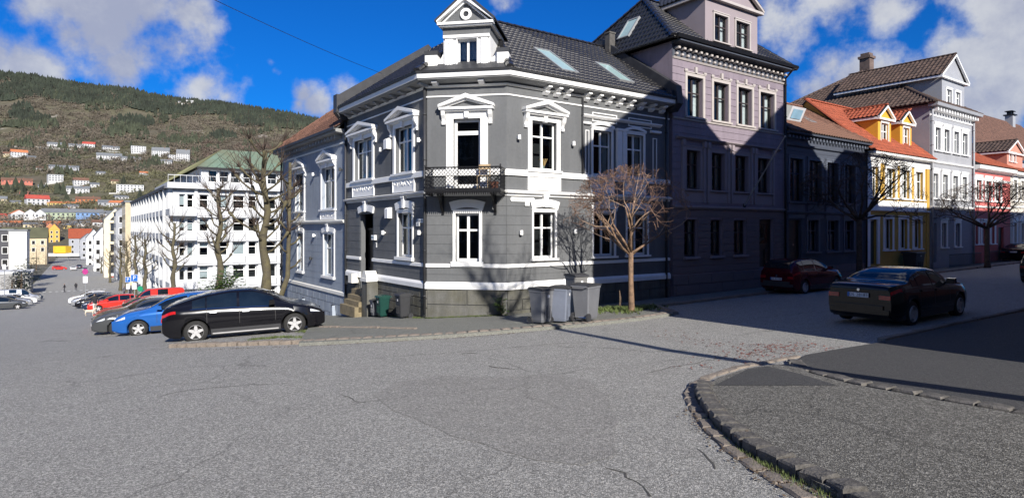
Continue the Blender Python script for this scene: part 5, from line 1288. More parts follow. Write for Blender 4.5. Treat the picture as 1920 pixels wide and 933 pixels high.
fw.courses(UW0, UW1, zlb+.2, wband-.22, .33, GREYL); fw.courses(UW0, UW1, -5.0, zlb-.01, .42, GREYL, .05, .03, 'plinth_stone', 1.0)
mould(wg, FL, UW0, UW1, wband, [(0, -.15), (.1, -.14), (.18, -.06), (.18, 0), (0, .04)], IVORY, 'string_course'); mould(wg, FL, UW0, UW1, zlb, [(0, 0), (.10, 0), (.10, .14), (0, .18)], IVORY, 'plinth_band')
mould(wg, FL, UW0-.3, UW1, zew-.2, [(0, 0), (.5, .06), (.52, .2), (0, .2)], SOFFIT, 'soffit'); mould(wg, FL, UW0-.3, UW1, zew-.06, [(.48, 0), (.6, 0), (.6, .14), (.48, .14)], LEAD, 'gutter'); mould(wg, FL, UW0, UW1, zew-.62, [(0, 0), (.05, .0), (.05, .08), (0, .1)], IVORY, 'frieze_line')
me = MB().box(-.07, .07, -.34, 0, 0, .14).mesh('modillion', SOFFIT)
for k in range(22): putm(me, 'modillion', wg, FL, UW0+.3+k*.46, 0, zew-.36)
solid(wg, FL, [(UW0, .01), (UW0+.15, .01), (UW0+.15, 8.5), (UW0, 8.5)], -5.2, zew, GREYL, 'side_wall'); solid(wg, FL, [(UW0, 8.3), (UW1, 8.3), (UW1, 8.5), (UW0, 8.5)], -5.2, zew, GREYL, 'rear_wall')
hip(wg, FL, UW0, UW1, 0, 8.5, zew+.02, FL.z(610, 203, 4.25), 3.6, TILEBR, .5, 300, right=False, tw=.26, th=.36)
pipe(wg, FL, UW0+.12, -4.8, zew-.4, LEAD, .055, -.1)
for px, py, mt, lb in ((591, 327, WHITE, 'white wall lamp between the upper windows of the blue grey house'), (592, 441, WHITE, 'white wall lamp between the ground floor windows of the blue grey house'), (642, 318, mat('dark_lamp', (.03, .03, .03), .5, .1, 3), 'small dark wall lamp at the upper right edge of the blue grey house'),
                       (586, 484, MC['dark_lamp'] if 'dark_lamp' in MC else BLACKF, 'dark iron wall bracket low between the ground floor windows'), (544, 481, BLACKF, 'dark iron wall bracket near the left edge of the blue grey house')):
    lampb(FL, px, py, lb, 'wall lamps on the blue grey house', mt)
for px, py in ((572, 562), (628, 575)):
    u = FL.u(px); 
    put(MB().prism([(u-.25, FL.z(px, py)-.6), (u+.3, FL.z(px, py)-.6), (u+.22, FL.z(px, py)+.1)], -.22, -.06), 'cellar_shaft', GREYL, wg, FL); put(MB().box(u-.3, u+.25, -.065, -.05, FL.z(px, py)-.4, FL.z(px, py)+.1), 'cellar_window', DARKIN, wg, FL)
# ================================================================== OPPOSITE ROW (beside the camera, out of view: it throws the shade)
def opp(name, label, t0, t1, zwall, prof, material, roofm, depth=11, s0=3.0, F=None):
    F = F or Frame(xy(s0, t1), -UR); w_ = t1-t0; r = thing(name, label, 'house', (*xy(s0, t1), -2.4), 0, 'houses across the street beside the camera')
    f = Facade(r, F, 0, w_, -4, zwall, material)
    nf = max(2, int((zwall+1.5)/3.3)); nc = int(w_/2.2)
    for i in range(nf):
        for k in range(nc):
            a = (k+.5)*w_/nc-.55; f.win(a, a+1.1, -1.0+i*3.3, .9+i*3.3, cas=.12, trans=.66)
    f.done()
    P = [(t1-t, z) for t, z in prof][::-1]; body = [(0, -4), (w_, -4)]+[(min(max(p[0], 0), w_), p[1]-.12) for p in P[::-1]]
    put(MB().prism(body, .25, depth), 'wall', material, r, F)
    top = P[::-1]; mb = MB()
    for (a, za), (b, zb) in zip(top, top[1:]): mb.prism([(a, za), (b, zb), (b, zb-.12), (a, za-.12)], -.35, depth+.3)
    put(mb, 'roof', roofm, r, F); put(MB().prism([(0, zwall)]+[(w_, zwall)]+[(min(max(p[0], 0), w_), p[1]-.13) for p in top], 0, .2), 'gable', material, r, F)
    return r
OW = mat('opposite_render', (.42, .36, .27), .8, .08, 1); OW2 = mat('opposite_red_render', (.36, .14, .10), .8, .08, 1)
opp('gabled_house', 'sand coloured gabled house at the corner across the street', 13.1, 21.9, 10.5, [(12.5, 10.6), (17.67, 13.94), (22.0, 11.05)], OW, TILED)
opp('gabled_house', 'red gabled house next to the sand coloured one across the street', 21.95, 30.4, 10.6, [(21.95, 11.0), (26.3, 13.95), (30.5, 10.75)], OW2, TILED)
opp('flat_roofed_house', 'narrow flat topped house across the street', 30.45, 35.3, 10.8, [(30.45, 10.85), (32.4, 12.1), (35.3, 12.05)], OW, LEAD)
opp('long_house', 'low long house farther along the row across the street', 35.35, 76, 8.9, [(35.35, 9.0), (76, 9.0)], OW2, TILED)

BHC = mat('cream_block_render', (.30, .27, .22), .8, .08, 1)
opp('unseen_town_house', 'unseen brown grey house added behind the camera for darker window reflections', -34, 9, 12.5, [(-34, 13.2), (9, 13.2)], BHC, TILED, 10, -33)  # unseen house added so the balcony door reflects walls instead of sky
opp('unseen_town_house', 'long brown grey house lining the left street beside the camera', 0, 46, 9.6, [(0, 11), (46, 11)], BHC, TILED, 9, 0, Frame(xy(-36, -12.5), UL))
# ================================================================== TREES
def rdir(d, ang):
    a = d.orthogonal().normalized(); b = d.cross(a); t = random.uniform(0, 6.283); return (d*math.cos(ang)+(a*math.cos(t)+b*math.sin(t))*math.sin(ang)).normalized()
def grow(mbs, p, d, r, L_, depth, up=.25, spread=.6, kids=3, wob=.22, rmin=.006, env=None):
    n = 4; pts = [p.copy()]; rad = [r]; q = p.copy(); dd = d.copy(); sh = []
    for i in range(n):
        dd = (dd+Vector((random.gauss(0, wob), random.gauss(0, wob), random.gauss(up*.35, wob*.6)))).normalized(); q = q+dd*L_/n
        if env and not env(q): dd = (dd*.3+Vector((0, 0, .1))-(q-env.c).normalized()*.5).normalized()
        pts.append(q.copy()); rad.append(max(rmin, r*(1-.55*(i+1)/n))); sh.append((q.copy(), dd.copy(), rad[-1]))
    mbs[min(depth, len(mbs)-1)].path(pts, rad, 6 if r > .03 else (4 if r > .012 else 3))
    if depth >= grow.maxd: return
    for k in range(kids):
        q, dd, rr = sh[-1] if k == 0 else random.choice(sh[1:])
        grow(mbs, q, rdir(dd, random.uniform(.25, spread)), max(rmin, rr*random.uniform(.6, .85)), L_*random.uniform(.5, .8), depth+1, up, spread, kids, wob, rmin, env)
def street_tree(name, label, loc, ht, R, Hc, r0, barkm, twigm, nmain=7, maxd=4, kids=3, lean=(0, 0), seed=1, tilt=(.7, 1.25), group='leafless street trees', rmin=.005):
    random.seed(seed); grow.maxd = maxd; t = thing(name, label, 'tree', loc, 0, group); tr, cr1, cr2 = MB(), MB(), MB()
    pts = [Vector((0, 0, -.15)), Vector((.02, .0, .15)), Vector((lean[0]*.5+random.uniform(-.03, .03), lean[1]*.5, ht*.5)), Vector((lean[0], lean[1], ht))]
    tr.path(pts, [r0*1.5, r0*1.1, r0*.92, r0*.85], 10); top = pts[-1]
    def env(q): v = q-env.c; return (v.x**2+v.y**2)/(R*R)+(v.z/Hc)**2 < 1
    env.c = top+Vector((0, 0, Hc*.35))
    for k in range(nmain):
        a = 2.4*k+random.uniform(-.2, .2); e = tilt[0]+(tilt[1]-tilt[0])*((k*.618) % 1); d = Vector((math.cos(a)*math.sin(e), math.sin(a)*math.sin(e), math.cos(e)))
        grow([tr, tr, cr1, cr2, cr2, cr2], top+Vector((0, 0, -random.uniform(0, .15))), d, r0*.5, R*.74, 1, .14, 1.0, kids, .24, rmin, env)
    obj('trunk', tr, barkm, t, smooth=True); tag(obj('branches', cr1, barkm if twigm is TWIGB else mat('pale_branch', (.30, .21, .15), .85, .3, 6), t), kind='stuff'); tag(obj('crown', cr2, twigm, t), kind='stuff'); return t
tb = gp(1183, 583, .1)
t1_ = street_tree('street_tree', 'small round leafless tree with orange brown trunk and reddish twigs by the grey wheelie bins', tb, 1.95, 2.25, 2.1, .095, mat('orange_brown_bark', (.20, .125, .078), .8, .3, 5, bump=.7, bscale=20, fine=.3), TWIG, 10, 5, 3, seed=11, tilt=(.3, 1.4), rmin=.006)
mb = MB()
for ch_ in list(t1_.children):
    if ch_.name.startswith('crown'):
        vs = [v.co.copy() for v in random.sample(list(ch_.data.vertices), min(600, len(ch_.data.vertices)))]
        for v in vs: leafq(.016)(mb, v)
obj('buds', mb, mat('red_buds', (.33, .10, .07), .8, .3, 9), t1_)
def px_tree(px, s_): # where the ray of a pixel column crosses a line parallel to the right street
    r = (px-CXP)/FPX; y = s_/(r*UL.x+UL.y); return Vector((r*y, y, G(r*y, y)+.08))
street_tree('street_tree', 'dark leafless spreading tree in front of the yellow house', px_tree(1611, 14.7), 3.1, 2.9, 2.4, .14, TWIGB, TWIGB, 10, 5, 3, seed=5, rmin=.009, tilt=(.4, 1.35))
street_tree('street_tree', 'dark leafless tree in front of the pink house near the right edge', px_tree(1851, 14.9), 2.6, 3.0, 2.3, .16, TWIGB, TWIGB, 10, 5, 3, seed=8, rmin=.010, tilt=(.4, 1.35))
# tall tree out of view on the right, whose shadow crosses the road
random.seed(3); grow.maxd = 3
lt = thing('tall_street_tree', 'tall slim leafless tree standing off to the right of the camera', 'tree', (10.8, 2.9, G(10.8, 2.9)), 0, 'leafless street trees'); tr, cr_ = MB(), MB(); gz = lt.location.z
tp = [(0, 0, -.2), (-1.0, .3, 1.6), (-2.6, .9, 3.2), (-3.6, 1.3, 4.6), (-3.9, 1.4, 6.4), (-4.0, 1.45, 8.2), (-4.0, 1.5, 9.3)]
tr.path(tp, [.2, .17, .15, .14, .12, .11, .09], 10)
for k in range(9):
    b = Vector(tp[-1 if k < 5 else -2]); a = k*2.4; grow([tr, tr, cr_, cr_], b+Vector((0, 0, -.3*(k % 4))), Vector((math.cos(a)*.8, math.sin(a)*.8, .7)).normalized(), .07, 1.5, 1, .4, .8, 4, .2, .012)
obj('trunk', tr, BARK, lt); obj('crown', cr_, BARK, lt)
# pollarded trees down the left street
def pollard(px, t_, ytop, r0, seed, label, narm=16, arm=1.6, fork=False, z0=None, twigs=4):
    random.seed(seed); r = (px-CXP)/FPX; y = t_/(r*UR.x+UR.y); x = r*y; g0 = G(x, y); H = (HY-ytop)/FPX*y-g0
    t = thing('pollard_tree', label, 'tree', (x, y, g0), 0, 'pollarded trees along the left street'); tr, cr = MB(), MB()
    n = 15; pts = [Vector((math.sin(k*1.1+seed)*.12*(k > 0), math.cos(k*1.7+seed)*.09*(k > 0), -.3+(H+.3)*k/(n-1))) for k in range(n)]
    tr.path(pts, [r0*(1.15-.72*k/(n-1))*(1.0+.22*(k % 2)) for k in range(n)], 9)
    for k in range(narm):
        f = .38+.62*(k+random.random()*.6)/narm; z = H*min(.99, f); c = pts[min(n-2, int(f*(n-1)))].copy(); c.z = z; a = k*2.4+random.uniform(-.4, .4)
        L_ = arm*(1.15-.7*f)*random.uniform(.6, 1.3); d = Vector((math.cos(a), math.sin(a), .15)); q = [c]; rr = [r0*.30]
        for j in range(4): d = (d+Vector((random.gauss(0, .15), random.gauss(0, .15), .22))).normalized(); q.append(q[-1]+d*L_/4); rr.append(r0*(.27-.04*j))
        rr[-1] = r0*.42; q.append(q[-1]+d*.08); rr.append(r0*.2); tr.path(q, rr, 6)
        for _ in range(twigs*2+2):
            e = (d+Vector((random.gauss(0, .6), random.gauss(0, .6), random.gauss(.3, .5)))).normalized(); l = random.uniform(.4, 1.5); m_ = q[-1]+e*l*.5+Vector((0, 0, .03)); cr.path([q[-1], m_, q[-1]+e*l+Vector((0, 0, l*.2))], [.022, .015, .009], 3)
    if fork:
        q = [Vector((0, 0, .9)), Vector((.8, .15, 1.1)), Vector((1.15, .2, 2.2)), Vector((1.2, .25, 4.5)), Vector((1.25, .3, H*.93))]; tr.path(q, [r0*.75, r0*.7, r0*.6, r0*.5, r0*.35], 8)
        for k in range(12):
            z = 2.6+k*.42; a = k*2.1; c = Vector((1.2, .25, z)); e = Vector((math.cos(a), math.sin(a), .5)); tr.path([c, c+e*.35, c+e*.6+Vector((0, 0, .2))], [.06, .05, .06], 5)
            for _ in range(2): cr.path([c+e*.6, c+e*1.1+Vector((random.gauss(0, .2), random.gauss(0, .2), .3))], [.014, .006], 3)
    obj('trunk', tr, BARKM, t, smooth=True); obj('crown', cr, TWIGB, t); return t
pollard(497, 8.4, 282, .225, 4, 'thick mossy pollarded tree with a second stem, closest to the blue grey house', 22, 2.3, True, twigs=5)
pollard(411, 8.4, 352, .22, 9, 'knobbly pollarded tree behind the black hatchback, in front of the white block', 20, 1.7)
pollard(326, 8.3, 418, .22, 6, 'leaning pollarded tree in front of the corner of the white block', 18, 1.7)
for i, (px, yt) in enumerate(((272, 448), (254, 440), (238, 452), (226, 462), (206, 470), (190, 482), (178, 486), (168, 492), (160, 497))):
    pollard(px, 7.9-.25*i, yt, .24, 20+i, ['pollarded tree left of the street corner, before the tan house', 'pollarded tree behind the blue parking signs', 'small pollarded tree before the tan house', 'small pollarded tree right of the cream tower house', 'small pollarded tree at the foot of the cream tower house', 'far pollarded tree before the white gabled house', 'far pollarded tree among the parked cars', 'far small pollarded tree behind the white plate sign', 'farthest pollarded tree of the row'][i], 14, 1.9, twigs=3)
def bush(name, label, loc, R, H, n, material, sz, cat='shrub', group=None, stem=True):
    t = thing(name, label, cat, loc, 0, group); mb = MB(); st2 = MB()
    cl = [Vector((random.uniform(-R, R)*.7, random.uniform(-R, R)*.7, random.uniform(.25, .85)*H)) for _ in range(9)]
    for _ in range(n):
        c = random.choice(cl); p = c+Vector((random.gauss(0, R*.25), random.gauss(0, R*.25), random.gauss(0, H*.15)))
        if p.z > .03: leafq(sz)(mb, p)
    for c in cl: st2.tube((0, 0, 0), c, .03*R, .01*R, 4)
    obj('foliage', mb, material, t); obj('stem', st2, BARK, t); return t
random.seed(12)
y_ = 38; bush('rhododendron', 'round green leafy bush behind the black hatchback in front of the white block', ((423-CXP)/FPX*y_, y_, G((423-CXP)/FPX*y_, y_)+.3), 1.3, 2.5, 1600, LEAF, .13)
bush('ivy_bush', 'small bright green bush at the foot of the grey house left of the bins', FC.pt(2.72, -.25, G(*FC.pt(2.7, -.2).to_2d())+.08), .30, .62, 420, LEAF, .05)
stp = thing('tree_stake', 'short broken wooden stake standing in the weeds beside the small tree', 'stake', gp(1162, 577, .1)); obj('post', MB().path([(0, 0, 0), (.02, 0, .35), (-.01, 0, .62)], [.035, .04, .012], 6), BARK, stp)

# ================================================================== WHEELIE BINS
def bin_(loc, rz, w_, d_, h_, m1, m2, label, group, wheel_r=.1, big=False, sticker=True):
    t = thing('wheelie_bin', label, 'bin', loc, rz, group); mb = MB(); b = .8
    def ring(z, k, ch=.03):
        x, y = w_/2*k, d_/2*k; return [(-x+ch, -y, z), (x-ch, -y, z), (x, -y+ch, z), (x, y-ch, z), (x-ch, y, z), (-x+ch, y, z), (-x, y-ch, z), (-x, -y+ch, z)]
    rings = [ring(.06, b-.06), ring(.12, b), ring(.5*h_, .9), ring(h_-.16, .985), ring(h_-.15, 1.03), ring(h_-.09, 1.04)]
    for r in rings: mb.v += r
    for j in range(len(rings)-1):
        for k in range(8): mb.f.append((j*8+k, j*8+(k+1) % 8, j*8+8+(k+1) % 8, j*8+8+k))
    mb.f.append(tuple(range(7, -1, -1))); mb.f.append(tuple(range(40, 48)))
    obj('body', mb, m1, t); lm = MB(); x, y = w_/2*1.06, d_/2*1.06
    lm.prism([(-y-.03, h_-.09), (y, h_-.085), (y-.02, h_-.02), (0, h_), (-y, h_-.04)], -x, x, 'x'); obj('lid', lm, m2, t)
    obj('handle', MB().tube((-x*.8, y+.08, h_-.08), (x*.8, y+.08, h_-.08), .018).tube((-x*.8, y+.08, h_-.08), (-x*.8, y-.05, h_-.12), .016).tube((x*.8, y+.08, h_-.08), (x*.8, y-.05, h_-.12), .016), m1, t)
    for sx in (-1, 1):
        wl = obj('wheel', MB().lathe([(0, 0), (wheel_r*.5, .01), (wheel_r, .0), (wheel_r, .05), (wheel_r*.5, .045), (0, .05)], 16), BIND, t, Matrix.Translation((sx*(w_/2*b+.0)-(.05 if sx < 0 else 0), y*b-.02+.03, wheel_r)) @ Matrix.Rotation(R_(90), 4, 'Y'))
    obj('axle', MB().tube((-w_/2*b, y*b, wheel_r), (w_/2*b, y*b, wheel_r), .012), CHROME, t)
    rb = MB()
    for k in (-1, 0, 1): rb.box(k*w_*.2-.01, k*w_*.2+.01, -d_/2*.97-.005, -d_/2*.9, .18, h_*.5)
    rb.box(-w_/2*.8, w_/2*.8, -d_/2*1.02, -d_/2*.98, h_-.2, h_-.17); obj('rib', rb, m1, t)
    if sticker: obj('sticker', MB().box(-.03, .05, -d_/2*1.03, -d_/2*1.02, h_-.3, h_-.22), PLATE, t)
    return t
GB = 'grey wheelie bins on the pavement in front of the corner house'
b1 = gp(1015, 606, .09); bin_(b1, FR.a+.12, .50, .56, 1.07, BINP, BIND, 'grey wheelie bin farthest left in the group, seen from the front', GB)
b2 = gp(1051, 604, .09); bin_(b2, FR.a+.55, .46, .54, 1.09, mat('blue_grey_bin', (.16, .18, .23), .4, .06, 3, fine=.05), BIND, 'bluish grey wheelie bin in the middle of the group', GB)
b3 = gp(1100, 602, .09)+Vector((0, .15, 0)); bin_(b3, FR.a+1.9, .58, .74, 1.12, BINP, BIND, 'large grey wheelie bin at the right of the group with wheels showing', GB, .13)
b4 = gp(1083, 596, .09)+Vector((0, .35, 0)); bin_(b4, FR.a-.1, .5, .56, 1.36, mat('pale_bin', (.17, .17, .17), .5, .06, 3), BIND, 'taller pale grey wheelie bin behind the large one, lid showing above it', GB)
GL_ = 'wheelie bins against the shaded left wall'
q = FL.pt(FL.u(738), -.45); bin_((q.x, q.y, G(q.x, q.y)+.09), FL.a, .42, .42, .86, BING, BING, 'dark green wheelie bin against the left wall of the corner house', GL_)
q = FL.pt(FL.u(777), -.45); bin_((q.x, q.y, G(q.x, q.y)+.09), FL.a, .44, .44, .92, BIND, BIND, 'black wheelie bin against the left wall next to the corner pipe', GL_)
q = FL.pt(FL.u(723), -.4); bin_((q.x, q.y, G(q.x, q.y)+.09), FL.a, .36, .4, .7, BINP, BIND, 'small grey wheelie bin half hidden left of the green one', GL_)
q = FR.pt(FR.u(1690), -.7); bin_((q.x, q.y, G(q.x, q.y)+.09), FR.a, 1.3, .8, 1.25, BIND, BIND, 'wide black container bin in front of the yellow house', None, sticker=True)
# railing by the grey and pink houses
for u0, u1, lb in ((FR.u(1752), FR.u(1812), 'low dark iron fence in front of the light grey house'), (FR.u(1826), FR.u(1868), 'low dark iron fence in front of the pink house')):
    q = FR.pt(u0, -.9); z_ = G(q.x, q.y)+.09; f_ = thing('iron_fence', lb, 'fence', (q.x, q.y, z_), FR.a, 'low iron fences on the right street')
    obj('rail', MB().box(0, u1-u0, -.015, .015, .85, .9).box(0, u1-u0, -.015, .015, .12, .15), BLACKF, f_); n = int((u1-u0)/.18); me = MB().box(-.01, .01, -.01, .01, 0, .86).mesh('picket', BLACKF)
    for k in range(n+1): link('picket', me, f_, Matrix.Translation((k*(u1-u0)/n, 0, 0)))
# overhead wire
A_ = Vector(((716-CXP)/FPX*26, 26, (HY-138)/FPX*26)); B_ = Vector(((400-CXP)/FPX*15, 15, (HY+14)/FPX*15)); C_ = B_+(B_-A_)*.6
wi = thing('overhead_cable', 'thin dark cable running across the blue sky to the corner house roof', 'cable', A_); mb = MB(); pts = []
for k in range(25):
    f = k/24; p = A_.lerp(C_, f)-A_; p.z -= 4*f*(1-f)*.18; pts.append(p)
mb.path(pts, [.008]*25, 5); obj('cable', mb, BLACKF, wi)
# ================================================================== CARS
def tab(T): return lambda x: lerp_tab(T, x)
def cat_(T):
    xs = [p[0] for p in T]; ys = [p[1] for p in T]; n = len(T)
    m = [0]*n
    for i in range(n):
        if 0 < i < n-1:
            d0, d1 = (ys[i]-ys[i-1])/(xs[i]-xs[i-1]), (ys[i+1]-ys[i])/(xs[i+1]-xs[i]); m[i] = 0 if d0*d1 <= 0 else 2*d0*d1/(d0+d1)
        else: m[i] = (ys[1]-ys[0])/(xs[1]-xs[0]) if i == 0 else (ys[-1]-ys[-2])/(xs[-1]-xs[-2])
    def f(x):
        if x <= xs[0]: return ys[0]
        if x >= xs[-1]: return ys[-1]
        for i in range(n-1):
            if x <= xs[i+1]: break
        h = xs[i+1]-xs[i]; t = (x-xs[i])/h
        return (2*t**3-3*t*t+1)*ys[i]+(t**3-2*t*t+t)*h*m[i]+(-2*t**3+3*t*t)*ys[i+1]+(t**3-t*t)*h*m[i+1]
    return f
KINDS = {
 'liftback': dict(L=4.47, W=.91, top=[(0, .93), (.06, 1.03), (.18, 1.09), (.75, 1.27), (1.3, 1.39), (1.9, 1.45), (2.35, 1.44), (2.8, 1.32), (3.45, 1.0), (3.9, .88), (4.25, .76), (4.42, .65), (4.47, .55)],
   belt=[(0, .86), (.3, .97), (1.0, .965), (2.2, .93), (3.3, .90), (3.9, .80), (4.3, .66), (4.47, .5)], wx=(.86, 3.56), r=.325, side=[(.78, 1.12), (1.16, 1.96), (2.03, 2.98)], ws=(2.62, 3.16), rw=(.22, 1.25), chrome=True),
 'sedan': dict(L=4.62, W=.905, top=[(0, .98), (.05, 1.05), (.2, 1.08), (.75, 1.12), (1.2, 1.31), (1.7, 1.42), (2.2, 1.43), (2.7, 1.36), (3.35, 1.03), (4.0, .94), (4.4, .80), (4.55, .68), (4.62, .58)],
   belt=[(0, .92), (.3, 1.0), (1.0, .98), (2.5, .94), (3.4, .91), (4.1, .82), (4.45, .66), (4.62, .5)], wx=(.92, 3.72), r=.325, side=[(.98, 1.25), (1.29, 2.05), (2.12, 3.0)], ws=(2.62, 3.28), rw=(.72, 1.42), chrome=False),
 'hatch': dict(L=4.15, W=.88, top=[(0, .95), (.05, 1.1), (.2, 1.33), (.45, 1.43), (1.0, 1.49), (1.7, 1.48), (2.3, 1.37), (3.05, 1.02), (3.6, .92), (3.95, .80), (4.1, .66), (4.15, .56)],
   belt=[(0, .88), (.3, .98), (1.0, .96), (2.2, .93), (3.1, .90), (3.7, .80), (4.0, .66), (4.15, .5)], wx=(.72, 3.30), r=.31, side=[(.35, .75), (.8, 1.62), (1.7, 2.65)], ws=(2.15, 2.95), rw=(.05, .4), chrome=False),
 'van': dict(L=4.7, W=.92, top=[(0, 1.7), (.06, 1.83), (.3, 1.88), (1.5, 1.9), (2.7, 1.86), (3.1, 1.72), (3.75, 1.12), (4.2, 1.0), (4.55, .85), (4.7, .65)],
   belt=[(0, 1.12), (2.4, 1.1), (3.7, 1.0), (4.2, .9), (4.55, .72), (4.7, .55)], wx=(.85, 3.85), r=.33, side=[(1.3, 2.1), (2.65, 3.45)], ws=(3.02, 3.68), rw=None, chrome=False),
}
def paintm(name, col, metal=.0):
    return mat(name, col, .16, .03, 3, coat=.3, spec=.35, metal=metal)
def wheel_parts(r, w_=.21):
    def tyre(): return MB().lathe([(r*.62, -w_/2), (r*.93, -w_/2), (r, -w_/2+.03), (r, w_/2-.03), (r*.93, w_/2), (r*.62, w_/2)], 28, axis='y').mesh('tyre', TYRE, True)
    def rim():
        mb = MB(); mb.lathe([(r*.66, .01), (r*.62, -.02), (r*.60, .09)], 28, (0, -w_/2, 0), 'y'); mb.lathe([(0, .02), (.05, .02), (.06, .05)], 12, (0, -w_/2, 0), 'y')
        for k in range(5):
            a = k*2*math.pi/5+.3; c, s_ = math.cos(a), math.sin(a); n = (-s_, c)
            for w0, w1, y0 in ((.055, .030, 0.015),):
                P = [(n[0]*w0+c*.04, n[1]*w0+s_*.04), (-n[0]*w0+c*.04, -n[1]*w0+s_*.04), (-n[0]*w1+c*r*.63, -n[1]*w1+s_*r*.63), (n[0]*w1+c*r*.63, n[1]*w1+s_*r*.63)]
                mb.prism([(p[0], p[1]) for p in P], -w_/2+y0, -w_/2+y0+.03)
        return mb.mesh('rim', RIM)
    def disc(): return MB().lathe([(0, 0), (r*.63, 0)], 20, (0, -w_/2+.10, 0), 'y').mesh('brake_disc', TYRE)
    k = round(r, 3); return cached(('ty', k), tyre), cached(('ri', k), rim), cached(('di', k), disc)
def car(name, label, loc, rz, kind, paint, pitch=0, plate=None, group='parked cars', detail=True):
    K = KINDS[kind]; Lc, W = K['L'], K['W']; T, B_ = cat_(K['top']), cat_(K['belt'])
    root = thing(name, label, 'car' if kind != 'van' else 'van', loc, 0, group); root.rotation_euler = (0, -pitch, rz)
    r = K['r']; Ra = r+.055
    def Wd(x): f = max(0, 1-x/.55); b = max(0, 1-(Lc-x)/.85); return W*(1-.14*f**2.2-.22*b**2.4)
    def sec(x):
        w_ = Wd(x); zt = T(x); bl = min(B_(x), zt-.03); zu = .17+.16*max(0, 1-x/.3)**2+.10*max(0, 1-(Lc-x)/.4)**2; zs = zu+.04; inn = .88
        for wx in K['wx']:
            if abs(x-wx) < Ra: zs = max(zs, r*.98+math.sqrt(Ra*Ra-(x-wx)**2)); inn = .58
        h = zt-bl; wr = w_*.93-.40*max(0, h-.03)*(1 if kind != 'van' else .45); wr = max(wr, .3); mid = max(.5, zs+.012)
        z1 = max(bl-.13, mid+.02); mz = max(.62, mid+.004)
        P = [(0, zu), (w_*inn, zu), (w_*inn, zs), (w_*.965, zs), (w_*1.0, mid), (w_*1.002, mz), (w_*.988, max(z1, mz+.01)), (w_*.955, max(bl, z1+.02))]
        bz = P[-1][1]; zt = max(zt, bz+.012)
        P += [(w_*.93, bz+.012+.04*min(1, h)), (w_*.93+(wr-w_*.93)*.5, bz+(zt-bz)*.5), (wr, zt-.07*min(1, h*3)), (wr-.09, zt-.018*min(1, h*4)), (wr*.55, zt-.004), (0, zt)]
        return P
    xs = {0, .02, .06, .12, .2, Lc-.02, Lc-.06, Lc-.12, Lc-.2, Lc}
    xs |= {round(Lc*k/46, 3) for k in range(47)}
    for wx in K['wx']: xs |= {wx+Ra*math.cos(math.pi*k/14) for k in range(15)} | {wx-Ra-.003, wx+Ra+.003}
    xs = sorted(xs); body = MB(); n = 14
    for x in xs:
        P = sec(x); body.v += [(x, p[0], p[1]) for p in P]+[(x, -p[0], p[1]) for p in P[1:-1]]
    m = n+n-2
    ringi = list(range(n))+list(range(m-1, n-1, -1))
    for j in range(len(xs)-1):
        for k in range(m):
            a, b = ringi[k], ringi[(k+1) % m]; body.f.append((j*m+a, j*m+b, (j+1)*m+b, (j+1)*m+a))
    body.f.append(tuple(ringi[::-1])); e = (len(xs)-1)*m; body.f.append(tuple(e+k for k in ringi))
    bo = obj('body', body, paint, root); me = bo.data
    me.polygons.foreach_set('use_smooth', [True]*len(me.polygons)); me.set_sharp_from_angle(angle=R_(42))
    def patch(nm, x0, x1, js, sides, material, off=.006, ns=10, parent=root, f0=0, f1=1, cond=None):
        """strip of the body surface between section points js, lifted slightly"""
        mb = MB()
        for sg in sides:
            base = len(mb.v); rows = []
            for i in range(ns+1):
                x = x0+(x1-x0)*i/ns; P = sec(x); row = []
                for jj, j in enumerate(js):
                    jf = int(j); fr_ = j-jf; p = P[jf] if fr_ == 0 else (P[jf][0]+(P[jf+1][0]-P[jf][0])*fr_, P[jf][1]+(P[jf+1][1]-P[jf][1])*fr_)
                    row.append((x, sg*(p[0]+off*(1 if p[0] > .02 else 0)), p[1]+(off if j >= 9 else 0)))
                rows.append(row)
            for row in rows: mb.v += row
            k = len(js)
            for i in range(ns):
                for q in range(k-1):
                    f = (base+i*k+q, base+i*k+q+1, base+(i+1)*k+q+1, base+(i+1)*k+q); mb.f.append(f if sg < 0 else f[::-1])
        return obj(nm, mb, material, parent, smooth=True)
    for x0, x1 in K['side']:
        patch('side_window', x0, x1, [8, 9, 10], (1,), GLASSD); patch('side_window', x0, x1, [8, 9, 10], (-1,), GLASSD)
    patch('windscreen', *K['ws'], [11.1, 11.6, 12, 13], (1, -1), GLASSD, .008)
    if K['rw']: patch('rear_window', *K['rw'], [10.7, 11, 12, 13], (1, -1), GLASSD, .008)
    if detail:
        for x in [a for a, b in K['side']][1:]+[K['side'][-1][1]+.04]: patch('door_seam', x-.006, x+.006, [4, 5, 6, 7, 8], (1, -1), INK, .003, 1)
        for a, b in K['side'][-2:]: patch('door_handle', a+.08, a+.26, [6.2, 6.5], (1, -1), CHROME if K['chrome'] else paint, .025, 2)
        if K['chrome']: patch('sill_trim', 1.3, 3.1, [3.08, 3.2], (1, -1), RIM, .012, 6); patch('window_trim', K['side'][0][0]-.05, K['side'][-1][1]-.08, [7.4, 7.9], (1, -1), CHROME, .01, 12)
        patch('sill', K['wx'][0]+Ra+.02, K['wx'][1]-Ra-.02, [3, 3.6], (1, -1), BIND, .004, 6)
    if detail:
        patch('bonnet_seam', K['ws'][1]+.1, Lc-.3, [11.0, 11.08], (1, -1), INK, .003, 8); patch('fuel_flap', K['wx'][0]+.1, K['wx'][0]+.28, [6.05, 6.1], (1,), INK, .004, 2)
        for yy in (-.35, .25):
            xw = K['ws'][1]-.02; Pw = sec(xw); wz = Pw[12][1]+.02; obj('wiper', MB().tube((xw+.03, yy, wz), (xw-.18, yy+.45, wz+(sec(xw-.18)[12][1]-Pw[12][1])+.015), .008), INK, root)
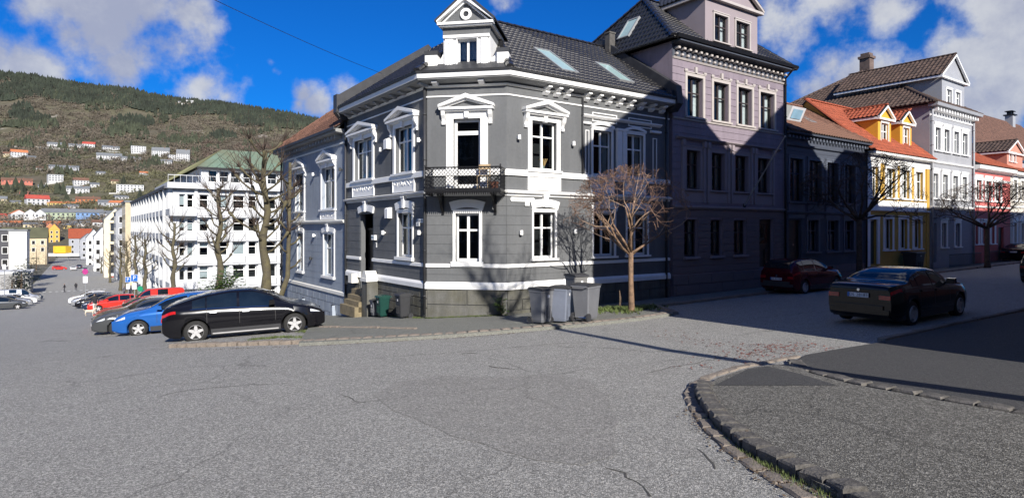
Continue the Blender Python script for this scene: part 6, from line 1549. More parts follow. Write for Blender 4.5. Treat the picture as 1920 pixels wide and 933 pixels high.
    patch('tail_lamp', .0, .36, [6.35, 6.6, 6.95], (1,), REDL, .012, 6); patch('tail_lamp', .0, .36, [6.35, 6.6, 6.95], (-1,), REDL, .012, 6)
    P = sec(0); zt = P[6][1]
    for sg in (1, -1): obj('tail_lamp', MB().box(-.022, .02, min(sg*.50, sg*P[6][0]), max(sg*.50, sg*P[6][0]), zt-.075, zt+.03), REDL, root)
    obj('rear_bumper', MB().box(-.03, .05, -.74, .74, .34, .46).box(-.045, .03, -.60, .60, .46, .56), BIND if kind != 'sedan' else paint, root)
    pz = .80 if kind == 'sedan' else .66
    pl_ = obj('number_plate', MB().box(-.05, -.03, -.26, .26, pz-.055, pz+.055), PLATE, root)
    obj('plate_band', MB().box(-.052, -.049, .21, .26, pz-.055, pz+.055), BLUEP, pl_)
    if plate: lettering('plate_letters', plate, .115, INK, pl_, Matrix.Translation((-.053, -.02, pz)) @ Matrix.Rotation(R_(-90), 4, 'Z') @ Matrix.Rotation(R_(90), 4, 'X'), .001)
    obj('badge', MB().lathe([(0, -.01), (.035, -.01), (.04, .0)], 14, (0, 0, 0), 'y'), CHROME, root, Matrix.Translation((-.015, 0, pz+.13)) @ Matrix.Rotation(R_(-90), 4, 'Z'))
    xf = Lc-.42; patch('headlamp', xf-.02, Lc-.1, [6.3, 6.6, 6.9], (1,), HEADL, .008, 6); patch('headlamp', xf-.02, Lc-.1, [6.3, 6.6, 6.9], (-1,), HEADL, .008, 6)
    obj('grille', MB().box(Lc-.03, Lc+.012, -.42, .42, .42, .54).box(Lc-.03, Lc+.008, -.55, .55, .26, .38), BIND, root)
    obj('number_plate', MB().box(Lc+.012, Lc+.022, -.26, .26, .40, .50), PLATE, root)
    for sg in (1, -1):
        x = K['side'][-1][1]-.12; P = sec(x); y0 = P[8][0]
        obj('wing_mirror', MB().prism([(x-.02, .98), (x+.15, 1.0), (x+.13, 1.13), (x, 1.12)], min(sg*(y0+.03), sg*(y0+.22)), max(sg*(y0+.03), sg*(y0+.22))).box(x+.04, x+.09, min(sg*(y0-.03), sg*(y0+.05)), max(sg*(y0-.03), sg*(y0+.05)), .98, 1.02), paint, root)
    ty, ri, di = wheel_parts(r)
    for wx in K['wx']:
        for sg in (1, -1):
            M = Matrix.Translation((wx, sg*(W-.125), r)); M = M @ Matrix.Rotation(0 if sg < 0 else math.pi, 4, 'Z')
            w_ = link('wheel', ty, root, M); link('rim', ri, w_); link('brake_disc', di, w_)
    return root
def on_ground(p, d, x_of, off):
    """root (rear centre) from a wheel contact point p, heading d, wheel position x_of along the car and side offset"""
    side = Vector((-d.y, d.x)); return Vector((p.x, p.y))-d*x_of-side*off
def place_car(name, label, p, d, kind, paint, wi=0, side=-1, **kw):
    K = KINDS[kind]; d = d.normalized(); o = on_ground(p, d, K['wx'][wi], side*(K['W']-.02)); a = o+d*K['wx'][0]; b = o+d*K['wx'][1]
    za, zb = G(a.x, a.y)+kw.get('lift', 0), G(b.x, b.y)+kw.get('lift', 0); kw.pop('lift', 0)
    pt_ = math.atan2(zb-za, (b-a).length); z0 = za-(zb-za)*K['wx'][0]/(b-a).length; sc_ = kw.pop('scale', 1)
    if sc_ != 1: o = o-d*K['wx'][wi]*(sc_-1)
    r_ = car(name, label, (o.x, o.y, z0), math.atan2(d.y, d.x), kind, paint, pt_, **kw); r_.scale = (sc_,)*3; return r_
BLK = paintm('black_car_paint', (.005, .005, .007)); BLU = paintm('blue_car_paint', (.02, .12, .42), .3); SLV = paintm('silver_car_paint', (.42, .43, .45), .6); RED = paintm('red_car_paint', (.55, .03, .02)); MAR = paintm('maroon_car_paint', (.10, .005, .012), .3)
WHT = paintm('white_car_paint', (.72, .73, .74)); DKB = paintm('dark_blue_car_paint', (.015, .025, .05)); GRN = paintm('grey_car_paint', (.08, .085, .09), .4)
place_car('parked_car', 'black liftback with chrome window trim parked nose to the house by the kerb stones', gp(368, 638), Vector((.92, .39)), 'liftback', BLK, 0, -1, plate='EL 48151', scale=1.06)
place_car('parked_car', 'bright blue hatchback parked behind the black liftback, nose to the road', gp(260, 628), Vector((-.92, -.39)), 'hatch', BLU, 1, 1, scale=1.08)
place_car('parked_car', 'dark grey car just beyond the blue one, only its nose showing', Vector((-16.6, 25.9, 0)), -UR, 'sedan', GRN, 1, 1)
def by_px(px, py): return gp(px, py)
place_car('parked_car', 'white car with black windows between the blue hatchback and the red van', Vector((-17.65, 27.95, 0)), -UR, 'liftback', WHT, 1, 1)
place_car('parked_car', 'red car whose roof shows above the rear of the black liftback', Vector((*xy(36.2, 4.2), 0)), -UR, 'hatch', RED, 0, 1)
place_car('parked_van', 'bright red delivery van in the row of parked cars', xy_p := Vector((*xy(62, 4.2), 0)), -UR, 'van', RED, 1, 1, group='parked vans')
place_car('parked_car', 'small red car just beyond the red van', Vector((*xy(69, 1.8), 0)), -UR, 'hatch', RED, 1, 1)
place_car('parked_car', 'dark blue car beyond the small red car', Vector((*xy(74, 1.4), 0)), -UR, 'hatch', DKB, 1, 1)
place_car('parked_car', 'black car at the end of the visible row', Vector((*xy(80, .9), 0)), -UR, 'sedan', BLK, 1, 1)
place_car('parked_car', 'pale silver car farthest along the right row', Vector((*xy(86, .5), 0)), -UR, 'hatch', SLV, 1, 1)
place_car('parked_car', 'white car after the silver one, last in the right row', Vector((*xy(92, .2), 0)), -UR, 'hatch', WHT, 1, 1)
for i, (s_, t_, pm, kd, lb) in enumerate(((88, -5.2, GRN, 'hatch', 'dark grey car at the left edge of the street, closest of its row'), (94, -5.0, SLV, 'hatch', 'silver car second in the left row'), (100, -4.8, WHT, 'hatch', 'white car third in the left row'), (107, -4.7, SLV, 'van', 'pale grey van fourth in the left row'), (114, -4.7, DKB, 'hatch', 'dark car at the far end of the left row'))):
    place_car('parked_car', lb, Vector((*xy(s_, t_), 0)), UR, kd, pm, 1, -1, group='cars on the left side of the street', detail=False)
for i, (s_, t_, pm, lb) in enumerate(((255, .5, WHT, 'white car driving far down the street under the yellow canopy'), (270, 2.2, DKB, 'dark car far down the street beside the white one'), (240, 3.5, SLV, 'silver car standing far down the street near the junction'), (262, -3.0, RED, 'reddish car crossing far down the street'))):
    place_car('distant_car', lb, Vector((*xy(s_, t_), 0)), UL if i != 3 else UR, 'hatch', pm, 1, -1, group='cars far down the street', detail=False)
place_car('parked_car', 'maroon hatchback in the shade by the far kerb, in front of the dark blue house', gp(1510, 550), UR, 'hatch', MAR, 0, -1, plate='SV 41126')
sedp = gp(1690, 624); d_ = UR.copy()
place_car('parked_car', 'black sedan in the shade by the near kerb, rear towards the camera', Vector((10.15, 15.55, 0)), (UR+Vector((0, -.03))).normalized(), 'sedan', BLK, 0, -1, plate='DL 28183')
place_car('parked_car', 'black car at the right edge of the picture, only its rear corner in view', gp(1936, 540)+Vector((2.6, 1.0, 0)), UR, 'hatch', BLK, 0, -1)
place_car('parked_car', 'black car by the far kerb in front of the cream house', gp(1918, 491)+Vector((.9, .3, 0)), UR, 'sedan', BLK, 0, -1)

# ================================================================== SIGNS
def pole_sign(label, px, py_s, y, parts, h=None, cat='road sign', name='road_sign'):
    x = (px-CXP)/FPX*y; g0 = G(x, y); t = thing(name, label, cat, (x, y, g0), 0, 'road signs'); z = (HY-py_s)/FPX*y-g0
    obj('pole', MB().tube((0, .03, 0), (0, .03, z+.3), .04, .04, 8), mat('galvanised', (.3, .31, .32), .5, .1, 3, metal=.5), t)
    for kind, dz, sz, m_, txt in parts:
        if kind == 'sq': o = obj('plate', MB().box(-sz/2, sz/2, -.02, 0, z+dz-sz/2, z+dz+sz/2), m_, t); obj('border', MB().box(-sz/2-.03, sz/2+.03, -.012, .005, z+dz-sz/2-.03, z+dz+sz/2+.03), PLATE, o)
        elif kind == 'ro': o = obj('plate', MB().lathe([(0, -.02), (sz/2, -.02), (sz/2, 0), (0, 0)], 20, (0, 0, z+dz), 'y'), m_, t)
        else: o = obj('plate', MB().box(-sz/2, sz/2, -.018, 0, z+dz-sz*.7, z+dz+sz*.7), m_, t)
        if txt: lettering('letter', txt, sz*.9, PLATE, o, Matrix.Translation((0, -.024, z+dz)) @ Matrix.Rotation(R_(90), 4, 'X'))
pole_sign('blue parking sign with white P, right one of the two before the tan house', 252, 521, 58, [('sq', 0, .62, BLUEP, 'P'), ('pl', -.75, .42, PLATE, None)])
pole_sign('blue parking sign with white P, smaller and left of the other', 240, 524, 68, [('sq', 0, .55, BLUEP, 'P'), ('pl', -.75, .4, PLATE, None)])
pole_sign('small round green sign under the parking signs', 263, 541, 56, [('ro', 0, .5, mat('sign_green', (.01, .25, .12), .5, .05, 3), None)])
pole_sign('pinkish round no stopping sign with white plate below, left of the parked cars', 160, 509, 66, [('ro', 0, .62, mat('sign_magenta', (.4, .04, .2), .5, .05, 3), None), ('pl', -.85, .5, PLATE, None)])
pole_sign('thin pale street post with small plate on the left side of the street', 8, 500, 70, [('pl', 0, .4, PLATE, None)])

# ================================================================== PEOPLE
def person(label, loc, rz, h, top, legs, skin=(.45, .28, .2), hair=(.03, .02, .015), stride=.35, arm=.25):
    k = h/1.75; J = {'pel': (0, 0, .95), 'sp': (0, 0, 1.15), 'ch': (0, .0, 1.36), 'nk': (0, .0, 1.5), 'hd': (0, .02, 1.6), 'ht': (0, .01, 1.72),
        'hl': (.1, 0, .9), 'kl': (.11, stride*.55, .50), 'al': (.11, stride*.35, .09), 'tl': (.12, stride*.35+.16, .04), 'hr': (-.1, 0, .9), 'kr': (-.11, -stride*.05, .5), 'ar': (-.11, -stride*.75, .14), 'tr': (-.12, -stride*.75+.15, .04),
        'sl': (.19, 0, 1.40), 'el': (.24, -arm*.5, 1.13), 'wl': (.22, -arm*.2, .90), 'fl': (.21, -arm*.1, .81), 'sr': (-.19, 0, 1.40), 'er': (-.24, arm*.4, 1.13), 'wr': (-.22, arm*1.0, .92), 'fr': (-.21, arm*1.15, .84)}
    Rr = dict(pel=.13, sp=.13, ch=.15, nk=.055, hd=.09, ht=.07, hl=.10, kl=.065, al=.045, tl=.035, hr=.10, kr=.065, ar=.045, tr=.035, sl=.07, el=.048, wl=.035, fl=.03, sr=.07, er=.048, wr=.035, fr=.03)
    E = [('pel', 'sp'), ('sp', 'ch'), ('ch', 'nk'), ('nk', 'hd'), ('hd', 'ht'), ('pel', 'hl'), ('hl', 'kl'), ('kl', 'al'), ('al', 'tl'), ('pel', 'hr'), ('hr', 'kr'), ('kr', 'ar'), ('ar', 'tr'), ('ch', 'sl'), ('sl', 'el'), ('el', 'wl'), ('wl', 'fl'), ('ch', 'sr'), ('sr', 'er'), ('er', 'wr'), ('wr', 'fr')]
    names = list(J); me = bpy.data.meshes.new('body'); me.from_pydata([tuple(c*k for c in J[n]) for n in names], [(names.index(a), names.index(b)) for a, b in E], [])
    tmp = bpy.data.objects.new('tmp', me); COL.objects.link(tmp); sk_ = tmp.modifiers.new('s', 'SKIN'); sb = tmp.modifiers.new('b', 'SUBSURF'); sb.levels = 1; sb.render_levels = 1
    for i, n in enumerate(names): me.skin_vertices[0].data[i].radius = (Rr[n]*k, Rr[n]*k*.85)
    me.skin_vertices[0].data[0].use_root = True; bpy.context.view_layer.update()
    m2 = bpy.data.meshes.new_from_object(tmp.evaluated_get(bpy.context.evaluated_depsgraph_get())); bpy.data.objects.remove(tmp)
    key = str(top)+str(legs)
    ms = [mat('cloth'+key+'t', top, .9, .1, 9), mat('cloth'+key+'l', legs, .9, .1, 9), mat('skin', skin, .6, .05, 5), mat('hair', hair, .7, .1, 9), mat('shoe', (.03, .03, .03), .6, .1, 9)]
    m2.materials.clear()
    for m_ in ms: m2.materials.append(m_)
    for p in m2.polygons:
        c = p.center/k; i = 0
        if c.z < .10: i = 4
        elif c.z < .93 and abs(c.x) < .19: i = 1
        elif c.z < .90 and abs(c.x) >= .18: i = 2
        elif c.z > 1.5: i = 3 if (c.z > 1.66 or c.y < -.01) else 2
        p.material_index = i; p.use_smooth = True
    m2.name = 'body'; t = thing('person', label, 'person', loc, rz); o = bpy.data.objects.new('body', m2); COL.objects.link(o); o.parent = t
    fc_ = MB()
    for sx in (-1, 1): fc_.lathe([(0, -.006), (.01, 0), (0, .006)], 6, (sx*.03*k, .105*k, 1.62*k), 'y')
    fc_.tube((0, .10*k, 1.60*k), (0, .125*k, 1.585*k), .012*k, .016*k, 5); fc_.box(-.02*k, .02*k, .095*k, .105*k, 1.548*k, 1.556*k)
    obj('face', fc_, mat('face_detail', (.2, .1, .08), .7, .05, 5), t)
    return t
q = gp(178, 589); person('person in dark jacket and light trousers walking on the road beside the small red car', q, 1.1, 1.72, (.02, .02, .025), (.55, .5, .45))
q = gp(168, 592); dg = thing('dog', 'small pale dog walking beside the person near the red cars', 'dog', q, .5); db = MB()
db.path([(-.30, 0, .42), (-.2, 0, .40), (.0, 0, .37), (.2, 0, .38), (.3, 0, .46), (.36, 0, .55), (.42, 0, .56), (.5, 0, .53)], [.05, .095, .10, .12, .08, .07, .06, .03], 8)
for x, bk in ((-.22, 1), (.2, 0)):
    for sy in (-.06, .06): db.path([(x, sy, .36), (x+(-.06 if bk else .02), sy, .2), (x+(-.02 if bk else 0), sy, .1), (x+(.0), sy, .01)], [.06, .03, .02, .025], 6)
db.path([(-.28, 0, .42), (-.38, 0, .5), (-.42, 0, .6)], [.03, .02, .01], 5)
for sy in (-.04, .04): db.prism([(.36, .58), (.42, .6), (.37, .68)], sy-.01, sy+.01)
obj('body', db, mat('pale_fur', (.55, .48, .38), .9, .1, 9), dg, smooth=True)
q = Vector((*xy(150, .2), 0)); q.z = G(q.x, q.y); person('person in black standing at the far zebra crossing', q, .4, 1.8, (.015, .015, .02), (.02, .02, .03), stride=.1)
q = Vector((*xy(146, -1.6), 0)); q.z = G(q.x, q.y); person('person in dark clothes at the left end of the zebra crossing', q, 2.0, 1.75, (.02, .02, .025), (.03, .03, .04), stride=.2)
for i, (s_, t_, c_) in enumerate(((96, 6.0, (.02, .02, .03)), (104, 5.8, (.1, .1, .12)))):
    q = Vector((*xy(s_, t_), 0)); q.z = G(q.x, q.y); person(['person in black on the right pavement beyond the parked cars', 'person in grey farther along the right pavement'][i], q, .5+i, 1.75, c_, (.03, .03, .05))
zc_ = MB()
for k in range(11):
    t_ = -5.2+k*1.0; c = [xy(152, t_), xy(152, t_+.5), xy(155.5, t_+.5), xy(155.5, t_)]; zc_.quad(*[(p[0], p[1], G(*p)+.03) for p in c][::-1])
    cc = [xy(152, t_), xy(152, t_+.5)]
zo = obj('zebra_crossing', zc_, mat('road_paint', (.6, .6, .58), .8, .1, .5)); tag(zo, kind='structure')
# ================================================================== THE WHITE OFFICE BLOCK
random.seed(21)
OFW = mat('white_concrete', (.50, .51, .52), .7, .04, .6, fine=.05); OFG = mat('dark_office_glass', (.035, .04, .05), .08, .4, .35, spec=.8); BLIND = mat('pale_blind', (.42, .43, .43), .8, .1, .5)
WFo = xy(88.5, 10.14); FWf, FWl = Frame(WFo, UR), Frame(WFo, -UL)
ob = thing('office_block', 'large white concrete office block with balconies and green copper roof down the left street', 'building', (*WFo, -9))
rows = [(FWf.z(324, b), FWf.z(324, a)) for a, b in ((363, 389), (408, 434), (454, 481), (500, 527), (545, 570))]
zt_ = FWf.z(324, 353); zc_ = FWf.z(324, 342); wd, ln = FWf.u(552), -FWl.u(253)
wins = [(336, 347), (351, 363), (374, 391), (412, 427), (437, 459), (466, 481), (499, 518), (524, 537)]
f = Facade(ob, FWf, 0, wd, -13, zt_, OFW, depth=.5, back=1.6)
def owin(f, F, a, b, z0, z1, k):
    o = f.win(a, b, z0, z1, cas=0, trans=None, mull=1 if b-a > 1.6 else 0, sill=0, sash=.09, bar=.09, depth=.35, rows=[.62] if k % 3 else None, name='window')
    if random.random() < .45:
        h = (z1-z0)*random.uniform(.3, 1); obj('blind', MB().quad((0, .5, z1-z0-h), (b-a, .5, z1-z0-h), (b-a, .5, z1-z0), (0, .5, z1-z0)), BLIND, o)
for i, (z0, z1) in enumerate(rows):
    for k, (pa, pb) in enumerate(wins): owin(f, FWf, FWf.u(pa), FWf.u(pb), z0, z1, k+i)
f.done()
for i, (z0, z1) in enumerate(rows):
    zb = z0-.15; zbt = rows[i+1][1]+.25 if i+1 < len(rows) else zb-1
    put(MB().box(0, wd, -.5, 0, zbt-.18, zbt), 'floor_band', OFW, ob, FWf)
    put(MB().box(-.5, FWf.u(366), -1.3, -.02, zbt-.02, zbt+.12).box(-.5, FWf.u(366), -1.3, -1.2, zbt+.121, zb-.02).box(-.5, -.4, -1.2, 3.2, zbt+.121, zb-.02).box(FWf.u(366)-.1, FWf.u(366), -1.2, -.02, zbt+.121, zb-.02), 'balcony', OFW, ob, FWf)
    for k, (pa, pb) in enumerate(wins[2:]): put(MB().box(FWf.u(pa)-.5, FWf.u(pb)+.5, -.10, -.001, zbt+.05, zb), 'spandrel_panel', OFW, ob, FWf)
for px in (367, 401, 432, 462.5, 486, 521): u = FWf.u(px); put(MB().box(u-.18, u+.18, -.3, -.23, -13, zt_), 'pier', OFW, ob, FWf)
fl_ = Facade(ob, FWl, -ln, -1.2, -13, zt_, OFW, depth=.6, back=2)
nb_ = 12
for i, (z0, z1) in enumerate(rows):
    for k in range(nb_):
        a = -ln+1.2+(ln-4)*k/nb_; fl_.win(a, a+3.3, z0, z1, cas=0, trans=None, mull=1, sill=0, sash=.1, bar=.12, depth=.4)
fl_.done()
for k in range(nb_+1):
    a = -ln+.6+(ln-4)*k/nb_; put(MB().box(a-.15, a+.2, -.8, 0, -10, zt_), 'pier', OFW, ob, FWl)
for i, (z0, z1) in enumerate(rows[:-1]):
    zbt = rows[i+1][1]+.3
    for k in range(0, nb_, 1): a = -ln+1.2+(ln-4)*k/nb_; put(MB().box(a, a+3.3, -.75, 0, zbt, z0-.25), 'spandrel_panel', OFW, ob, FWl)
for k in range(4): put(MB().box(-2.6+k*.75, -2.4+k*.75, -.5, 0, -9, zt_), 'fin', OFW, ob, FWl)
put(MB().box(-.7, wd+.5, -.9, 14, zt_+.02, zc_), 'roof_slab', OFW, ob, FWf); put(MB().box(-ln, -.9, -.9, 14, zt_+.02, zt_+.35).box(-ln, -.9, -.4, 14, zt_+.351, zc_-.2), 'roof_slab', mat('dark_strip', (.05, .05, .06), .6, .1, 1), ob, FWl)
put(MB().prism([(0, 0), (wd, 0), (wd, 20), (0, 20)], zt_-.3, zt_, 'z'), 'roof_deck', OFW, ob, FWf)
# penthouse and copper roof
ps, pt2 = 92.6, 14.0; Fp = Frame(xy(ps, pt2), UR); Fpl = Frame(xy(ps, pt2), -UL); pz0, pz1 = zc_-.1, Fp.z(378, 314); pw, pl2 = 30, 52
fpp = Facade(ob, Fp, 0, pw, pz0, pz1, OFW, depth=.4, name='penthouse_wall')
for px0, px1 in ((391, 408), (412, 430), (433, 452), (456, 475), (479, 498), (502, 520)): fpp.win(Fp.u(px0), Fp.u(px1), pz0+.6, pz1-.3, cas=0, trans=None, mull=0, sill=0, sash=.09)
fpp.done(); fpq = Facade(ob, Fpl, -pl2, 0, pz0, pz1, OFW, depth=.4, name='penthouse_wall')
for k in range(16): fpq.win(-pl2+1+k*3.15, -pl2+3.5+k*3.15, pz0+.6, pz1-.3, cas=0, trans=None, mull=0, sill=0, sash=.09)
fpq.done()
rt_ = MB().box(-.6, wd, -.55, -.5, zc_+.9, zc_+.98)
for k in range(22): rt_.box(-.6+k*wd/22, -.56+k*wd/22, -.55, -.5, zc_, zc_+.9)
put(rt_, 'roof_railing', OFW, ob, FWf)
rz1 = Fp.z(393, 279, 4.5); c0 = [Fp.pt(-.6, -.6, pz1), Fp.pt(pw, -.6, pz1), Fp.pt(pw, pl2, pz1), Fp.pt(-.6, pl2, pz1)]; c1 = [Fp.pt(3.4, 4.5, rz1), Fp.pt(pw-3, 4.5, rz1), Fp.pt(pw-3, pl2-4, rz1), Fp.pt(3.4, pl2-4, rz1)]
for nm, q, m_ in (('copper_roof', (c0[0], c0[1], c1[1], c1[0]), GREENM), ('copper_roof', (c0[3], c0[0], c1[0], c1[3]), GREENO), ('copper_roof', (c0[2], c0[3], c1[3], c1[2]), GREENM), ('copper_roof', (c0[1], c0[2], c1[2], c1[1]), GREENM), ('copper_roof', tuple(c1), GREENM)):
    mb = MB(); mb.quad(*[tuple(p-ob.location) for p in q]); cr2_ = obj(nm, mb, m_, ob)
    sm = MB()
    if len(q) == 4 and q[0].z < q[2].z-1:
        for k in range(1, 26):
            a, b = q[0].lerp(q[1], k/26), q[3].lerp(q[2], k/26); n_v = (q[1]-q[0]).cross(q[3]-q[0]).normalized()*.04; sm.tube(a-ob.location+n_v, b-ob.location+n_v, .05, .05, 4)
        obj('seam', sm, m_, cr2_)
put(MB().box(-.6, pw, -.65, -.6, pz1-.25, pz1+.05), 'eaves_strip', BLACKF, ob, Fp)
put(MB().box(14, 17, 8, 11, rz1-.2, rz1+1.2), 'roof_plant', LEAD, ob, Fp)

# ================================================================== STREET BLOCKS FARTHER DOWN
def block(name, label, pxc, Y, wf, dl, ytop, mat_, roofm, side=1, gable=0, nfl=4, wcol=2.6, base=-16, win=DARKIN, cat='building', ridge='s', rooflow=None, frontwin=True, skip=None):
    x = (pxc-CXP)/FPX*Y; s0, t0 = st(x, Y); z1 = (HY-ytop)/FPX*Y; t1 = t0+wf*side; lo, hi = min(t0, t1), max(t0, t1)
    F = Frame(xy(s0, lo), UR); root = thing(name, label, cat, (*xy(s0, (lo+hi)/2), base+3)); w_ = hi-lo
    put(MB().box(0, w_, 0, dl, base, z1), 'wall', mat_, root, F)
    mw = cached(('bw', win.name), lambda: MB().box(-.5, .5, -.03, .01, 0, 1.5).mesh('window', win)); mf = cached('bwf', lambda: MB().box(-.6, .6, -.02, .01, -.1, 0).box(-.6, .6, -.02, .01, 1.5, 1.6).box(-.6, -.5, -.02, .01, 0, 1.5).box(.5, .6, -.02, .01, 0, 1.5).mesh('window_frame', WHITE))
    def addw(Fw, width):
        n = max(1, int(width/wcol)); 
        for i in range(nfl):
            z = z1-2.6-i*3.0
            for k in range(n):
                o = putm(mw, 'window', root, Fw, (k+.5)*width/n, 0, z); link('window_frame', mf, o)
    if frontwin: addw(F, w_)
    if side > 0: addw(Frame(xy(s0+dl, lo), -UL), dl)       # street side of the right hand row
    else: addw(Frame(xy(s0, hi), UL), dl)
    g = gable
    if g:
        if ridge == 's': put(MB().prism([(-.3, z1), (w_+.3, z1), (w_/2, z1+g)], -.02, dl+.3), 'roof', roofm, root, F); put(MB().prism([(0, z1), (w_, z1), (w_/2, z1+g-.2)], -.06, -.03), 'gable', mat_, root, F)
        else: put(MB().prism([(-.4, z1), (dl+.4, z1), (dl/2, z1+g)], -.3, w_+.3, 'x'), 'roof', roofm, root, F)
    else: put(MB().box(-.2, w_+.2, -.2, dl+.2, z1+.01, z1+.4), 'roof', roofm, root, F)
    return root, F, w_, z1
ROG = mat('grey_roof_sheet', (.16, .17, .18), .6, .1, .5); WR = mat('white_render_far', (.62, .63, .63), .7, .05, .3)
r_, F_, w_, z1_ = block('tan_building', 'tall narrow tan building squeezed against the white office block', 235, 140, 7, 12, 379, TAN, ROG, 1, 0, 5, 2.6)
r_, F_, w_, z1_ = block('grey_glass_building', 'pale grey building between cream tower house and tan building', 217, 158, 5, 10, 398, LGREY, ROG, 1, 2, 4, 2.2)
r_, F_, w_, z1_ = block('cream_tower_house', 'tall cream house with pointed gable and dark glass bay strip on a red base', 195, 168, 5.2, 9, 412, CREAM, ROG, 1, 3.2, 5, 2.6, frontwin=False)
put(MB().prism([(w_*.28, -13), (w_*.72, -13), (w_*.72, z1_+.2), (w_*.5, z1_+1.4), (w_*.28, z1_+.2)], -.5, -.07), 'glass_bay', OFG, r_, F_)
for k in range(6): put(MB().box(w_*.24, w_*.76, -.62, -.52, -13+k*2.9, -12.3+k*2.9), 'bay_band', CREAM if k > 0 else WHITE, r_, F_)
put(MB().box(w_*.2, w_*.8, -.7, -.05, -19, -13.1), 'base', mat('brick_red', (.33, .06, .04), .8, .1, 2), r_, F_)
block('white_gabled_house', 'white gabled house in the far row left of the cream tower house', 176, 200, 4.5, 12, 444, WR, ROG, 1, 3.2, 4, 2.2)
block('white_gabled_house', 'white house with grey roof, second left of the cream tower house', 162, 250, 5, 14, 446, WR, ROG, 1, 3.5, 4, 2.4)
block('white_gabled_house', 'long white house with dark windows, third left of the cream tower house', 150, 320, 7, 26, 450, LGREY, ROG, 1, 3.5, 3, 2.6)
block('orange_roofed_building', 'grey building with bright orange tiled roof at the end of the right row', 129, 360, 11, 16, 447, LGREY, TILEO, 1, 5.8, 3, 2.8, ridge='t')
block('white_block', 'plain white windowless block with dark left part at the left edge', 50, 150, 3.4, 12, 433, mat('plain_white_wall', (.70, .70, .66), .7, .03, .2), ROG, -1, 0, 0, 3)
block('dark_block', 'dark clad block left of the plain white one at the left edge', 24, 151, 9, 12, 432, mat('dark_cladding', (.05, .05, .06), .6, .1, .3), ROG, -1, 0, 4, 2.4)
block('tan_building', 'tan building with mossy roof behind the plain white block', 88, 260, 15, 16, 446, TAN, mat('mossy_roof', (.10, .10, .055), .9, .2, .1), -1, 4.5, 2, 3, ridge='t')
block('ochre_house', 'small ochre house at the far end of the street', 112, 420, 6, 10, 430, YELL, TILEO, -1, 4, 3, 2.4)
block('orange_house', 'small orange red house at the far end of the street', 104, 440, 6, 10, 428, mat('orange_render', (.5, .2, .08), .8, .1, .3), ROG, -1, 4, 3, 2.4)
block('flat_shop', 'low flat roofed shop with white fascia on the left side of the street', 58, 120, 14, 8, 512, mat('shop_grey', (.3, .3, .3), .7, .1, .3), WR, -1, 0, 1, 3, base=-14)
y_ = 300; cn = thing('yellow_canopy', 'yellow canopy with white band over the street far away', 'canopy', ((117-CXP)/FPX*y_, y_, -14)); k_ = y_/FPX
obj('roof', MB().box(-3.0, 3.0, -2, 2, (428-474)*k_+14, (428-461)*k_+14), mat('yellow_sheet', (.72, .45, .03), .6, .05, .5), cn); obj('band', MB().box(-9, 9, -1.5, 1.5, (428-480)*k_+14, (428-474.5)*k_+14), WR, cn)
for x_ in (-8.5, 8.5, -2.9, 2.9): obj('post', MB().box(x_-.2, x_+.2, -.2, .2, -5, (428-480)*k_+14), ROG, cn)
# street trees on the left side
DKL = mat('dark_evergreen', (.03, .045, .018), .8, .3, 1, fine=.3)
for px, y_, hh_, ww_, m_, lb in ((40, 118, 5.5, 2.0, DKL, 'dark evergreen shrub tree by the plain white block'), (58, 138, 6.5, 2.2, DKL, 'taller dark evergreen tree right of the plain white block'), (22, 112, 3.5, 2.0, BARE, 'brown leafless shrub at the left edge'),
                                 (68, 210, 9, 4.2, REDB, 'reddish leafless tree before the tan building'), (86, 240, 8, 4, BARE, 'brown leafless tree farther down the left side'), (93, 330, 10, 6, BARE, 'wide leafless trees at the end of the left side')):
    random.seed(px); x = (px-CXP)/FPX*y_; t = thing('roadside_tree', lb, 'tree', (x, y_, G(x, y_)), 0, 'trees on the left side of the street'); mb = MB()
    for _ in range(620):
        a = random.uniform(0, 6.28); q = random.random()**.5*ww_; z = random.uniform(.18, 1)*hh_; q *= (1-abs(z/hh_-.5)**1.5); leafq(.28 if m_ is DKL else .2)(mb, (q*math.cos(a), q*math.sin(a), z))
    obj('crown', mb, m_, t); obj('trunk', MB().path([(0, 0, -.3), (.05, 0, hh_*.4), (0, .05, hh_*.8)], [.18, .14, .05], 6), BARK, t)

# ================================================================== HILLSIDE HOUSES
FWR = mat('far_white_wall', (.50, .50, .50), .8, .05, .05); FWN = mat('far_window', (.05, .055, .065), .3, .1, .2)
fwin = MB().box(-.6, .6, -.06, .0, 0, 1.5).mesh('window', FWN)
def hp(px, py):
    rx, rz = (px-CXP)/FPX, (HY-py)/FPX; y = 432.0
    while y < 1690 and rz*y > Hh(rx*y, y): y += 4
    return Vector((rx*y, y, Hh(rx*y, y)))
RF = {'d': ROG, 'r': mat('far_red_roof', (.40, .07, .05), .8, .1, .1), 'o': mat('far_orange_roof', (.50, .17, .07), .8, .1, .1), 'b': mat('far_brown_roof', (.17, .09, .06), .8, .1, .1), 'f': None}
CL = {'w': FWR, 't': TAN, 'R': mat('far_red_wall', (.42, .14, .10), .8, .05, .1), 'y': mat('far_yellow_wall', (.62, .46, .16), .8, .05, .1), 'g': mat('far_green_wall', (.33, .38, .27), .8, .05, .1), 'B': mat('far_blue_wall', (.16, .27, .48), .8, .05, .1), 'G': LGREY, 'O': mat('far_brick_wall', (.45, .16, .07), .8, .1, .1)}
CN = {'w': 'white', 't': 'tan', 'R': 'dull red', 'y': 'yellow', 'g': 'pale green', 'B': 'light blue', 'G': 'grey', 'O': 'orange brick'}; RN = {'d': 'dark', 'r': 'red', 'o': 'orange', 'b': 'brown', 'f': 'flat'}
